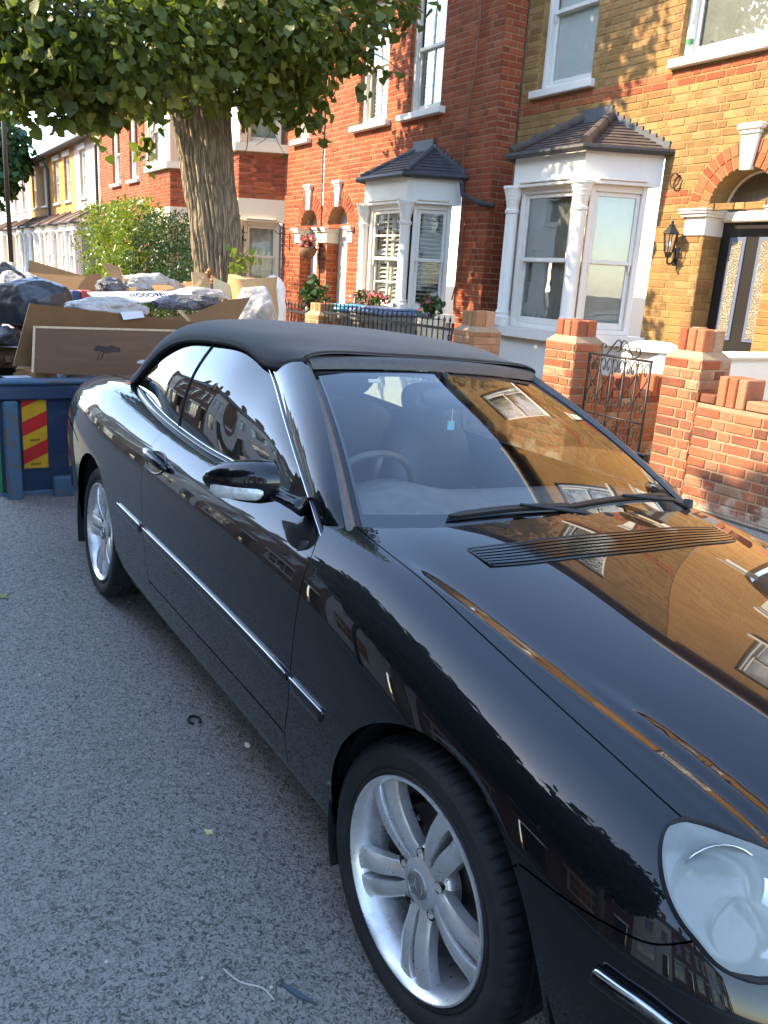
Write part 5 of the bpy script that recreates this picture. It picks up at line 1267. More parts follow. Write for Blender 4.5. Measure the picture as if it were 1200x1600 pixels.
p = plant('pink geraniums in a box under the shuttered bay window', 'window box', (-7.6, 4.36, 1.34), (.50, .11, .10), 190, 'street_leaf', (.04, .07), ('pink_petal', 110, (.028, .048)))
MB().cbox(-8.15, -7.08, 4.27, 4.44, 1.12, 1.26, .01).build('planter', M['black_plastic'], p)
p = plant('pot of red geraniums on the wall behind the railing', 'flower pot', (-5.46, 3.92, 1.34), (.20, .12, .12), 90, 'street_leaf', (.04, .07), ('red_petal', 30, (.03, .05)))
MB().lathe([(.0, .55), (.13, .55), (.16, 1.12), (.18, 1.13), (.18, 1.20), (.15, 1.20)], (-5.46, 3.92, 0), 18).build('pot', M['stone_cream'], p)
p = plant('evergreen bush in front of the arched doors', 'garden bush', (-9.2, 4.3, 1.28), (.30, .22, .34), 230, 'dark_leaf', (.05, .09)); MB().tube([(-9.2, 4.3, .1), (-9.2, 4.3, 1.2)], .025, 6).build('stem', M['branch'], p)
p = plant('low shrub below the cream bay window', 'garden bush', (-11.0, 4.2, 1.15), (.35, .25, .28), 260, 'dark_leaf', (.05, .09)); MB().tube([(-11.0, 4.2, .1), (-11.0, 4.2, 1.1)], .02, 6).build('stem', M['branch'], p)
hb = plant('hanging basket of pink flowers in front of the left arch', 'hanging basket', (-10.75, 4.93, 2.14), (.15, .13, .11), 90, 'street_leaf', (.03, .06), ('pink_petal', 120, (.03, .055)))
MB().lathe([(0, 1.86), (.07, 1.88), (.13, 1.95), (.165, 2.05), (.155, 2.05)], (-10.75, 4.93, 0), 16).build('basket', mcol('coir', (.16, .09, .045), .95, 0, .4, 40, .6, 90), hb, smooth=True)
for k in range(3): MB().tube([(-10.75+.16*math.cos(2.1*k), 4.93+.16*math.sin(2.1*k), 2.05), (-10.75, 4.93, 2.5)], .003, 4).build('chain', M['iron'], hb)
def bracket(x, z, label, hung):
    b = thing('hanging_bracket', label, 'bracket', (x, RF, z), 'iron basket brackets')
    MB().tube([(x, RF-.01, z-.28), (x, RF-.01, z+.02)], .008, 6).build('upright', M['iron'], b)
    MB().tube([(x, RF-.01, z), (x, RF-.26, z), (x, RF-.30, z+.05)], .007, 6).build('arm', M['iron'], b); MB().tube(smooth_path([(x, RF-.01, z-.26), (x, RF-.10, z-.18), (x, RF-.22, z-.01)], 4), .006, 6).build('brace', M['iron'], b)
bracket(-11.95, 2.30, 'empty black basket bracket beside the cream bay', 0); bracket(-10.62, 2.34, 'black bracket between the two arched doors', 1)
# ---------- lamp post far down the pavement
lp_ = thing('lamp_post', 'slim dark lamp post with a pale base far down the pavement', 'lamp post', (-21.9, 1.75, .05))
MB().tube([(-21.9, 1.75, 1.45), (-21.6, 1.74, 7.2)], [.062, .045], 10).build('column', M['pipe'], lp_, smooth=True); MB().tube([(-21.93, 1.75, .05), (-21.9, 1.75, 1.46)], .09, 12).build('base', M['stone_cream'], lp_, smooth=True)
MB().tube(smooth_path([(-21.6, 1.74, 7.2), (-21.6, 1.6, 7.5), (-21.6, .9, 7.6)], 5), .03, 8).build('arm', M['pipe'], lp_, smooth=True); MB().cbox(-21.72, -21.48, .3, .95, 7.54, 7.66, .03).build('lantern', M['lead'], lp_)
o2 = thing('lamp_post', 'lamp post across the road, mirrored in the door glass', 'lamp post', (-4.9, -6.7, .05))
MB().tube([(-4.9, -6.7, .05), (-4.9, -6.7, 6.2)], [.075, .045], 10).build('column', M['pipe'], o2, smooth=True); MB().tube([(-4.9, -6.7, 6.2), (-4.9, -5.6, 6.5)], .03, 8).build('arm', M['pipe'], o2); MB().cbox(-5.02, -4.78, -5.65, -5.1, 6.45, 6.57, .03).build('lantern', M['lead'], o2)

# ================================================================ the loaded skip behind the car
t = NT('skip_blue'); v = t.pos()
rust = t.ramp(t.noise(7, 7, .75, v), [(.56, 0.0), (.72, 1.0)]); scr = t.ramp(t.noise(30, 5, .8, t.scale(v, (1, .3, 1))), [(.60, 0.0), (.70, .8)])
col = t.ramp(t.noise(4, 5, .65, v), [(.3, (.012, .026, .062)), (.7, (.019, .042, .092))]); col = t.mix(t.math('MULTIPLY', rust, .6), col, (.085, .04, .022)); col = t.mix(t.math('MULTIPLY', scr, .35), col, (.13, .16, .19))
M['skip_blue'] = t.fin(t.pbsdf(col, t.ramp(rust, [(0, .38), (1, .85)]), 0, t.bump(t.noise(25, 5, .7, v), .3, .008), .45))
t = NT('skip_rim'); v = t.pos(); rust = t.ramp(t.noise(12, 7, .75, v), [(.48, 0.0), (.62, 1.0)])
col = t.mix(rust, (.045, .115, .19), (.115, .085, .065)); M['skip_rim'] = t.fin(t.pbsdf(col, .6, 0, t.bump(t.noise(40, 5, .7, v), .4, .006), .4))
M['skip_green'] = mcol('skip_green', (.035, .23, .075), .45, 0, .25, 6, .1, 40)
M['skip_inside'] = mcol('skip_inside', (.05, .045, .04), .9, 0, .5, 8, .4, 40)
M['hazard_red'] = mcol('hazard_red', (.48, .022, .022), .35, 0, .2, 9, .05, 60); M['hazard_yellow'] = mcol('hazard_yellow', (.56, .33, .018), .35, 0, .2, 9, .05, 60)
def cardboard(name, c, k=.2):
    t = NT(name); v = t.coord('Object'); n = t.noise(5, 6, .65, v); f = t.noise(60, 3, .6, t.scale(v, (1, 1, .1)))
    col = t.mix(t.ramp(n, [(.3, 0.0), (.75, .6)]), c, tuple(x*.66 for x in c)); col = t.mix(t.ramp(f, [(.4, 0.0), (.7, .25)]), col, tuple(x*.8 for x in c))
    M[name] = t.fin(t.pbsdf(col, .9, 0, t.bump(n, .3, .02), .2))
cardboard('cardboard', (.40, .235, .11)); cardboard('card_dark', (.225, .125, .058)); cardboard('cream_board', (.66, .58, .38)); cardboard('tan_sack', (.50, .34, .17)); cardboard('white_card', (.66, .66, .68))
M['board_edge'] = mcol('board_edge', (.60, .45, .28), .8, 0, .2, 30)
t = NT('stained_ply'); v = t.coord('Object'); p = t.xyz(v)
g1 = t.noise(6, 6, .6, t.scale(v, (3, .35, 3.2)), .6)
col = t.mix(t.ramp(g1, [(.35, 0.0), (.7, 1.0)]), (.115, .060, .027), (.155, .084, .037))
rr_ = t.n('ShaderNodeTexCoord').outputs['Object']
wob = t.math('MULTIPLY', t.math('SUBTRACT', t.noise(20, 6, .75, v), .5), .13)
dy = t.math('DIVIDE', t.math('SUBTRACT', p[1], -.28), .105); dz = t.math('DIVIDE', t.math('SUBTRACT', p[2], 1.038), .028)
el = t.math('ADD', t.math('SQRT', t.math('ADD', t.math('MULTIPLY', dy, dy), t.math('MULTIPLY', dz, dz))), t.math('MULTIPLY', wob, 13))
sp = t.ramp(el, [(.80, 1.0), (1.05, 0.0)])
def drip(y0, z0, w_, h):
    a = t.math('DIVIDE', t.math('ABSOLUTE', t.math('ADD', t.math('ADD', t.math('SUBTRACT', p[1], y0), t.math('MULTIPLY', wob, .12)), t.math('MULTIPLY', t.math('SUBTRACT', p[2], z0), -.45))), w_); b = t.math('DIVIDE', t.math('ABSOLUTE', t.math('SUBTRACT', p[2], z0)), h)
    return t.ramp(t.math('MAXIMUM', a, b), [(.7, 1.0), (1.0, 0.0)])
sp = t.math('MAXIMUM', sp, t.math('MAXIMUM', drip(-.312, .995, .0065, .030), drip(-.338, .99, .0055, .034)))
col = t.mix(t.math('MULTIPLY', sp, .92), col, (.018, .015, .013)); col = t.mix(t.ramp(t.noise(3, 6, .7, v), [(.5, 0.0), (.8, .35)]), col, (.09, .06, .045))
M['stained_ply'] = t.fin(t.pbsdf(col, .62, 0, t.bump(g1, .15, .006), .35))
cardboard('plain_ply', (.18, .098, .041))
t = NT('bin_bag'); v = t.coord('Object')
M['bin_bag'] = t.fin(t.pbsdf(t.ramp(t.noise(5, 5, .6, v), [(.3, (.024, .025, .028)), (.7, (.042, .043, .048))]), t.ramp(t.noise(10, 4, .6, v), [(.3, .28), (.7, .45)]), 0, t.bump(t.noise(7, 4, .55, v, 1.0), .45, .02), .6))
t = NT('clear_wrap'); v = t.coord('Object'); cr_ = t.noise(12, 6, .65, v, 1.2)
b = t.pbsdf(t.ramp(cr_, [(.3, (.34, .32, .29)), (.7, (.60, .57, .52))]), .22, 0, t.bump(cr_, .6, .03), .7); tr = t.n('ShaderNodeBsdfTransparent'); mx = t.n('ShaderNodeMixShader'); mx.inputs[0].default_value = .80; t.l(tr.outputs[0], mx.inputs[1]); t.l(b, mx.inputs[2]); M['clear_wrap'] = t.fin(mx.outputs[0])
t = NT('grey_wrap'); v = t.coord('Object'); cr_ = t.noise(13, 6, .65, v, 1.2)
M['grey_wrap'] = t.fin(t.pbsdf(t.ramp(cr_, [(.3, (.07, .07, .075)), (.7, (.19, .19, .20))]), .28, 0, t.bump(cr_, 1.0, .04), .6))
skip = thing('skip', 'blue rubbish skip with red and yellow chevrons heaped with waste behind the car', 'skip', (-4.6, -.1, .03))
X0, XT, Y0, Y1, L0 = -3.33, -3.26, -1.00, .78, -6.0       # foot, rim, sides, far end
ez, zb, zf = .80, .045, 1.0
mb = MB()
mb.add([(X0, Y0, zb), (X0, Y1, zb), (XT, Y1, ez), (XT, Y0, ez)], [(0, 1, 2, 3)]); mb.build('end_plate', M['skip_blue'], skip)
for y, m_, s in ((Y0, 'skip_green', -1), (Y1, 'skip_green', 1)):
    mb = MB(); pts = [(X0, zb), (XT, ez), (XT-.5, zf), (L0+.5, zf), (L0, ez), (L0+.3, zb)]
    mb.prism([(x, z) for x, z in pts], 0, .02, Matrix(((1, 0, 0, 0), (0, 0, s, y), (0, 1, 0, 0), (0, 0, 0, 1)))); mb.build('side_plate', M[m_], skip)
    top = [(XT+.02, ez+.01), (XT-.5, zf), (L0+.5, zf), (L0, ez)]
    MB().tube([(x, y+s*.01, z) for x, z in top], .045, 8).build('side_rim', M['skip_rim'], skip)
    for k in range(4): MB().cbox(XT-.55-k*.5-.04, XT-.55-k*.5+.04, y+s*.02-.03, y+s*.02+.03, .1, zf-.03, .008).build('side_rib', M[m_], skip)
mb = MB(); mb.add([(L0+.3, Y0, zb), (L0+.3, Y1, zb), (L0, Y1, ez), (L0, Y0, ez)], [(0, 1, 2, 3)]); mb.build('end_plate', M['skip_blue'], skip)
MB().cbox(XT-.015, XT+.055, Y0-.05, Y1+.05, ez-.085, ez+.012, .012).build('rim_beam', M['skip_blue'], skip)
MB().cbox(XT-.05, XT+.062, Y0-.06, Y1+.06, ez+.015, ez+.05, .012).build('rim_cap', M['skip_rim'], skip)
MB().box(L0+.3, X0, Y0+.02, Y1-.02, zb, zb+.05).build('floor_plate', M['skip_inside'], skip)
MB().box(L0+.2, XT-.1, Y0+.03, Y1-.03, .70, .78).build('load_bed', M['skip_inside'], skip)
for y in (-.935, .72): MB().cbox(X0, XT+.06, y-.045, y+.045, zb, ez-.088, .01).build('corner_post', M['skip_rim'], skip)
slope = (XT-X0)/(ez-zb)
for (ya, yb) in ((-.86, -.705), (.50, .655)):
    Mx = Matrix(((0, 0, 1, X0+.008), (1, 0, 0, 0), (0, 1, slope, 0), (0, 0, 0, 1))); 
    pl = MB(); zz0, zz1 = .235, .735
    fx = lambda z: X0+.012+slope*(z-zb)
    pl.add([(fx(zz0)-.006, ya, zz0), (fx(zz0)-.006, yb, zz0), (fx(zz1)-.006, yb, zz1), (fx(zz1)-.006, ya, zz1)], [(0, 1, 2, 3)]); pm = pl.build('marker_plate', M['hazard_yellow'], skip)
    # diagonal red bands, clipped to the plate
    N = 3; per = (zz1-zz0)/2.55; rise = .075
    for k in range(-1, 4):
        a = zz0+.03+k*per; poly = [(ya, a), (yb, a+rise), (yb, a+rise+per*.5), (ya, a+per*.5)]
        poly = [(y, min(max(z, zz0), zz1)) for y, z in poly]
        if abs(poly[0][1]-poly[3][1])+abs(poly[1][1]-poly[2][1]) < .01: continue
        b_ = MB(); b_.add([(fx(z)-.002, y, z) for y, z in poly], [(0, 1, 2, 3)]); b_.build('red_band', M['hazard_red'], pm)
    for z in (.43, .26):
        for k in range(7): MB().box(fx(z)+.0005, fx(z)+.0015, ya+.045+k*.009, ya+.051+k*.009, z, z+.011).build('maker_print', M['black_plastic'], pm)
for y in (-.61, .40):
    MB().cbox(X0-.02, X0+.075, y-.075, y+.075, zb-.02, .17, .012).build('skid_foot', M['skip_rim'], skip)
MB().cbox(X0-.02, X0+.035, Y0-.02, Y1+.02, .03, .075, .006).build('bottom_rail', M['skip_rim'], skip)
for s in (0, 1):
    y = (Y0-.06, Y1+.06)[s]
    for x in (-3.9, -5.3): MB().lathe([(.04, -.05), (.04, .05), (.06, .05), (.06, .06), (0, .06)], (x, y, .66), 14, 'y').build('lifting_lug', M['skip_rim'], skip)
# ---------- what is heaped in it: every piece a thing
def slab(name, label, cat, corners, mat, th=.012, edge=None, group=None, local_n=None, sub=1, bend=0.0):
    """sheet given by its outline in space, with thickness"""
    P = [Vector(q) for q in corners]; n = (P[1]-P[0]).cross(P[2]-P[0]).normalized()
    if n.x < 0: n = -n
    c = sum(P, Vector())/len(P); o = thing(name, label, cat, tuple(c), group); k = len(P)
    m = MB(); m.add([tuple(q+n*(th/2)) for q in P], [tuple(range(k))]); m.add([tuple(q-n*(th/2)) for q in P], [tuple(range(k))[::-1]])
    m.build('sheet', M[mat], o)
    e = MB(); e.add([tuple(q+n*(th/2)) for q in P]+[tuple(q-n*(th/2)) for q in P], [(i, (i+1) % k, k+(i+1) % k, k+i) for i in range(k)]); e.build('edge', M[edge or mat], o)
    return o
b1 = slab('plywood_board', 'stained plywood board with dark splash leaning in front of the others', 'board', [(-3.310, -0.779, 0.884), (-3.370, -0.740, 1.183), (-3.37, .62, 1.175), (-3.31, .62, .80)], 'stained_ply', .02, 'board_edge', 'boards in the skip')
for (p, q) in (((-3.298, -0.780, 0.885), (-3.357, -0.743, 1.184)), ((-3.357, -0.743, 1.184), (-3.357, .62, 1.175))):       # paler planed margin
    p, q = Vector(p), Vector(q); w_ = Vector((0, .014, 0)) if abs(q.z-p.z) > .2 else Vector((.001, 0, -.014)); mb = MB(); f_ = Vector((.003, 0, 0))
    mb.add([tuple(a_) for a_ in (p, q, q+w_, p+w_, p+f_, q+f_, q+w_+f_, p+w_+f_)], [(4, 5, 6, 7), (0, 1, 5, 4), (1, 2, 6, 5), (2, 3, 7, 6), (3, 0, 4, 7)]); mb.build('board_margin', M['board_edge'], b1)
st_ = MB(); st_.prism([(.045*math.cos(2*PI*k/20), .022*math.sin(2*PI*k/20)) for k in range(20)], 0, .002, Matrix(((0, 0, 1, -3.318), (1, 0, 0, -.035), (0, 1, .16, .945), (0, 0, 0, 1)))); st_.build('sticker', M['white_card'], b1)
slab('plywood_board', 'tilted brown board standing behind the splashed one', 'board', [(-3.460, -0.869, 0.909), (-3.520, -0.733, 1.319), (-3.52, .50, 1.215), (-3.46, .42, .84)], 'plain_ply', .018, 'board_edge', 'boards in the skip')
def sheet_px(label, pts, mat, cat='cardboard', th=.008, name='cardboard_sheet', group='cardboard in the skip', edge=None): return slab(name, label, cat, pts, mat, th, edge, group)
sheet_px('large tan cardboard sheet slanting up behind the black bag', [(-5.500, -0.408, 1.594), (-5.300, 0.027, 1.481), (-5.300, 0.049, 1.355), (-5.300, -0.083, 1.328), (-5.400, -0.186, 1.380), (-5.500, -0.419, 1.491)], 'cardboard')
sheet_px('torn orange-brown card flap standing upright in the heap', [(-5.000, 0.105, 1.606), (-5.000, 0.245, 1.582), (-4.900, 0.265, 1.457), (-4.900, 0.225, 1.407), (-4.950, 0.174, 1.467)], 'cardboard')
sheet_px('small tan board with notched foot in front of the trunk', [(-5.100, 0.928, 1.573), (-5.100, 1.070, 1.570), (-5.000, 1.071, 1.429), (-5.000, 1.022, 1.427), (-5.000, 0.973, 1.453), (-5.000, 0.930, 1.423), (-5.000, 0.906, 1.445)], 'tan_sack', 'board', .014)
sheet_px('cream board leaning against the trunk side of the heap', [(-4.700, 0.991, 1.543), (-4.600, 1.207, 1.452), (-4.600, 1.208, 1.351), (-4.700, 0.992, 1.371)], 'cream_board', 'board', .016)
sheet_px('brown torn cardboard trough on the right edge of the skip', [(-3.720, 0.077, 1.216), (-3.740, 0.447, 1.263), (-3.780, 0.663, 1.345), (-3.800, 0.761, 1.381), (-3.850, 0.993, 1.408), (-3.740, 0.824, 1.204), (-3.680, 0.446, 1.132), (-3.680, 0.101, 1.126)], 'card_dark', edge='tan_sack')
sheet_px('curled cardboard strip hanging over the trough', [(-3.660, 0.321, 1.293), (-3.660, 0.356, 1.303), (-3.620, 0.407, 1.246), (-3.600, 0.434, 1.177), (-3.600, 0.404, 1.176), (-3.620, 0.377, 1.236)], 'tan_sack')
sheet_px('flat tan card lying on the wrapped waste', [(-4.800, 0.469, 1.438), (-4.900, 0.642, 1.481), (-4.750, 0.652, 1.421), (-4.700, 0.478, 1.394)], 'cardboard')
sheet_px('small tan offcut beside the clear wrap', [(-4.600, 0.196, 1.412), (-4.600, 0.276, 1.426), (-4.550, 0.266, 1.376), (-4.550, 0.181, 1.367)], 'cardboard')
sheet_px('tan card offcut between wrap and notched board', [(-5.200, 0.772, 1.442), (-5.300, 1.002, 1.485), (-5.100, 0.933, 1.402), (-5.100, 0.751, 1.377)], 'cardboard')
sheet_px('grey-brown card propped right of the flap', [(-5.600, 0.058, 1.486), (-5.700, 0.255, 1.505), (-5.500, 0.215, 1.371), (-5.500, 0.088, 1.343)], 'card_dark')
# white strip carrying print
ws_ = sheet_px('long white packing strip with upside-down print', [(-4.250, -0.197, 1.380), (-4.300, 0.131, 1.387), (-4.350, 0.677, 1.423), (-4.200, 0.631, 1.371), (-4.150, 0.190, 1.327), (-4.150, -0.154, 1.324)], 'white_card', 'packaging', .012, 'packing_strip', None)
fc = bpy.data.curves.new('print', 'FONT'); fc.body = '((O0O9EI'; fc.size = .075; fc.extrude = .0008; fo = bpy.data.objects.new('print', fc); COL.objects.link(fo)
dg = bpy.context.evaluated_depsgraph_get(); me = bpy.data.meshes.new_from_object(fo.evaluated_get(dg)); bpy.data.objects.remove(fo)
po = link('print', me, ws_); me.materials.append(M['gloss_black'])
a, b, c_ = Vector((-4.215, 0.128, 1.351)), Vector((-4.245, 0.373, 1.364)), Vector((-4.275, 0.145, 1.384)); ux = (b-a).normalized(); uy = ((c_-a)-ux*(c_-a).dot(ux)).normalized(); uz = ux.cross(uy)
po.matrix_basis = Matrix(((ux.x, uy.x, uz.x, a.x), (ux.y, uy.y, uz.y, a.y), (ux.z, uy.z, uz.z, a.z), (0, 0, 0, 1))) @ Matrix.Translation(Vector((0, 0, .012)))
from mathutils import noise as mnoise
def lump(name, label, cat, c, r, mat, seed=1, amp=.16, group=None, facets=90, sub=5):
    """slack film bag: a faceted, creased skin that sags on what lies below"""
    g = np.random.default_rng(seed); N = unit(g.normal(size=(facets, 3))); H = g.uniform(.80, 1.08, facets)
    bm = bmesh.new(); bmesh.ops.create_icosphere(bm, subdivisions=sub, radius=1.0)
    for v_ in bm.verts:
        d0 = np.array(v_.co); q = N@d0; rad = float(np.min(np.where(q > .15, H/np.maximum(q, .15), 9)))
        rad = min(rad, 1.25); p_ = Vector(d0*2.2)+Vector((seed*3.1, 0, 0))
        rad *= 1+amp*.9*mnoise.noise(p_)+amp*.55*(.5-abs(mnoise.noise(p_*2.3)))+amp*.30*(.4-abs(mnoise.noise(p_*5.1+Vector((9, 0, 0)))))+amp*.12*mnoise.noise(p_*11)
        z = d0[2]*rad; z = z if z > -.5 else -.5+.15*(z+.5)
        v_.co = Vector((c[0]+r[0]*d0[0]*rad, c[1]+r[1]*d0[1]*rad, c[2]+r[2]*z))
    me = bpy.data.meshes.new(name); bm.to_mesh(me); bm.free(); me.materials.append(M[mat])
    me.polygons.foreach_set('use_smooth', np.ones(len(me.polygons), bool)); pass
    return tag(link(name, me), label, cat, group)
lump('rubbish_bag', 'big shiny black rubbish bag at the left of the heap', 'rubbish bag', (-4.350, -0.577, 1.251), (.30, .33, .25), 'bin_bag', 3, .06, 'black rubbish bags')
lump('rubbish_bag', 'half-hidden black bag drooping at the left rim of the skip', 'rubbish bag', (-3.950, -0.867, 1.051), (.16, .14, .10), 'bin_bag', 8, .14, 'black rubbish bags')
lump('rubbish_bag', 'small dark bag peeping over at the far left', 'rubbish bag', (-5.600, -0.619, 1.396), (.22, .22, .16), 'bin_bag', 9, .12, 'black rubbish bags')
G = 'bundles of wrapping in the skip'
lump('wrapping', 'clear crumpled plastic wrap on the top of the heap', 'plastic wrap', (-5.000, 0.499, 1.432), (.20, .30, .12), 'clear_wrap', 12, .20, G)
lump('wrapping', 'pale plastic bag just behind the leaning boards', 'plastic wrap', (-3.850, -0.142, 1.281), (.16, .32, .085), 'clear_wrap', 13, .18, G)
lump('wrapping', 'grey crumpled bag under the white strip', 'plastic wrap', (-3.980, 0.472, 1.327), (.14, .26, .075), 'grey_wrap', 14, .20, G)
lump('wrapping', 'dark bag at the inner end of the trough', 'plastic wrap', (-3.950, 0.624, 1.359), (.13, .14, .07), 'grey_wrap', 15, .20, G)
lump('wrapping', 'little grey bag between the card flap and the clear wrap', 'plastic wrap', (-4.700, 0.090, 1.414), (.12, .13, .09), 'grey_wrap', 16, .20, G)
lump('wrapping', 'pale wrap heap beside the cream board', 'plastic wrap', (-4.500, 0.785, 1.389), (.14, .24, .07), 'clear_wrap', 17, .22, G)
lump('wrapping', 'white film bag poking up by the left rim', 'plastic wrap', (-5.300, -0.591, 1.344), (.14, .14, .14), 'clear_wrap', 18, .20, G)
lump('wrapping', 'whitish filled sack on the right, below the tan one', 'sack', (-4.300, 1.207, 1.247), (.20, .22, .26), 'clear_wrap', 19, .16, 'sacks at the right of the skip')
ts = thing('paper_sack', 'open-topped tan paper sack at the right of the heap', 'sack', (-4.600, 1.351, 1.300), 'sacks at the right of the skip')
mb = MB(); c0, wv = Vector((-4.600, 1.336, 1.440)), .21; vs = []
for j in range(7):
    z = c0.z+.12-.055*j*1.3
    for k in range(20): a = 2*PI*k/20; q = 1+.06*math.sin(3*a+j)+.03*math.sin(5*a); vs.append((c0.x+wv*.75*q*math.copysign(abs(math.cos(a))**.6, math.cos(a)), c0.y+wv*q*math.copysign(abs(math.sin(a))**.6, math.sin(a)), z+.02*math.sin(2*a)*(j == 0)))
mb.add(vs, [(j*20+k, j*20+(k+1) % 20, (j+1)*20+(k+1) % 20, (j+1)*20+k) for j in range(6) for k in range(20)]+[tuple(range(20))]); mb.build('sack_body', M['tan_sack'], ts, angle=50)
lump('paper_sack', 'tall white sack standing at the right end beside the tan one', 'sack', (-4.750, 1.596, 1.276), (.15, .14, .34), 'white_render', 22, .14, 'sacks at the right of the skip')
bx_ = thing('carton', 'small red and blue carton squeezed beside the black bag', 'carton', (-4.600, -0.168, 1.310)); q = Vector((-4.600, -0.168, 1.310))
MB().cbox(q.x-.08, q.x+.08, q.y-.085, q.y-.02, q.z-.09, q.z+.07, .006).build('carton_face', mcol('carton_blue', (.03, .05, .13), .5), bx_); MB().cbox(q.x-.08, q.x+.082, q.y-.018, q.y+.07, q.z-.09, q.z+.075, .006).build('carton_end', mcol('carton_red', (.45, .05, .03), .5), bx_)
sheet_px('small white label card lying on the tilted board', [(-3.500, -0.138, 1.280), (-3.500, 0.012, 1.293), (-3.470, 0.025, 1.251), (-3.470, -0.125, 1.229)], 'white_card', 'label', .004, 'label_card', None)
pw = thing('waste_pile', 'mixed broken waste filling the skip under the bags', 'waste', (-4.6, -.1, .75)); mb = MB(); rr = random.Random(4)
for k in range(260):
    x, y = rr.uniform(-5.8, -3.5), rr.uniform(-.85, .68); z = .78+.45*(1-((y+.1)/.95)**2)*min(1, (-3.35-x)/.9)*rr.uniform(.55, 1.0)
    Mx = Matrix.Translation(Vector((x, y, z))) @ Matrix.Rotation(rr.uniform(0, 6), 4, 'Z') @ Matrix.Rotation(rr.uniform(-.6, .6), 4, 'X'); a, b_, c2 = rr.uniform(.05, .16), rr.uniform(.04, .11), rr.uniform(.01, .05)
    mb.box(-a, a, -b_, b_, -c2, c2, rr.random(), rr.randrange(4), Mx)
tag(mb.build('debris', [M['cardboard'], M['white_card'], M['card_dark'], M['grey_wrap']], pw), kind='stuff')
# ================================================================ small things on the road
def flat(name, label, cat, pts, z, mat, th=.004): 
    o = MB().prism([(x, y) for x, y in pts], z, z+th).build(name, M[mat] if isinstance(mat, str) else mat); return tag(o, label, cat)
dry = mcol('dry_leaf', (.52, .46, .22), .7, 0, .25, 40)
Pz = road_z(-.98)
star = [(-.020, -.010), (-.012, -.014), (-.002, -.009), (.008, -.013), (.014, -.006), (.010, .001), (.019, .009), (.011, .012), (.003, .007), (-.004, .016), (-.010, .010), (-.008, .002), (-.017, -.002)]
flat('dry_leaf', 'small pale yellow leaf scrap in the middle of the road', 'leaf', [(.62+x*.8, -.98+y*.8) for x, y in star], Pz+.002, dry)
flat('dry_leaf', 'olive leaf lying at the left edge of the road', 'leaf', [(-1.42+x*2.2, -1.25+y*1.4) for x, y in star], road_z(-1.25)+.002, mcol('olive_leaf', (.20, .19, .05), .7))
o = MB().ball((.23, -.70, road_z(-.70)+.008), .012, 10, 7, (1.2, .8, .7)).build('pebble', M['white_render'], smooth=True); tag(o, 'small white pebble between the road and the car', 'pebble')
o = MB().tube([(.0+.028*math.cos(a), -.81+.020*math.sin(a), road_z(-.81)+.006) for a in np.linspace(.6, 5.8, 18)], .005, 6).build('rubber_loop', M['rubber'], smooth=True); tag(o, 'black rubber loop lying near the car', 'rubber scrap')
o = MB().tube(smooth_path([(1.10, -1.12, Pz+.01), (1.15, -1.10, Pz+.008), (1.19, -1.06, Pz+.006), (1.23, -1.05, Pz+.005)], 5), [.001]+[.0022]*14+[.001], 5).build('dry_twig', mcol('pale_twig', (.50, .46, .40), .8), smooth=True); tag(o, 'thin pale dry stalk on the road near the front wheel', 'stalk')
flat('feather', 'dark bluish scrap beside the pale stalk', 'scrap', [(1.20, -1.02), (1.25, -1.0), (1.285, -.97), (1.25, -.985), (1.21, -1.005)], Pz+.002, mcol('feather_grey', (.06, .075, .10), .5), .005)
rr = random.Random(12); grit = MB()
for k in range(420):
    x, y = rr.uniform(-4, 2.4), rr.uniform(-3.4, -.5); s = rr.uniform(.0015, .0045); grit.ball((x, y, road_z(y)+s*.5), s, 5, 4, (1, 1, .7), rr.random())
tag(grit.build('grit', mcol('pale_grit', (.42, .40, .36), .8, 0, .4, 30)), 'loose pale grit scattered over the road', 'grit', kind='stuff')

# ================================================================ the car: black convertible with its fabric hood up
# ---------- materials
t = NT('car_paint'); v = t.coord('Object')
dust = t.noise(420, 3, .7, v); big = t.noise(3.0, 5, .65, v)
r = t.math('ADD', .40, t.math('MULTIPLY', t.ramp(big, [(.4, 0.0), (.8, .10)]), 1.0))
dcol = t.mix(t.ramp(t.noise(7, 6, .75, v), [(.50, 0.0), (.85, .016)]), (.0030, .0033, .0045), (.10, .095, .085))
cb = t.pbsdf(dcol, r, 0, None, .06, Coat_Weight=1.0, Coat_Roughness=t.ramp(t.noise(5, 5, .7, v), [(.4, .006), (.85, .035)]), Coat_IOR=1.52)
M['car_paint'] = t.fin(cb)
t = NT('soft_top_cloth'); v = t.coord('Object')
wv = t.noise(620, 2, .5, v); b2 = t.noise(5, 5, .6, v)
col = t.mix(t.ramp(b2, [(.3, 0.0), (.75, .6)]), (.034, .029, .025), (.052, .044, .037)); col = t.mix(t.ramp(wv, [(.35, .0), (.7, .5)]), col, (.078, .067, .056))
M['soft_top_cloth'] = t.fin(t.pbsdf(col, .95, 0, t.bump(t.math('ADD', t.math('MULTIPLY', wv, .3), b2), .35, .006), .25, Sheen_Weight=.25))
t = NT('alloy'); v = t.coord('Object')
dirt = t.ramp(t.noise(16, 6, .72, v), [(.50, 0.0), (.78, .5)])
col = t.mix(dirt, (.74, .745, .74), (.34, .28, .21))
M['alloy'] = t.fin(t.pbsdf(col, t.ramp(t.noise(20, 4, .6, v), [(.3, .24), (.8, .42)]), .70, t.bump(t.noise(160, 3, .6, v), .05, .002), .5))
M['alloy_cap'] = mcol('alloy_cap', (.30, .295, .29), .4, .7, .3, 60)
M['disc_steel'] = mcol('disc_steel', (.16, .15, .14), .45, .8, .4, 12)
t = NT('tyre'); v = t.coord('Object')
n = t.noise(18, 6, .7, v); sc = t.ramp(t.noise(120, 4, .75, v), [(.60, 0.0), (.72, .6)])
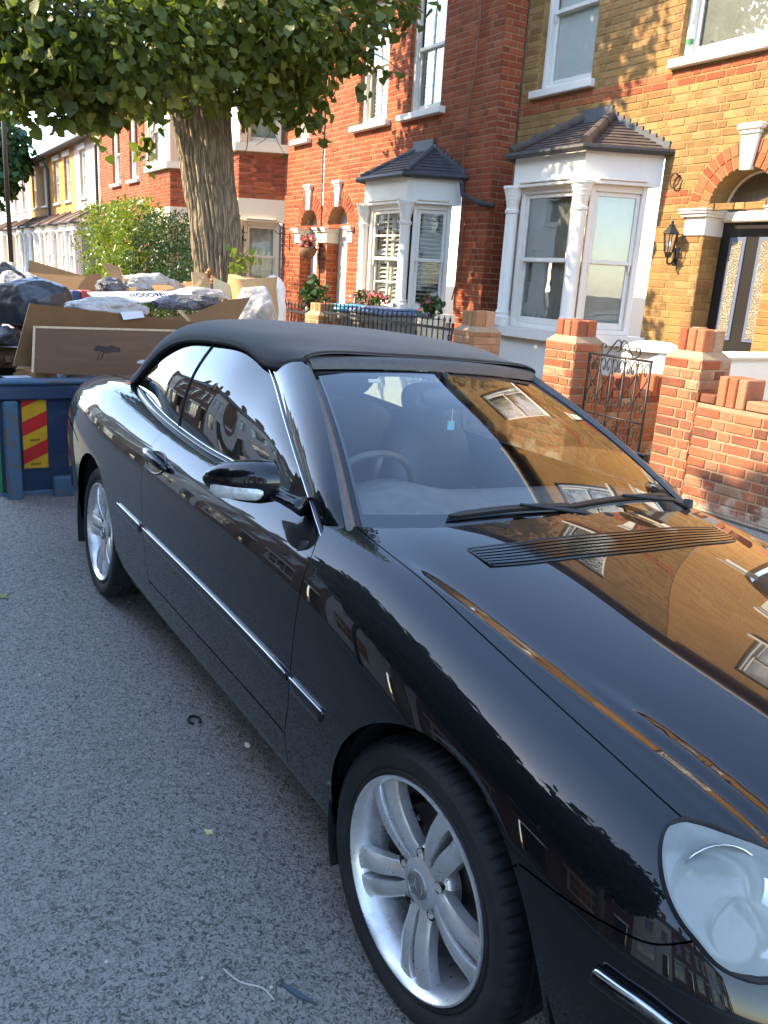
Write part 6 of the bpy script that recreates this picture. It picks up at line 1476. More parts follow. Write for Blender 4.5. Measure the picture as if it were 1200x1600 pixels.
col = t.mix(t.ramp(n, [(.4, 0.0), (.8, .5)]), (.017, .017, .018), (.055, .052, .048)); col = t.mix(t.math('MULTIPLY', sc, .45), col, (.14, .135, .125))
M['tyre'] = t.fin(t.pbsdf(col, t.ramp(n, [(.3, .55), (.7, .8)]), 0, t.bump(t.noise(150, 4, .65, v), .3, .003), .35))
M['well'] = mcol('wheel_well', (.008, .008, .008), .95, 0, .4, 10)
M['trim_matt'] = mcol('trim_matt', (.036, .036, .037), .42, 0, .3, 60, .08, 300)
M['header_grey'] = mcol('header_grey', (.078, .073, .069), .5, 0, .2, 50, .08, 300)
M['leather'] = mcol('leather', (.055, .053, .052), .38, 0, .3, 14, .35, 130)
M['dash'] = mcol('dash_vinyl', (.13, .13, .125), .6, 0, .25, 20, .3, 260)
# headlamp lens gone milky
t = NT('milky_lens'); v = t.coord('Object')
hz = t.ramp(t.noise(16, 5, .65, v), [(.3, .62), (.75, .88)])
tr = t.n('ShaderNodeBsdfTransparent'); tr.inputs[0].default_value = (.86, .88, .86, 1)
df = t.n('ShaderNodeBsdfDiffuse'); df.inputs[0].default_value = (.52, .55, .50, 1)
tl = t.n('ShaderNodeBsdfTranslucent'); tl.inputs[0].default_value = (.62, .64, .60, 1)
mxd = t.n('ShaderNodeMixShader'); mxd.inputs[0].default_value = .45; t.l(df.outputs[0], mxd.inputs[1]); t.l(tl.outputs[0], mxd.inputs[2])
mx0 = t.n('ShaderNodeMixShader'); t.l(hz, mx0.inputs[0]); t.l(tr.outputs[0], mx0.inputs[1]); t.l(mxd.outputs[0], mx0.inputs[2])
fr0 = t.n('ShaderNodeFresnel'); fr0.inputs[0].default_value = 1.5
gl = t.n('ShaderNodeBsdfGlossy'); gl.inputs['Roughness'].default_value = .06
mx1 = t.n('ShaderNodeMixShader'); t.l(fr0.outputs[0], mx1.inputs[0]); t.l(mx0.outputs[0], mx1.inputs[1]); t.l(gl.outputs[0], mx1.inputs[2])
M['milky_lens'] = t.fin(mx1.outputs[0])
M['reflector'] = mcol('reflector', (.75, .76, .74), .16, 1.0, .08, 9)
M['tail_red'] = mcol('tail_red', (.35, .008, .008), .12, 0, .2, 30)
t = NT('signal_lens'); v = t.xyz(t.coord('Object'))
rib = t.noise(60, 3, .6, t.coord('Object'))
M['signal_lens'] = t.fin(t.pbsdf(t.ramp(rib, [(.3, (.50, .51, .50)), (.7, (.80, .80, .77))]), .12, .25, t.bump(rib, .6, .006), .8, Coat_Weight=1.0))
M['cyan_tag'] = mcol('cyan_tag', (.10, .45, .55), .5)
# ---------- the thing
ROLL, YAW = .0541, .0064
car = thing('convertible_car', 'glossy black two-door convertible with black fabric roof parked at the kerb', 'car', (0, 0, 0), None, (-ROLL, 0, YAW), local=True)
def w2v(P, side): 
    P = np.array(P, float); P[..., 1] *= side; return P
def resample(uv, step=.06):
    uv = np.array(uv, float); out = []
    for a, b in zip(uv, np.roll(uv, -1, 0)):
        n = max(1, int(np.ceil(np.hypot(*(b-a))/step)))
        out += [a+(b-a)*k/n for k in range(n)]
    return np.array(out)
def inset(uv, gap):
    P = CS.ev; h = 1e-3
    u, v = uv[:, 0], uv[:, 1]
    p0 = CS.ev(u, v); mu = np.linalg.norm(CS.ev(u+h, v)-CS.ev(u-h, v), axis=1)/(2*h); mv = np.linalg.norm(CS.ev(u, v+h)-CS.ev(u, v-h), axis=1)/(2*h)
    mu = np.maximum(mu, .02); mv = np.maximum(mv, .02)
    q = uv*np.stack([mu.mean()*0+mu, mv], 1)
    d = np.roll(uv, -1, 0)-np.roll(uv, 1, 0); d = d*np.stack([mu, mv], 1); d /= np.linalg.norm(d, axis=1, keepdims=True)+1e-9
    n = np.stack([-d[:, 1], d[:, 0]], 1)
    area = .5*np.sum(uv[:, 0]*np.roll(uv[:, 1], -1)-np.roll(uv[:, 0], -1)*uv[:, 1])
    if area < 0: n = -n
    out = uv+n*gap/np.stack([mu, mv], 1)
    onc = uv[:, 1] > CS.m-1-1e-6; out[onc, 1] = CS.m-1      # no gap along the centre line
    onu = (uv[:, 0] > CS.n-1-1e-6) | (uv[:, 0] < 1e-6); out[onu, 0] = uv[onu, 0]
    return out
def panel(name, uv, parent=None, mat='car_paint', side=-1, gap=.0017, flange=.022, du=.11, dv=.16, off=0.0, both=False, label=None, bulge=None, surf=None):
    """one body panel: a patch of the body surface with its own edge, shut-line gap and turned-in flange"""
    S = surf or CS
    b = resample(uv); bi = inset(b, gap) if gap else b
    bi[:, 0] = np.clip(bi[:, 0], 0, S.n-1); bi[:, 1] = np.clip(bi[:, 1], 0, S.m-1)
    poly = [tuple(q) for q in bi]
    U = np.arange(bi[:, 0].min(), bi[:, 0].max(), du); V = np.arange(bi[:, 1].min(), bi[:, 1].max(), dv)
    pts = list(poly); nb = len(poly); bb = bi
    for i, uu in enumerate(U):
        for j, vv in enumerate(V):
            q = (uu, vv+(dv/2 if i % 2 else 0))
            if inside(poly, *q) and np.min(np.hypot((bb[:, 0]-q[0])/du, (bb[:, 1]-q[1])/dv)) > .38: pts.append(q)
    Vv, E, Fa, *_ = delaunay_2d_cdt([Vector(q) for q in pts], [(i, (i+1) % nb) for i in range(nb)], [], 0, 1e-7)
    F = []
    for f in Fa:
        cx = sum(Vv[i][0] for i in f)/3; cy = sum(Vv[i][1] for i in f)/3
        if inside(poly, cx, cy): F.append(tuple(f))
    uvn = np.array([tuple(q) for q in Vv]); 
    P = S.ev(uvn[:, 0], uvn[:, 1]); N = S.normal(uvn[:, 0], uvn[:, 1])
    c = P.mean(0)-np.array([0, 0.0, .45]); c[1] = max(P[:, 1].mean(), 0)
    if np.sum(N*(P-np.array([P[:, 0].mean(), 0, .45]))) < 0: N = -N
    if bulge is not None: P = P+N*bulge(uvn)[:, None]
    P = P+N*off
    sides = (-1, 1) if both else (side,)
    VV = []; FF = []; NN = []
    for sd in sides:
        base = len(VV); Ps = w2v(P, sd); Ns = w2v(N, sd)
        VV += [tuple(q) for q in Ps]; NN += [tuple(q) for q in Ns]
        for f in F:
            a, b_, c_ = (Ps[i] for i in f)
            n = np.cross(b_-a, c_-a); FF.append(tuple(i+base for i in (f if np.dot(n, Ns[f[0]]) > 0 else f[::-1])))
        if flange:
            o = len(VV); nbv = nb
            # flange ring: own vertices so that the edge stays crisp
            A = [Ps[i] for i in range(nb)]; B = [Ps[i]-Ns[i]*flange for i in range(nb)]
            VV += [tuple(q) for q in A]+[tuple(q) for q in B]
            cen = Ps[:nb].mean(0)
            for i in range(nb):
                tdir = Ps[(i+1) % nb]-Ps[i-1]; outn = np.cross(tdir, Ns[i]); L = np.linalg.norm(outn)+1e-9; outn = outn/L
                if np.dot(outn, Ps[i]-cen) < 0 and False: outn = -outn
                NN.append(tuple(outn))
            NN += NN[-nb:]
            for i in range(nb):
                if (poly[i][1] > S.m-1.001 and poly[(i+1) % nb][1] > S.m-1.001) or (both and poly[i][0] in (0.0, S.n-1.0) and poly[(i+1) % nb][0] == poly[i][0]): continue
                FF.append((o+i, o+(i+1) % nb, o+nb+(i+1) % nb, o+nb+i))
    me = bpy.data.meshes.new(name); me.from_pydata(VV, [], FF); me.materials.append(M[mat] if isinstance(mat, str) else mat)
    me.polygons.foreach_set('use_smooth', np.ones(len(me.polygons), bool))
    me.normals_split_custom_set_from_vertices([Vector(q).normalized() for q in NN])
    o = link(name, me, parent or car)
    if label: o['label'] = label
    return o
def surf_pts(uv, off=0.0, side=-1):
    uv = np.array(uv, float); P = CS.ev(uv[:, 0], uv[:, 1]); N = CS.normal(uv[:, 0], uv[:, 1])
    if np.sum(N*(P-np.array([P[:, 0].mean(), 0, .45]))) < 0: N = -N
    return w2v(P+N*off, side), w2v(N, side)
def uvpath(uv, k=6): return np.array(smooth_path([(a, b, 0) for a, b in uv], k))[:, :2]
GAP = uvpath([(9.119, 9.359), (9.391, 9.302), (9.772, 9.308), (10.425, 9.272), (11.017, 9.262), (11.519, 9.212), (11.965, 9.173), (12.295, 9.141), (12.567, 9.125)])
DF = uvpath([(9.15, 2.70), (9.185, 3.1), (9.221, 3.557), (9.235, 4.3), (9.221, 5.134), (9.176, 6.362), (9.096, 7.591), (8.96, 8.35), (8.806, 8.863)])
DR = uvpath([(7.05, 2.70), (7.0, 3.6), (6.95, 4.6), (6.87, 5.4), (6.79, 6.4), (6.76, 7.3), (6.73, 8.1), (6.70, 8.90)])
BELT = uvpath([(4.30, 10.02), (4.566, 10.0), (5.2, 9.58), (5.9, 9.25), (6.603, 9.0), (7.406, 8.80), (7.864, 8.83), (8.4, 8.85), (8.806, 8.863)])
HLO = [(12.567, 9.125), (12.55, 8.589), (12.636, 8.039), (12.805, 7.511), (13.025, 7.106), (13.259, 6.825)]
HLI = [(12.567, 9.125), (12.70, 9.42), (12.90, 9.60), (13.352, 9.66), (13.75, 9.35), (14.05, 8.65), (14.15, 7.7), (14.10, 6.85), (13.901, 6.362), (13.547, 6.45), (13.259, 6.825)]
BUMP = uvpath([(13.259, 6.825), (12.984, 6.288), (12.694, 6.029), (12.233, 5.668), (11.88, 5.474)])
def arch_uv(cx, cz, r, a0, a1, n=60):
    a = np.radians(np.linspace(a0, a1, n)); return CS.inv(cx+r*np.cos(a), cz+r*np.sin(a), 2, vr=(0.9, 7.2))
FA = arch_uv(1.41, .325, .372, 47, 191); FB = arch_uv(1.41, .325, .372, -12, 47)
RA = arch_uv(-1.3575, .325, .372, -10, 190)
cat = lambda *L: np.concatenate([np.asarray(q, float) for q in L])
for side in (-1, 1):
    pn = lambda nm, uv, **k: panel(nm, uv, side=side, **k)
    fen = cat(DF[::1], [(8.95, 9.15)], GAP, uvpath(HLO)[1:], BUMP[1:], FA, [(10.05, 1.72)], [(9.15, 1.72)])
    fen = cat([(9.15, 1.72)], DF, [(8.95, 9.12)], GAP, uvpath(HLO)[1:], BUMP[1:-1], FA)
    fender = pn('front_wing', fen)
    door = pn('door', cat(DR, BELT[BELT[:, 0] > 6.75], DF[::-1]))
    # rear quarter: from the door round the wheel arch to the rear bumper line
    q_top = BELT[BELT[:, 0] < 6.68][::-1]
    rear = cat([(7.10, 1.72)], DR, q_top, [(3.6, 9.95), (2.9, 9.75), (2.2, 9.45), (1.75, 9.1), (1.95, 8.3), (2.25, 7.6), (2.30, 6.9), (2.15, 6.1), (2.9, 5.9), (3.6, 5.7), (4.05, 5.35)], RA[(RA[:, 1] > 1.5) & (RA[:, 0] < 4.25) & (RA[:, 1] < 5.3)][::1] if False else np.zeros((0, 2)))
    ra = RA[::-1]; k0 = int(np.argmin(np.hypot(ra[:, 0]-4.05, ra[:, 1]-5.35))); ra2 = ra[k0:]
    rear = cat(rear, ra2, [(6.35, 1.72)])
    quarter = pn('rear_quarter', rear)
    pn('tail_lamp', [(1.75, 9.1), (1.95, 8.3), (2.25, 7.6), (2.30, 6.9), (2.15, 6.1), (1.5, 6.1), (1.0, 6.3), (.9, 7.3), (1.0, 8.6), (1.3, 9.1)], mat='tail_red')
    pn('sill_cover', cat(DF[:1]*0+[(9.15, 2.66)], [(7.05, 2.66)], [(7.05, 1.75), (7.05, .6)], [(10.15, .6)], [(9.95, 1.6)], [(9.15, 1.76)]) if False else [(9.15, 2.68), (8.1, 2.68), (7.06, 2.68), (7.06, 1.72), (6.35, 1.70), (6.15, 1.2), (6.2, .4), (9.9, .4), (9.95, 1.2), (9.9, 1.70), (9.15, 1.72)])
    # belt moulding, side strip, handle
    P, N = surf_pts(BELT[4:], .006, side)
    MB().tube(P, .011, 8).build('belt_moulding', M['gloss_black'], car, smooth=True)
    MB().tube(surf_pts(BELT[4:]+[0, .17], .014, side)[0], .0035, 6).build('belt_chrome', M['chrome'], car, smooth=True)
    def strip(uv0, uv1, parent):
        uv = np.linspace(uv0, uv1, 40); P, N = surf_pts(uv, 0, side); mb = MB(); vs = []
        for i, (p, n) in enumerate(zip(P, N)):
            e = min(1, min(i, 39-i)/3.0)**.5; z = np.array([0, 0, 1.])
            for (dz, dn) in ((.021, -.003), (.019, .004), (.011, .0075), (-.004, .0085), (-.018, .007), (-.024, .003), (-.026, -.003)): vs.append(p+z*dz*(.35+.65*e)+n*(dn*(.3+.7*e)))
        mb.add(vs, [(i*7+k, i*7+k+1, i*7+8+k, i*7+7+k) for i in range(39) for k in range(6)]+[tuple(range(7)), tuple(273+k for k in range(7))])
        o = mb.build('side_moulding', M['car_paint'], parent, angle=50)
        P2, _ = surf_pts(uv, .0065, side); P2[:, 2] += .0155
        MB().tube(P2, .0030, 6).build('chrome_strip', M['chrome'], parent, smooth=True)
    strip((6.203, 4.22), (6.93, 4.20), quarter); strip((6.99, 4.20), (9.20, 4.15), door); strip((9.255, 4.15), (9.70, 4.18), fender)
    # door handle: a bow over a recessed bowl
    hp, hn = surf_pts([(6.80, 7.05), (6.86, 7.0), (6.95, 6.98), (7.05, 6.95), (7.15, 6.90), (7.23, 6.86), (7.28, 6.84)], 0, side)
    prof = [.004, .024, .034, .037, .034, .024, .004]
    MB().tube([p+n*h for p, n, h in zip(hp, hn, prof)], [.010, .015, .017, .0175, .017, .015, .010], 10).build('handle', M['car_paint'], door, smooth=True)
    P, N = surf_pts([(7.03, 6.62)], .001, side)
    bowl = MB(); c0 = P[0]
    ang = np.linspace(0, 2*PI, 25)[:-1]; uvb = np.stack([7.03+.19*np.cos(ang), 6.85+.50*np.sin(ang)], 1); Pb, Nb = surf_pts(uvb, .0016, side)
    bowl.add([tuple(q) for q in Pb]+[tuple(surf_pts([(7.03, 6.85)], .0016, side)[0][0])], [(i, (i+1) % 24, 24) for i in range(24)]); bowl.build('handle_bowl', M['gloss_black'], door)
    MB().tube(Pb, .0035, 6, closed=True).build('bowl_rim', M['car_paint'], door, smooth=True)
# bonnet, boot, bumpers (both halves in one piece)
HOODR = uvpath([(9.119, 9.359), (9.22, 9.9), (9.301, 10.502), (9.394, 11.107), (9.457, 11.934), (9.473, 12.6), (9.473, 13.0)])
hi = uvpath(HLI[:5]); 
hood = panel('bonnet', cat(HOODR[::-1], GAP[1:], hi[1:], [(14.2, 9.75), (14.7, 10.2), (15.0, 11.2), (15.1, 13.0)]), both=True, dv=.13, gap=.0018)
fb = cat(BUMP, [(11.9, 5.4)], FB[::-1], [(12.35, .5), (13.6, .35), (16, .3), (16, 7.1), (15.2, 7.1), (14.6, 6.95), (14.22, 6.75)], uvpath(HLI[7:])[::1])
bumper = panel('front_bumper', fb, both=True)
panel('radiator_grille', [(14.75, 10.1), (14.35, 9.7), (14.0, 9.35), (14.22, 8.6), (14.28, 7.6), (14.25, 7.0), (15.2, 7.25), (16, 7.25), (16, 13), (15.15, 13), (15.05, 11.2)], mat='gloss_black', both=True, off=-.012)
panel('boot_lid', [(4.28, 10.05), (3.6, 10.0), (2.9, 9.8), (2.2, 9.5), (1.7, 9.12), (1.25, 9.15), (.95, 8.6), (.85, 7.3), (.95, 6.3), (0, 6.3), (0, 13), (4.1, 13), (4.2, 11.5)], both=True)
rk = RA[::-1]; k0 = int(np.argmin(np.hypot(rk[:, 0]-4.05, rk[:, 1]-5.35)))
rb_ = RA[(RA[:, 0] < 4.9)]; rb_ = rb_[np.argsort(rb_[:, 1])]; rb_ = rb_[(rb_[:, 1] < 5.3) & (rb_[:, 1] > 1.3)]
panel('rear_bumper', cat([(0, 6.2), (1.5, 6.02), (2.15, 6.02), (2.9, 5.82), (3.6, 5.62), (4.05, 5.30)], rb_[::-1], [(4.0, .9), (3.2, .6), (0, .6)]), both=True)
# cowl under the wipers, wheel wells, underside
cw = MB(); V_ = []
for i, tt in enumerate(np.linspace(-1, 1, 25)):
    x0 = .70+.15*(1-tt*tt); V_ += [(x0-.03, .70*tt, .925+.02*(1-tt*tt)), (x0+.17-.03*tt*tt, .68*tt, .930+.045*(1-tt*tt))]
cw.add(V_, [(2*i, 2*i+2, 2*i+3, 2*i+1) for i in range(24)]); cw.build('scuttle', M['trim_matt'], car)
for side in (-1, 1):
    for cx in (1.41, -1.3575):
        mb = MB(); n = 40; vs = []
        for i in range(n+1):
            a = math.radians(-25+230*i/n); vs += [(cx+.385*math.cos(a), side*.845, .325+.385*math.sin(a)), (cx+.385*math.cos(a), side*.45, .325+.385*math.sin(a))]
        mb.add(vs, [(2*i, 2*i+2, 2*i+3, 2*i+1) for i in range(n)]); mb.add([(cx-.42, side*.45, .2), (cx+.42, side*.45, .2), (cx+.42, side*.45, .75), (cx-.42, side*.45, .75)], [(0, 1, 2, 3)])
        mb.build('wheel_arch_liner', M['well'], car)
        mb = MB(); vs = []                  # arch lip
        P, N = surf_pts(cat(FA, []) if cx > 0 and False else arch_uv(cx, .325, .374, 0, 188), -.004, side)
        for p, n_ in zip(P, N):
            q = p.copy(); q[1] -= side*.03; vs += [tuple(p), tuple(q)]
        mb.add(vs, [(2*i, 2*i+2, 2*i+3, 2*i+1) for i in range(len(P)-1)]); mb.build('arch_lip', M['gloss_black'], car, smooth=True)
ub = MB(); ub.box(-2.2, -1.78, -.62, .62, .24, .30).box(-.98, 1.02, -.76, .76, .225, .30).box(1.8, 2.0, -.55, .55, .22, .30).box(-1.8, -.97, -.44, .44, .26, .32).box(1.0, 1.82, -.44, .44, .26, .32)
ub.build('underside', M['well'], car)
# ---------- wheels
def wheel(parent_car, cx, side, steer=0.0):
    THETA = math.radians(64 if cx > 0 else 40)
    w_ = bpy.data.objects.new('wheel', None); COL.objects.link(w_); w_.parent = parent_car; w_.location = (cx, side*.826, .317); w_.rotation_euler = (0, 0, steer)
    s = -side                                # inward direction along y
    n = 288; prof = [(.231, .030, 0), (.236, .008, 0), (.240, .002, 0), (.248, .000, 0), (.252, .0035, 0), (.262, -.004, 0), (.280, -.0075, 0), (.293, -.006, 0), (.296, -.0035, 0), (.305, .002, 0), (.3115, .010, 1), (.3150, .020, 1), (.3168, .034, 1), (.3172, .050, 1), (.3100, .051, 0), (.3100, .060, 0), (.3175, .061, 0), (.3175, .090, 2), (.310, .091, 0), (.310, .100, 0), (.3175, .101, 0), (.3175, .130, 2), (.310, .131, 0), (.310, .140, 0), (.3175, .141, 0), (.317, .165, 1), (.315, .180, 1), (.308, .192, 1), (.29, .205, 0), (.25, .20, 0), (.232, .18, 0)]
    V = []; 
    for (r, h, g) in prof:
        for k in range(n):
            rr = r
            if g == 1 and k % 4 == 0: rr -= .0055
            if g == 2 and (k+2) % 8 == 0: rr -= .003
            a = 2*PI*(k+(.6*h*20 if g else 0)*0)/n
            V.append((rr*math.cos(a), s*h, rr*math.sin(a)))
    F = [(i*n+k, i*n+(k+1) % n, (i+1)*n+(k+1) % n, (i+1)*n+k) for i in range(len(prof)-1) for k in range(n)]
    if s > 0: F = [f[::-1] for f in F]
    me = rawmesh('tyre', V, F, M['tyre'], smooth=True); me.set_sharp_from_angle(angle=math.radians(32)); link('tyre', me, w_)
    rim = MB(); rim.lathe([(.233, .012), (.2375, .002), (.2365, -.003), (.232, -.004), (.228, .001), (.2255, .006), (.219, .017), (.214, .040), (.206, .060), (.198, .10), (.194, .20)], n=96, axis='y')
    rim.v = [(x, s*y, z) for x, y, z in rim.v]; ro = rim.build('rim', M['alloy'], w_, angle=35)
    # five double spokes
    for q in range(5):
        th = 2*PI*q/5+THETA
        for b in (-1, 1):
            mb = MB(); N = 16; vs = []; K = 9
            for i in range(N+1):
                tt = i/N; r = .050+(.2245-.050)*tt
                c = b*(.0195+.0150*tt**1.1); hw = .0150+.0060*tt+.003*math.sin(PI*tt)+.012*max(0, (tt-.76)/.24)**2*(1.0 if True else 0)+.010*max(0, (.2-tt)/.2)**2
                dep = .034-.022*tt**1.0-.012*math.sin(PI*tt)+.006*tt*tt
                for k in range(K):
                    y = (-1, -1, -.88, -.5, 0, .5, .88, 1, 1)[k]; lat = c+hw*y
                    d = dep+(.030 if k in (0, 8) else (.0045 if k in (1, 7) else 0))+.0035*(b*y)*(abs(y) < .95)-.0040*(1-y*y)-.0015*(abs(y) < .6)*tt
                    vs.append((r*math.cos(th)-lat*math.sin(th), s*d, r*math.sin(th)+lat*math.cos(th)))
            mb.add(vs, [(i*K+k, i*K+k+1, (i+1)*K+k+1, (i+1)*K+k) for i in range(N) for k in range(K-1)])
            mb.build('spoke', M['alloy'], ro, angle=24)
        # web that joins the pair at the hub, bolt and its well
        a2 = th+PI/5
        bw = MB(); bw.lathe([(.0130, .0275), (.0118, .030), (.0105, .060), (0, .060)], n=16, axis='y'); bw.v = [(x+.066*math.cos(a2), s*y, z+.066*math.sin(a2)) for x, y, z in bw.v]; bw.build('bolt_well', M['well'], ro)
        bo = MB(); bo.lathe([(0, .040), (.0075, .040), (.0075, .06)], n=6, axis='y'); bo.v = [(x+.066*math.cos(a2), s*y, z+.066*math.sin(a2)) for x, y, z in bo.v]; bo.build('wheel_bolt', M['disc_steel'], ro)
    hub = MB(); hub.lathe([(.034, .022), (.044, .024), (.060, .030), (.078, .040), (.086, .055), (.086, .075)], n=48, axis='y'); hub.v = [(x, s*y, z) for x, y, z in hub.v]; hub.build('hub', M['alloy'], ro, angle=40)
    cp = MB(); cp.lathe([(0, .014), (.026, .0145), (.030, .016), (.0335, .020), (.034, .026)], n=36, axis='y'); cp.v = [(x, s*y, z) for x, y, z in cp.v]; cap = cp.build('hub_cap', M['alloy_cap'], ro, angle=40)
    em = MB()
    for k in range(3):
        a = PI/2+2*PI*k/3; tip = (.023*math.cos(a), .023*math.sin(a)); l = (.005*math.cos(a+PI/3), .005*math.sin(a+PI/3)); r2 = (.005*math.cos(a-PI/3), .005*math.sin(a-PI/3))
        em.add([(tip[0], s*.0138, tip[1]), (l[0], s*.0138, l[1]), (0, s*.0118, 0), (r2[0], s*.0138, r2[1])], [(0, 1, 2), (0, 2, 3)])
    em.tube([(.0245*math.cos(2*PI*k/28), s*.0142, .0245*math.sin(2*PI*k/28)) for k in range(28)], .0012, 5, closed=True); em.build('star_emblem', M['chrome'], ro)
    di = MB(); di.lathe([(.03, .085), (.155, .085), (.158, .088), (.158, .105), (.03, .105)], n=60, axis='y'); di.v = [(x, s*y, z) for x, y, z in di.v]; di.build('brake_disc', M['disc_steel'], w_, angle=30)
    ca = MB(); ca.cbox(-.05, .05, .07, .13, -.075, .075, .01, Matrix.Translation(Vector((-.135, 0, .02)))); ca.v = [(x, s*y, z) for x, y, z in ca.v]; ca.build('brake_caliper', M['disc_steel'], w_)
    bk = MB(); bk.lathe([(.0, .145), (.196, .145)], n=40, axis='y'); bk.v = [(x, s*y, z) for x, y, z in bk.v]; bk.build('wheel_back', M['well'], w_)
    return w_
wheel(car, 1.3575, -1, .035); wheel(car, -1.3575, -1); wheel(car, 1.3575, 1, .035); wheel(car, -1.3575, 1)
# ---------- windscreen and its frame
TT = np.linspace(-1, 1, 33)
def ws(tt, s_):                         # t across (-1 = driver's side), s_ up
    B = np.array([.745+.13*(1-tt*tt), .677*tt, .947+.012*(1-tt*tt)]); T = np.array([.077+.060*(1-tt*tt), .496*tt, 1.291+.022*(1-tt*tt)])
    p = B*(1-s_)+T*s_; bl = .022*math.sin(PI*min(max(s_, 0), 1)); return p+np.array([.46*bl, 0, .89*bl])
def grid(nm, fn, A, B, mat, parent, smooth=True):
    V = [tuple(fn(a, b)) for a in A for b in B]; nb = len(B)
    F = [(i*nb+j, (i+1)*nb+j, (i+1)*nb+j+1, i*nb+j+1) for i in range(len(A)-1) for j in range(nb-1)]
    me = rawmesh(nm, V, F, M[mat] if isinstance(mat, str) else mat, smooth=smooth); return link(nm, me, parent)
wsg = grid('windscreen', lambda a, b: ws(a, b), np.linspace(-.975, .975, 41), np.linspace(-.03, .975, 18), 'windscreen_glass', car)
def wsin(a, b): return ws(a, b)+np.array([-.004, 0, -.006])
for (A_, B_) in ((np.linspace(-1, -.955, 3), np.linspace(-.03, 1, 14)), (np.linspace(.955, 1, 3), np.linspace(-.03, 1, 14)), (np.linspace(-1, 1, 30), np.linspace(.945, 1.0, 3)), (np.linspace(-1, 1, 30), np.linspace(-.05, .06, 3))):
    grid('glass_border', wsin, A_, B_, 'gloss_black', wsg)
def spl(P, n): return np.array(smooth_path(P, n))
for sd in (-1, 1):
    # pillar cross-section from the door glass to the windscreen rubber
    e0 = spl([(-.11, .560, 1.262), (.02, .592, 1.215), (.20, .640, 1.140), (.42, .693, 1.045), (.66, .748, .943), (.735, .760, .900)], 6); n = len(e0); nx_ = n-7
    e4 = np.array([ws(-1, 1-k/nx_*1.0) for k in range(n)]); e4[:, 1] *= -1
    e3 = e4.copy(); 
    for k in range(n):
        tt = k/(n-1); e3[k] += np.array([-.008-.006*tt, .016+.012*tt, .014*(1-tt)+.006])
    def pil(k, b):
        a, d = e0[int(k)], e3[int(k)]; nrm = np.array([.35, .75, .56]); p = a*(1-b)+d*b
        tail = max(0, 1-max(0, k-nx_+1.5)/3.0)
        return w2v(p+nrm*(.017*math.sin(PI*b)**.8+.010*math.sin(PI*b)*(k/(n-1)))*tail-np.array([0, .3, 1])*.022*(1-tail), sd)
    grid('windscreen_pillar', pil, list(range(n)), np.linspace(0, 1, 9), 'car_paint', car)
    grid('pillar_rubber', lambda k, b: w2v(e3[int(k)]*(1-b)+e4[int(k)]*b+np.array([.002, .002, .006])*math.sin(PI*b), sd), list(range(n)), np.linspace(-.05, 1.02, 5), 'header_grey', car)
    MB().tube([tuple(w2v(q+np.array([-.004, -.004, .0]), sd)) for q in e0], .009, 8).build('glass_seal', M['chrome'] if False else M['gloss_black'], car, smooth=True)
    MB().tube([tuple(w2v(q+np.array([.001, .006, .003]), sd)) for q in e0], .0022, 6).build('pillar_chrome', M['chrome'], car, smooth=True)
    tri = MB(); 
grid('windscreen_header', lambda a, b: ws(a, .995)*(1-b)+np.array([ws(a, 1)[0]-.035-.01*(1-a*a), ws(a, 1)[1]*1.045, ws(a, 1)[2]+.038])*b+np.array([.01, 0, .012])*math.sin(PI*b), np.linspace(-1, 1, 33), np.linspace(0, 1, 6), 'header_grey', car)
# ---------- door and quarter glass
GB = spl([(-1.475, .638, 1.018), (-1.15, .668, .992), (-.85, .700, .970), (-.60, .712, .960), (-.27, .720, .948), (.05, .722, .944), (.38, .728, .942), (.64, .742, .942)], 8)
GT = spl([(-1.44, .632, 1.045), (-1.22, .598, 1.190), (-.932, .574, 1.283), (-.625, .566, 1.309), (-.339, .562, 1.315), (-.10, .558, 1.268), (.20, .635, 1.142), (.655, .745, .950)], 8)
ib = int(np.argmin(abs(GB[:, 0]+.60)))
for sd in (-1, 1):
    def gl_(k, b):
        p = GB[int(k)]*(1-b)+GT[int(k)]*b; h = np.linalg.norm(GT[int(k)]-GB[int(k)])
        return w2v(p+np.array([0, .87, .5])*(.085*h*math.sin(PI*b)), sd)
    g1 = grid('quarter_glass', gl_, list(range(0, ib+1)), np.linspace(0, 1, 15), 'car_glass', car)
    g2 = grid('door_glass', gl_, list(range(ib, len(GB))), np.linspace(0, 1, 15), 'car_glass', car)
    MB().tube([tuple(gl_(ib, b)) for b in np.linspace(0, 1, 12)], .006, 8).build('glass_divider', M['rubber'], car, smooth=True)
# ---------- fabric roof
E_ = np.array([(.075, .505, 1.322), (-.07, .570, 1.282), (-.20, .579, 1.305), (-.339, .580, 1.327), (-.625, .584, 1.320), (-.932, .592, 1.293), (-1.15, .608, 1.232), (-1.32, .632, 1.135), (-1.47, .650, 1.035), (-1.62, .615, 1.022), (-1.76, .44, 1.026), (-1.83, .22, 1.03), (-1.85, .0, 1.032)])
C_ = np.array([(.100, 0, 1.352), (.02, 0, 1.377), (-.08, 0, 1.392), (-.25, 0, 1.405), (-.58, 0, 1.413), (-.92, 0, 1.402), (-1.16, 0, 1.365), (-1.36, 0, 1.285), (-1.54, 0, 1.165), (-1.66, 0, 1.10), (-1.75, 0, 1.06), (-1.81, 0, 1.04), (-1.85, 0, 1.032)])
rows = []
for e, c in zip(E_, C_):
    dz = c[2]-e[2]; r_ = []
    for (fw, fz, fx) in ((1, -.02, 0), (1.006, .10, .0), (.985, .32, .02), (.93, .58, .08), (.80, .80, .22), (.58, .93, .48), (.30, .985, .8), (0, 1, 1)):
        zz = e[2]+(dz*fz if fz > 0 else fz*.5); r_.append((e[0]+(c[0]-e[0])*fx, e[1]*fw, zz))
    rows.append(r_)
ST = BSurf(np.array(rows), 2, False, True)
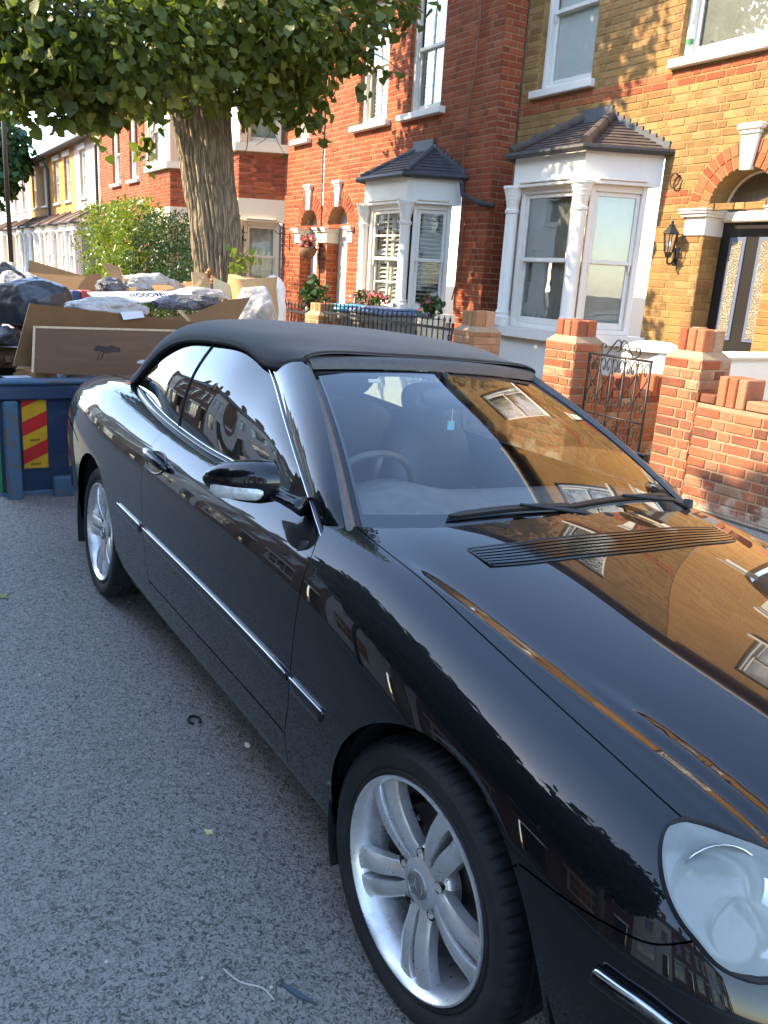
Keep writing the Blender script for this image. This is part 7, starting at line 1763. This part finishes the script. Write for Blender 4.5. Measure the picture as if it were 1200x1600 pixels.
def st(a, b, sd, off=0): 
    p = ST.ev(np.array([a]), np.array([b]))[0].copy(); 
    w_ = .0015*math.sin(3*a+b)*math.sin(1.3*b)*min(1, b)      # cloth not drawn perfectly tight
    p[2] += w_+off; p[1] *= sd; return p
A_ = np.linspace(0, 12, 61); B_ = np.linspace(0, 7, 29)
V = [tuple(st(a, b, -1)) for a in A_ for b in B_]+[tuple(st(a, b, 1)) for a in A_ for b in B_]; nb = len(B_); no = len(A_)*nb
F = [(i*nb+j, (i+1)*nb+j, (i+1)*nb+j+1, i*nb+j+1) for i in range(60) for j in range(28)]; F += [tuple(no+q for q in f[::-1]) for f in F]
me = rawmesh('soft_top', V, F, M['soft_top_cloth'], smooth=True); bm = bmesh.new(); bm.from_mesh(me); bmesh.ops.remove_doubles(bm, verts=bm.verts, dist=1e-5); bm.to_mesh(me); bm.free()
soft = link('soft_top', me, car)
for sd in (-1, 1):
    MB().tube([tuple(st(a, 0.02, sd)+np.array([0, sd*-.004, 0])) for a in np.linspace(.2, 8.2, 50)], .011, 8).build('roof_seal', M['rubber'], soft, smooth=True)
MB().tube([tuple(st(.12, b, -1, .002)) for b in np.linspace(0, 7, 24)]+[tuple(st(.12, b, 1, .002)) for b in np.linspace(7, 0, 24)], .006, 6).build('front_seam', M['soft_top_cloth'], soft, smooth=True)
# ---------- door mirrors
for sd in (-1, 1):
    D_ = np.array([(.30, .03, .0), ])
    mb = MB(); n = 20; vs = []; NS = 14
    NS = 22; n = 28
    for i in range(NS+1):                     # from the inboard end outward
        q = math.sin(PI/2*i/NS); w_ = .812+.163*q; sx = max(.02, 1-max(0, (q-.10)/.90)**2.6)**.5*(.90+.10*min(1, q/.2))
        hx = .070*sx; hz = .064*sx*(1-.10*q); cx = .487-.062*q-.030*q*q; cz = 1.010-.010*q
        for k in range(n):
            a = 2*PI*k/n; ca, sa = math.cos(a), math.sin(a)
            vs.append((cx+hx*math.copysign(abs(ca)**.85, ca)*(1.0 if ca > 0 else .5), sd*w_, cz+hz*math.copysign(abs(sa)**.85, sa)))
    fs = [(i*n+k, i*n+(k+1) % n, (i+1)*n+(k+1) % n, (i+1)*n+k) for i in range(NS) for k in range(n)]+[tuple(range(n)), tuple(NS*n+k for k in range(n))]
    fold = (lambda q_: (.50+(q_[1]-.80)*-1.35-.03, sd*(.775+(.50-q_[0])*-.35+.02), q_[2])) if sd > 0 else (lambda q_: q_)      # the far one is folded in
    if sd > 0: vs = [fold((q_[0], abs(q_[1]), q_[2])) for q_ in vs]
    mb.add(vs, fs); mir = mb.build('door_mirror', M['car_paint'], car, angle=60)
    MB().tube([(.60, sd*.752, .962), (.575, sd*.772, .966), (.54, sd*.795, .975), (.50, sd*.83, .985)], [.050, .036, .030, .030], 12, flat=.55).build('mirror_foot', M['car_paint'], mir, smooth=True)
    if sd > 0: continue
    mb = MB(); vs = []; N2 = 16                # turn signal strip on the front face
    for i in range(N2+1):
        q = i/N2; qq = .28+.70*q; qq = qq*.97; w_ = .812+.163*qq; sx = max(.02, 1-max(0, (qq-.10)/.90)**2.6)**.5; hx = .070*sx; cx = .487-.062*qq-.030*qq*qq; cz = 1.010-.010*qq
        e = min(1, min(q, 1-q)/.12)**.5
        for (dz, dx) in ((.006*e, .90), (.002*e, 1.02), (-.012, 1.03), (-.026*e-.012*(1-e), 1.0), (-.030*e-.012*(1-e), .88)):
            vs.append((cx+hx*dx+.003, sd*w_, cz-.012+dz))
    mb.add(vs, [(i*5+k, i*5+k+1, i*5+6+k, i*5+5+k) for i in range(N2) for k in range(4)]); mb.build('turn_signal', M['signal_lens'], mir, smooth=True)
    MB().box(.395, .40, min(sd*.83, sd*.945), max(sd*.83, sd*.945), .975, 1.045).build('mirror_glass', M['chrome'], mir)
    tr = MB(); tr.add([(.66, sd*.742, .945), (.44, sd*.735, .945), (.46, sd*.72, 1.03)], [(0, 1, 2)]); tr.build('mirror_triangle', M['gloss_black'], car)
# ---------- headlamps
hl = uvpath(HLI, 4); hc = np.array([13.35, 8.05])
for sd in (-1, 1):
    def bl(uv): 
        d = (uv-hc)/np.array([.85, 1.65]); return .016*np.clip(1-(d**2).sum(1)*.85, 0, 1)**.6
    full = np.concatenate([uvpath(HLO, 4)[:-1], uvpath(HLI[::-1], 4)[:-1]])
    lens = panel('headlight', full, mat='milky_lens', side=sd, gap=.004, flange=.006, off=.002, bulge=bl, du=.07, dv=.12)
    P, N = surf_pts(inset(resample(full, .09), .003), .0015, sd); MB().tube(P, .006, 8, closed=True).build('lamp_gasket', M['rubber'], lens, smooth=True)
    def bowl(cu, cv, r, dpt, nm, mat):
        P, N = surf_pts([(cu, cv)], -.03, sd); c = P[0]; ax = Vector((.86, sd*.42, .12)).normalized(); q = ax.to_track_quat('Z', 'Y').to_matrix().to_4x4(); q.translation = Vector(c)
        mb = MB(); mb.lathe([(r, 0), (r*1.05, .004), (r*.97, -.006), (r*.85, -dpt*.45), (r*.6, -dpt*.8), (r*.25, -dpt)], n=28); mb.v = [tuple(q @ Vector(p)) for p in mb.v]
        o = mb.build(nm, M[mat], lens, smooth=True)
        b2 = MB(); b2.ball((0, 0, -dpt*.55), r*.30, 12, 8); b2.v = [tuple(q @ Vector(p)) for p in b2.v]; b2.build('lamp_bulb', M['lamp_glass'], lens, smooth=True)
    bowl(13.25, 8.35, .074, .07, 'lamp_reflector', 'reflector'); bowl(13.75, 7.5, .05, .05, 'lamp_reflector', 'reflector')
    panel('lamp_housing', full, parent=lens, mat='reflector', side=sd, gap=.003, flange=0, off=-.045, du=.14, dv=.25)
    # bumper rub strip with a bright top edge
    uv = np.linspace(0, 1, 30); path = np.array(smooth_path([(12.66, 5.17, 0), (12.87, 5.22, 0), (13.12, 5.22, 0), (13.5, 5.0, 0), (14.2, 4.7, 0), (15, 4.6, 0), (16, 4.6, 0)], 7))[:, :2]
    P, N = surf_pts(path, .004, sd); P[:, 2] -= .020; MB().tube(P, [.004]+[.017]*(len(P)-1), 8).build('bumper_strip', M['car_paint'], bumper, smooth=True)
    P, N = surf_pts(path[2:], .017, sd); P[:, 2] -= .004; MB().tube(P, .0055, 8).build('bumper_chrome', M['chrome'], bumper, smooth=True)
# ---------- bonnet intake grille, wipers
gpath = lambda k: [(9.735+.235*k/6, 10.93, 0), (9.80+.275*k/6, 11.5, 0), (9.845+.30*k/6, 12.1, 0), (9.87+.31*k/6, 12.6, 0), (9.88+.31*k/6, 13.0, 0)]
def both_path(k, off):
    uv = np.array(smooth_path(gpath(k), 6))[:, :2]; a, _ = surf_pts(uv, off, -1); b, _ = surf_pts(uv[::-1], off, 1); return np.concatenate([a, b[1:]])
lo, hi_ = both_path(-.35, .0018), both_path(6.35, .0018); mb = MB(); mb.add([tuple(q) for q in lo]+[tuple(q) for q in hi_], [(i, i+1, len(lo)+i+1, len(lo)+i) for i in range(len(lo)-1)]); ig = mb.build('intake_grille', M['gloss_black'], hood)
rim_ = np.concatenate([lo, hi_[::-1]]); MB().tube(rim_, .0032, 6, closed=True).build('grille_rim', M['gloss_black'], hood, smooth=True)
for k in range(6):                  # flat vanes following the bonnet
    lo, hi_ = both_path(k+.12, .0042), both_path(k+.70, .0042); n_ = len(lo); mb = MB()
    mb.add([tuple(q) for q in lo]+[tuple(q) for q in hi_]+[tuple(q-np.array([0, 0, .003])) for q in lo]+[tuple(q-np.array([0, 0, .003])) for q in hi_], [(i, i+1, n_+i+1, n_+i) for i in range(n_-1)]+[(i, 2*n_+i, 2*n_+i+1, i+1) for i in range(n_-1)]+[(n_+i, n_+i+1, 3*n_+i+1, 3*n_+i) for i in range(n_-1)])
    mb.build('grille_slat', M['gloss_black'], hood, angle=40)
def wiper(t0, s0, t1, s1, pt, ps, nm='wiper'):
    a, b = Vector(ws(t0, s0)), Vector(ws(t1, s1)); up = Vector((.46, 0, .89))
    mb = MB(); n = 14; pts = [a.lerp(b, i/n)+up*(.012+.012*math.sin(PI*i/n)) for i in range(n+1)]
    mb.tube(pts, [.004]+[.008]*(n-1)+[.004], 8, flat=1.2); wo_ = mb.build(nm, M['black_plastic'], car, smooth=True)
    MB().tube([p-up*.012 for p in pts], .004, 6).build('wiper_rubber', M['rubber'], wo_)
    c = a.lerp(b, .52)+up*.035; pv = Vector(ws(pt, ps))+Vector((.03, 0, .015))
    MB().tube([pv, pv.lerp(c, .3)+up*.02, c], [.014, .010, .007], 8, flat=.7).build('wiper_arm', M['black_plastic'], wo_, smooth=True)
    MB().lathe([(0, .03), (.016, .028), (.018, 0)], tuple(pv), 12).build('wiper_pivot', M['black_plastic'], wo_, smooth=True)
wiper(-.62, .03, .06, .06, .14, -.03); wiper(-.02, .055, .86, .06, .90, -.02)
# ---------- what shows through the glass
tub = MB(); tub.box(-1.45, .70, -.66, .66, .30, .34); tub.add([(-1.45, -.66, .3), (-1.45, .66, .3), (-1.45, .60, 1.0), (-1.45, -.60, 1.0)], [(0, 1, 2, 3)])
for s in (-1, 1): tub.add([(-1.45, s*.68, .3), (.72, s*.70, .3), (.72, s*.70, .93), (-1.45, s*.62, .98)], [(0, 1, 2, 3)])
tub.build('cabin', M['leather'], car)
ds = MB(); V = []
for i, tt in enumerate(np.linspace(-1, 1, 31)):
    hump = math.exp(-((tt+.53)/.24)**2); bx = .745+.13*(1-tt*tt)
    V += [(bx+.02, .66*tt, .93), (bx-.15, .655*tt, .945+.012*hump), (.50, .65*tt, .950+.035*hump), (.38-.03*hump, .645*tt, .935+.040*hump), (.33-.02*hump, .64*tt, .86), (.40, .64*tt, .60)]
ds.add(V, [(i*6+k, (i+1)*6+k, (i+1)*6+k+1, i*6+k+1) for i in range(30) for k in range(5)]); ds.build('dashboard', M['dash'], car, smooth=True)
def steering():
    o = MB(); q = Matrix.Translation(Vector((.275, -.37, .892))) @ Matrix.Rotation(math.radians(-64), 4, 'Y')
    o.tube([tuple(q @ Vector((.185*math.cos(2*PI*k/36), .185*math.sin(2*PI*k/36), 0))) for k in range(36)], .0125, 10, closed=True)
    for a in (0, PI, -PI/2): o.tube([tuple(q @ Vector((.05*math.cos(a+PI/2), .05*math.sin(a+PI/2), -.02))), tuple(q @ Vector((.18*math.cos(a+PI/2), .18*math.sin(a+PI/2), 0)))], .016, 8)
    o.ball(tuple(q @ Vector((0, 0, -.01))), .07, 14, 8, (1, 1, .8)); return o.build('steering_wheel', M['leather'], car, smooth=True)
steering()
MB().tube([(.42, -.36, .88), (.27, -.36, .91)], .03, 10).build('steering_column', M['leather'], car)
for yy in (-.36, .36):
    seat = MB()
    def lump(cx, cy, cz, sx, sy, sz, rot=0, p=2.6):
        Mx = Matrix.Translation(Vector((cx, cy, cz))) @ Matrix.Rotation(rot, 4, 'Y'); n, m = 20, 14; vs = []
        f = lambda c: math.copysign(abs(c)**(2/p), c)
        for j in range(m+1):
            th = -PI/2+PI*j/m
            for k in range(n): a = 2*PI*k/n; vs.append(tuple(Mx @ Vector((sx*f(math.cos(th))*f(math.cos(a)), sy*f(math.cos(th))*f(math.sin(a)), sz*f(math.sin(th))))))
        return vs, [(j*n+k, j*n+(k+1) % n, (j+1)*n+(k+1) % n, (j+1)*n+k) for j in range(m) for k in range(n)]
    seat.add(*lump(-.10, yy, .50, .27, .25, .09)); so = seat.build('seat', M['leather'], car, smooth=True)
    b_ = MB(); b_.add(*lump(-.36, yy, .78, .085, .245, .32, -.28)); b_.build('backrest', M['leather'], so, smooth=True)
    h_ = MB(); h_.add(*lump(-.44, yy, 1.135, .06, .125, .075, -.2)); h_.build('headrest', M['leather'], so, smooth=True)
    MB().tube([(-.42, yy-.05, 1.0), (-.43, yy-.05, 1.1)], .008, 6).tube([(-.42, yy+.05, 1.0), (-.43, yy+.05, 1.1)], .008, 6).build('headrest_post', M['chrome'], so)
    MB().add(*lump(-1.02, yy, .80, .09, .25, .25, -.25)).build('rear_backrest', M['leather'], car, smooth=True)
mr = MB(); mr.add(*lump(.20, .0, 1.222, .025, .125, .038, .1)); rv = mr.build('interior_mirror', M['black_plastic'], car, smooth=True)
MB().tube([(.15, 0, 1.30), (.19, 0, 1.25)], .018, 8).build('mirror_stem', M['black_plastic'], rv)
MB().tube([(.215, .01, 1.19), (.215, .012, 1.145)], .0018, 5).build('tag_string', M['white_paint'], rv)
MB().cbox(.211, .217, -.006, .026, 1.112, 1.145, .002).build('hanging_tag', M['cyan_tag'], rv)
MB().cbox(.155, .16, -.32, -.27, 1.262, 1.275, .002).build('toll_tag', M['white_paint'], wsg)
MB().tube([(.02, .30, .60), (.03, .30, .74), (.03, .30, .80)], .012, 8).ball((.03, .30, .82), .028, 12, 8).build('gear_lever', M['leather'], car, smooth=True)
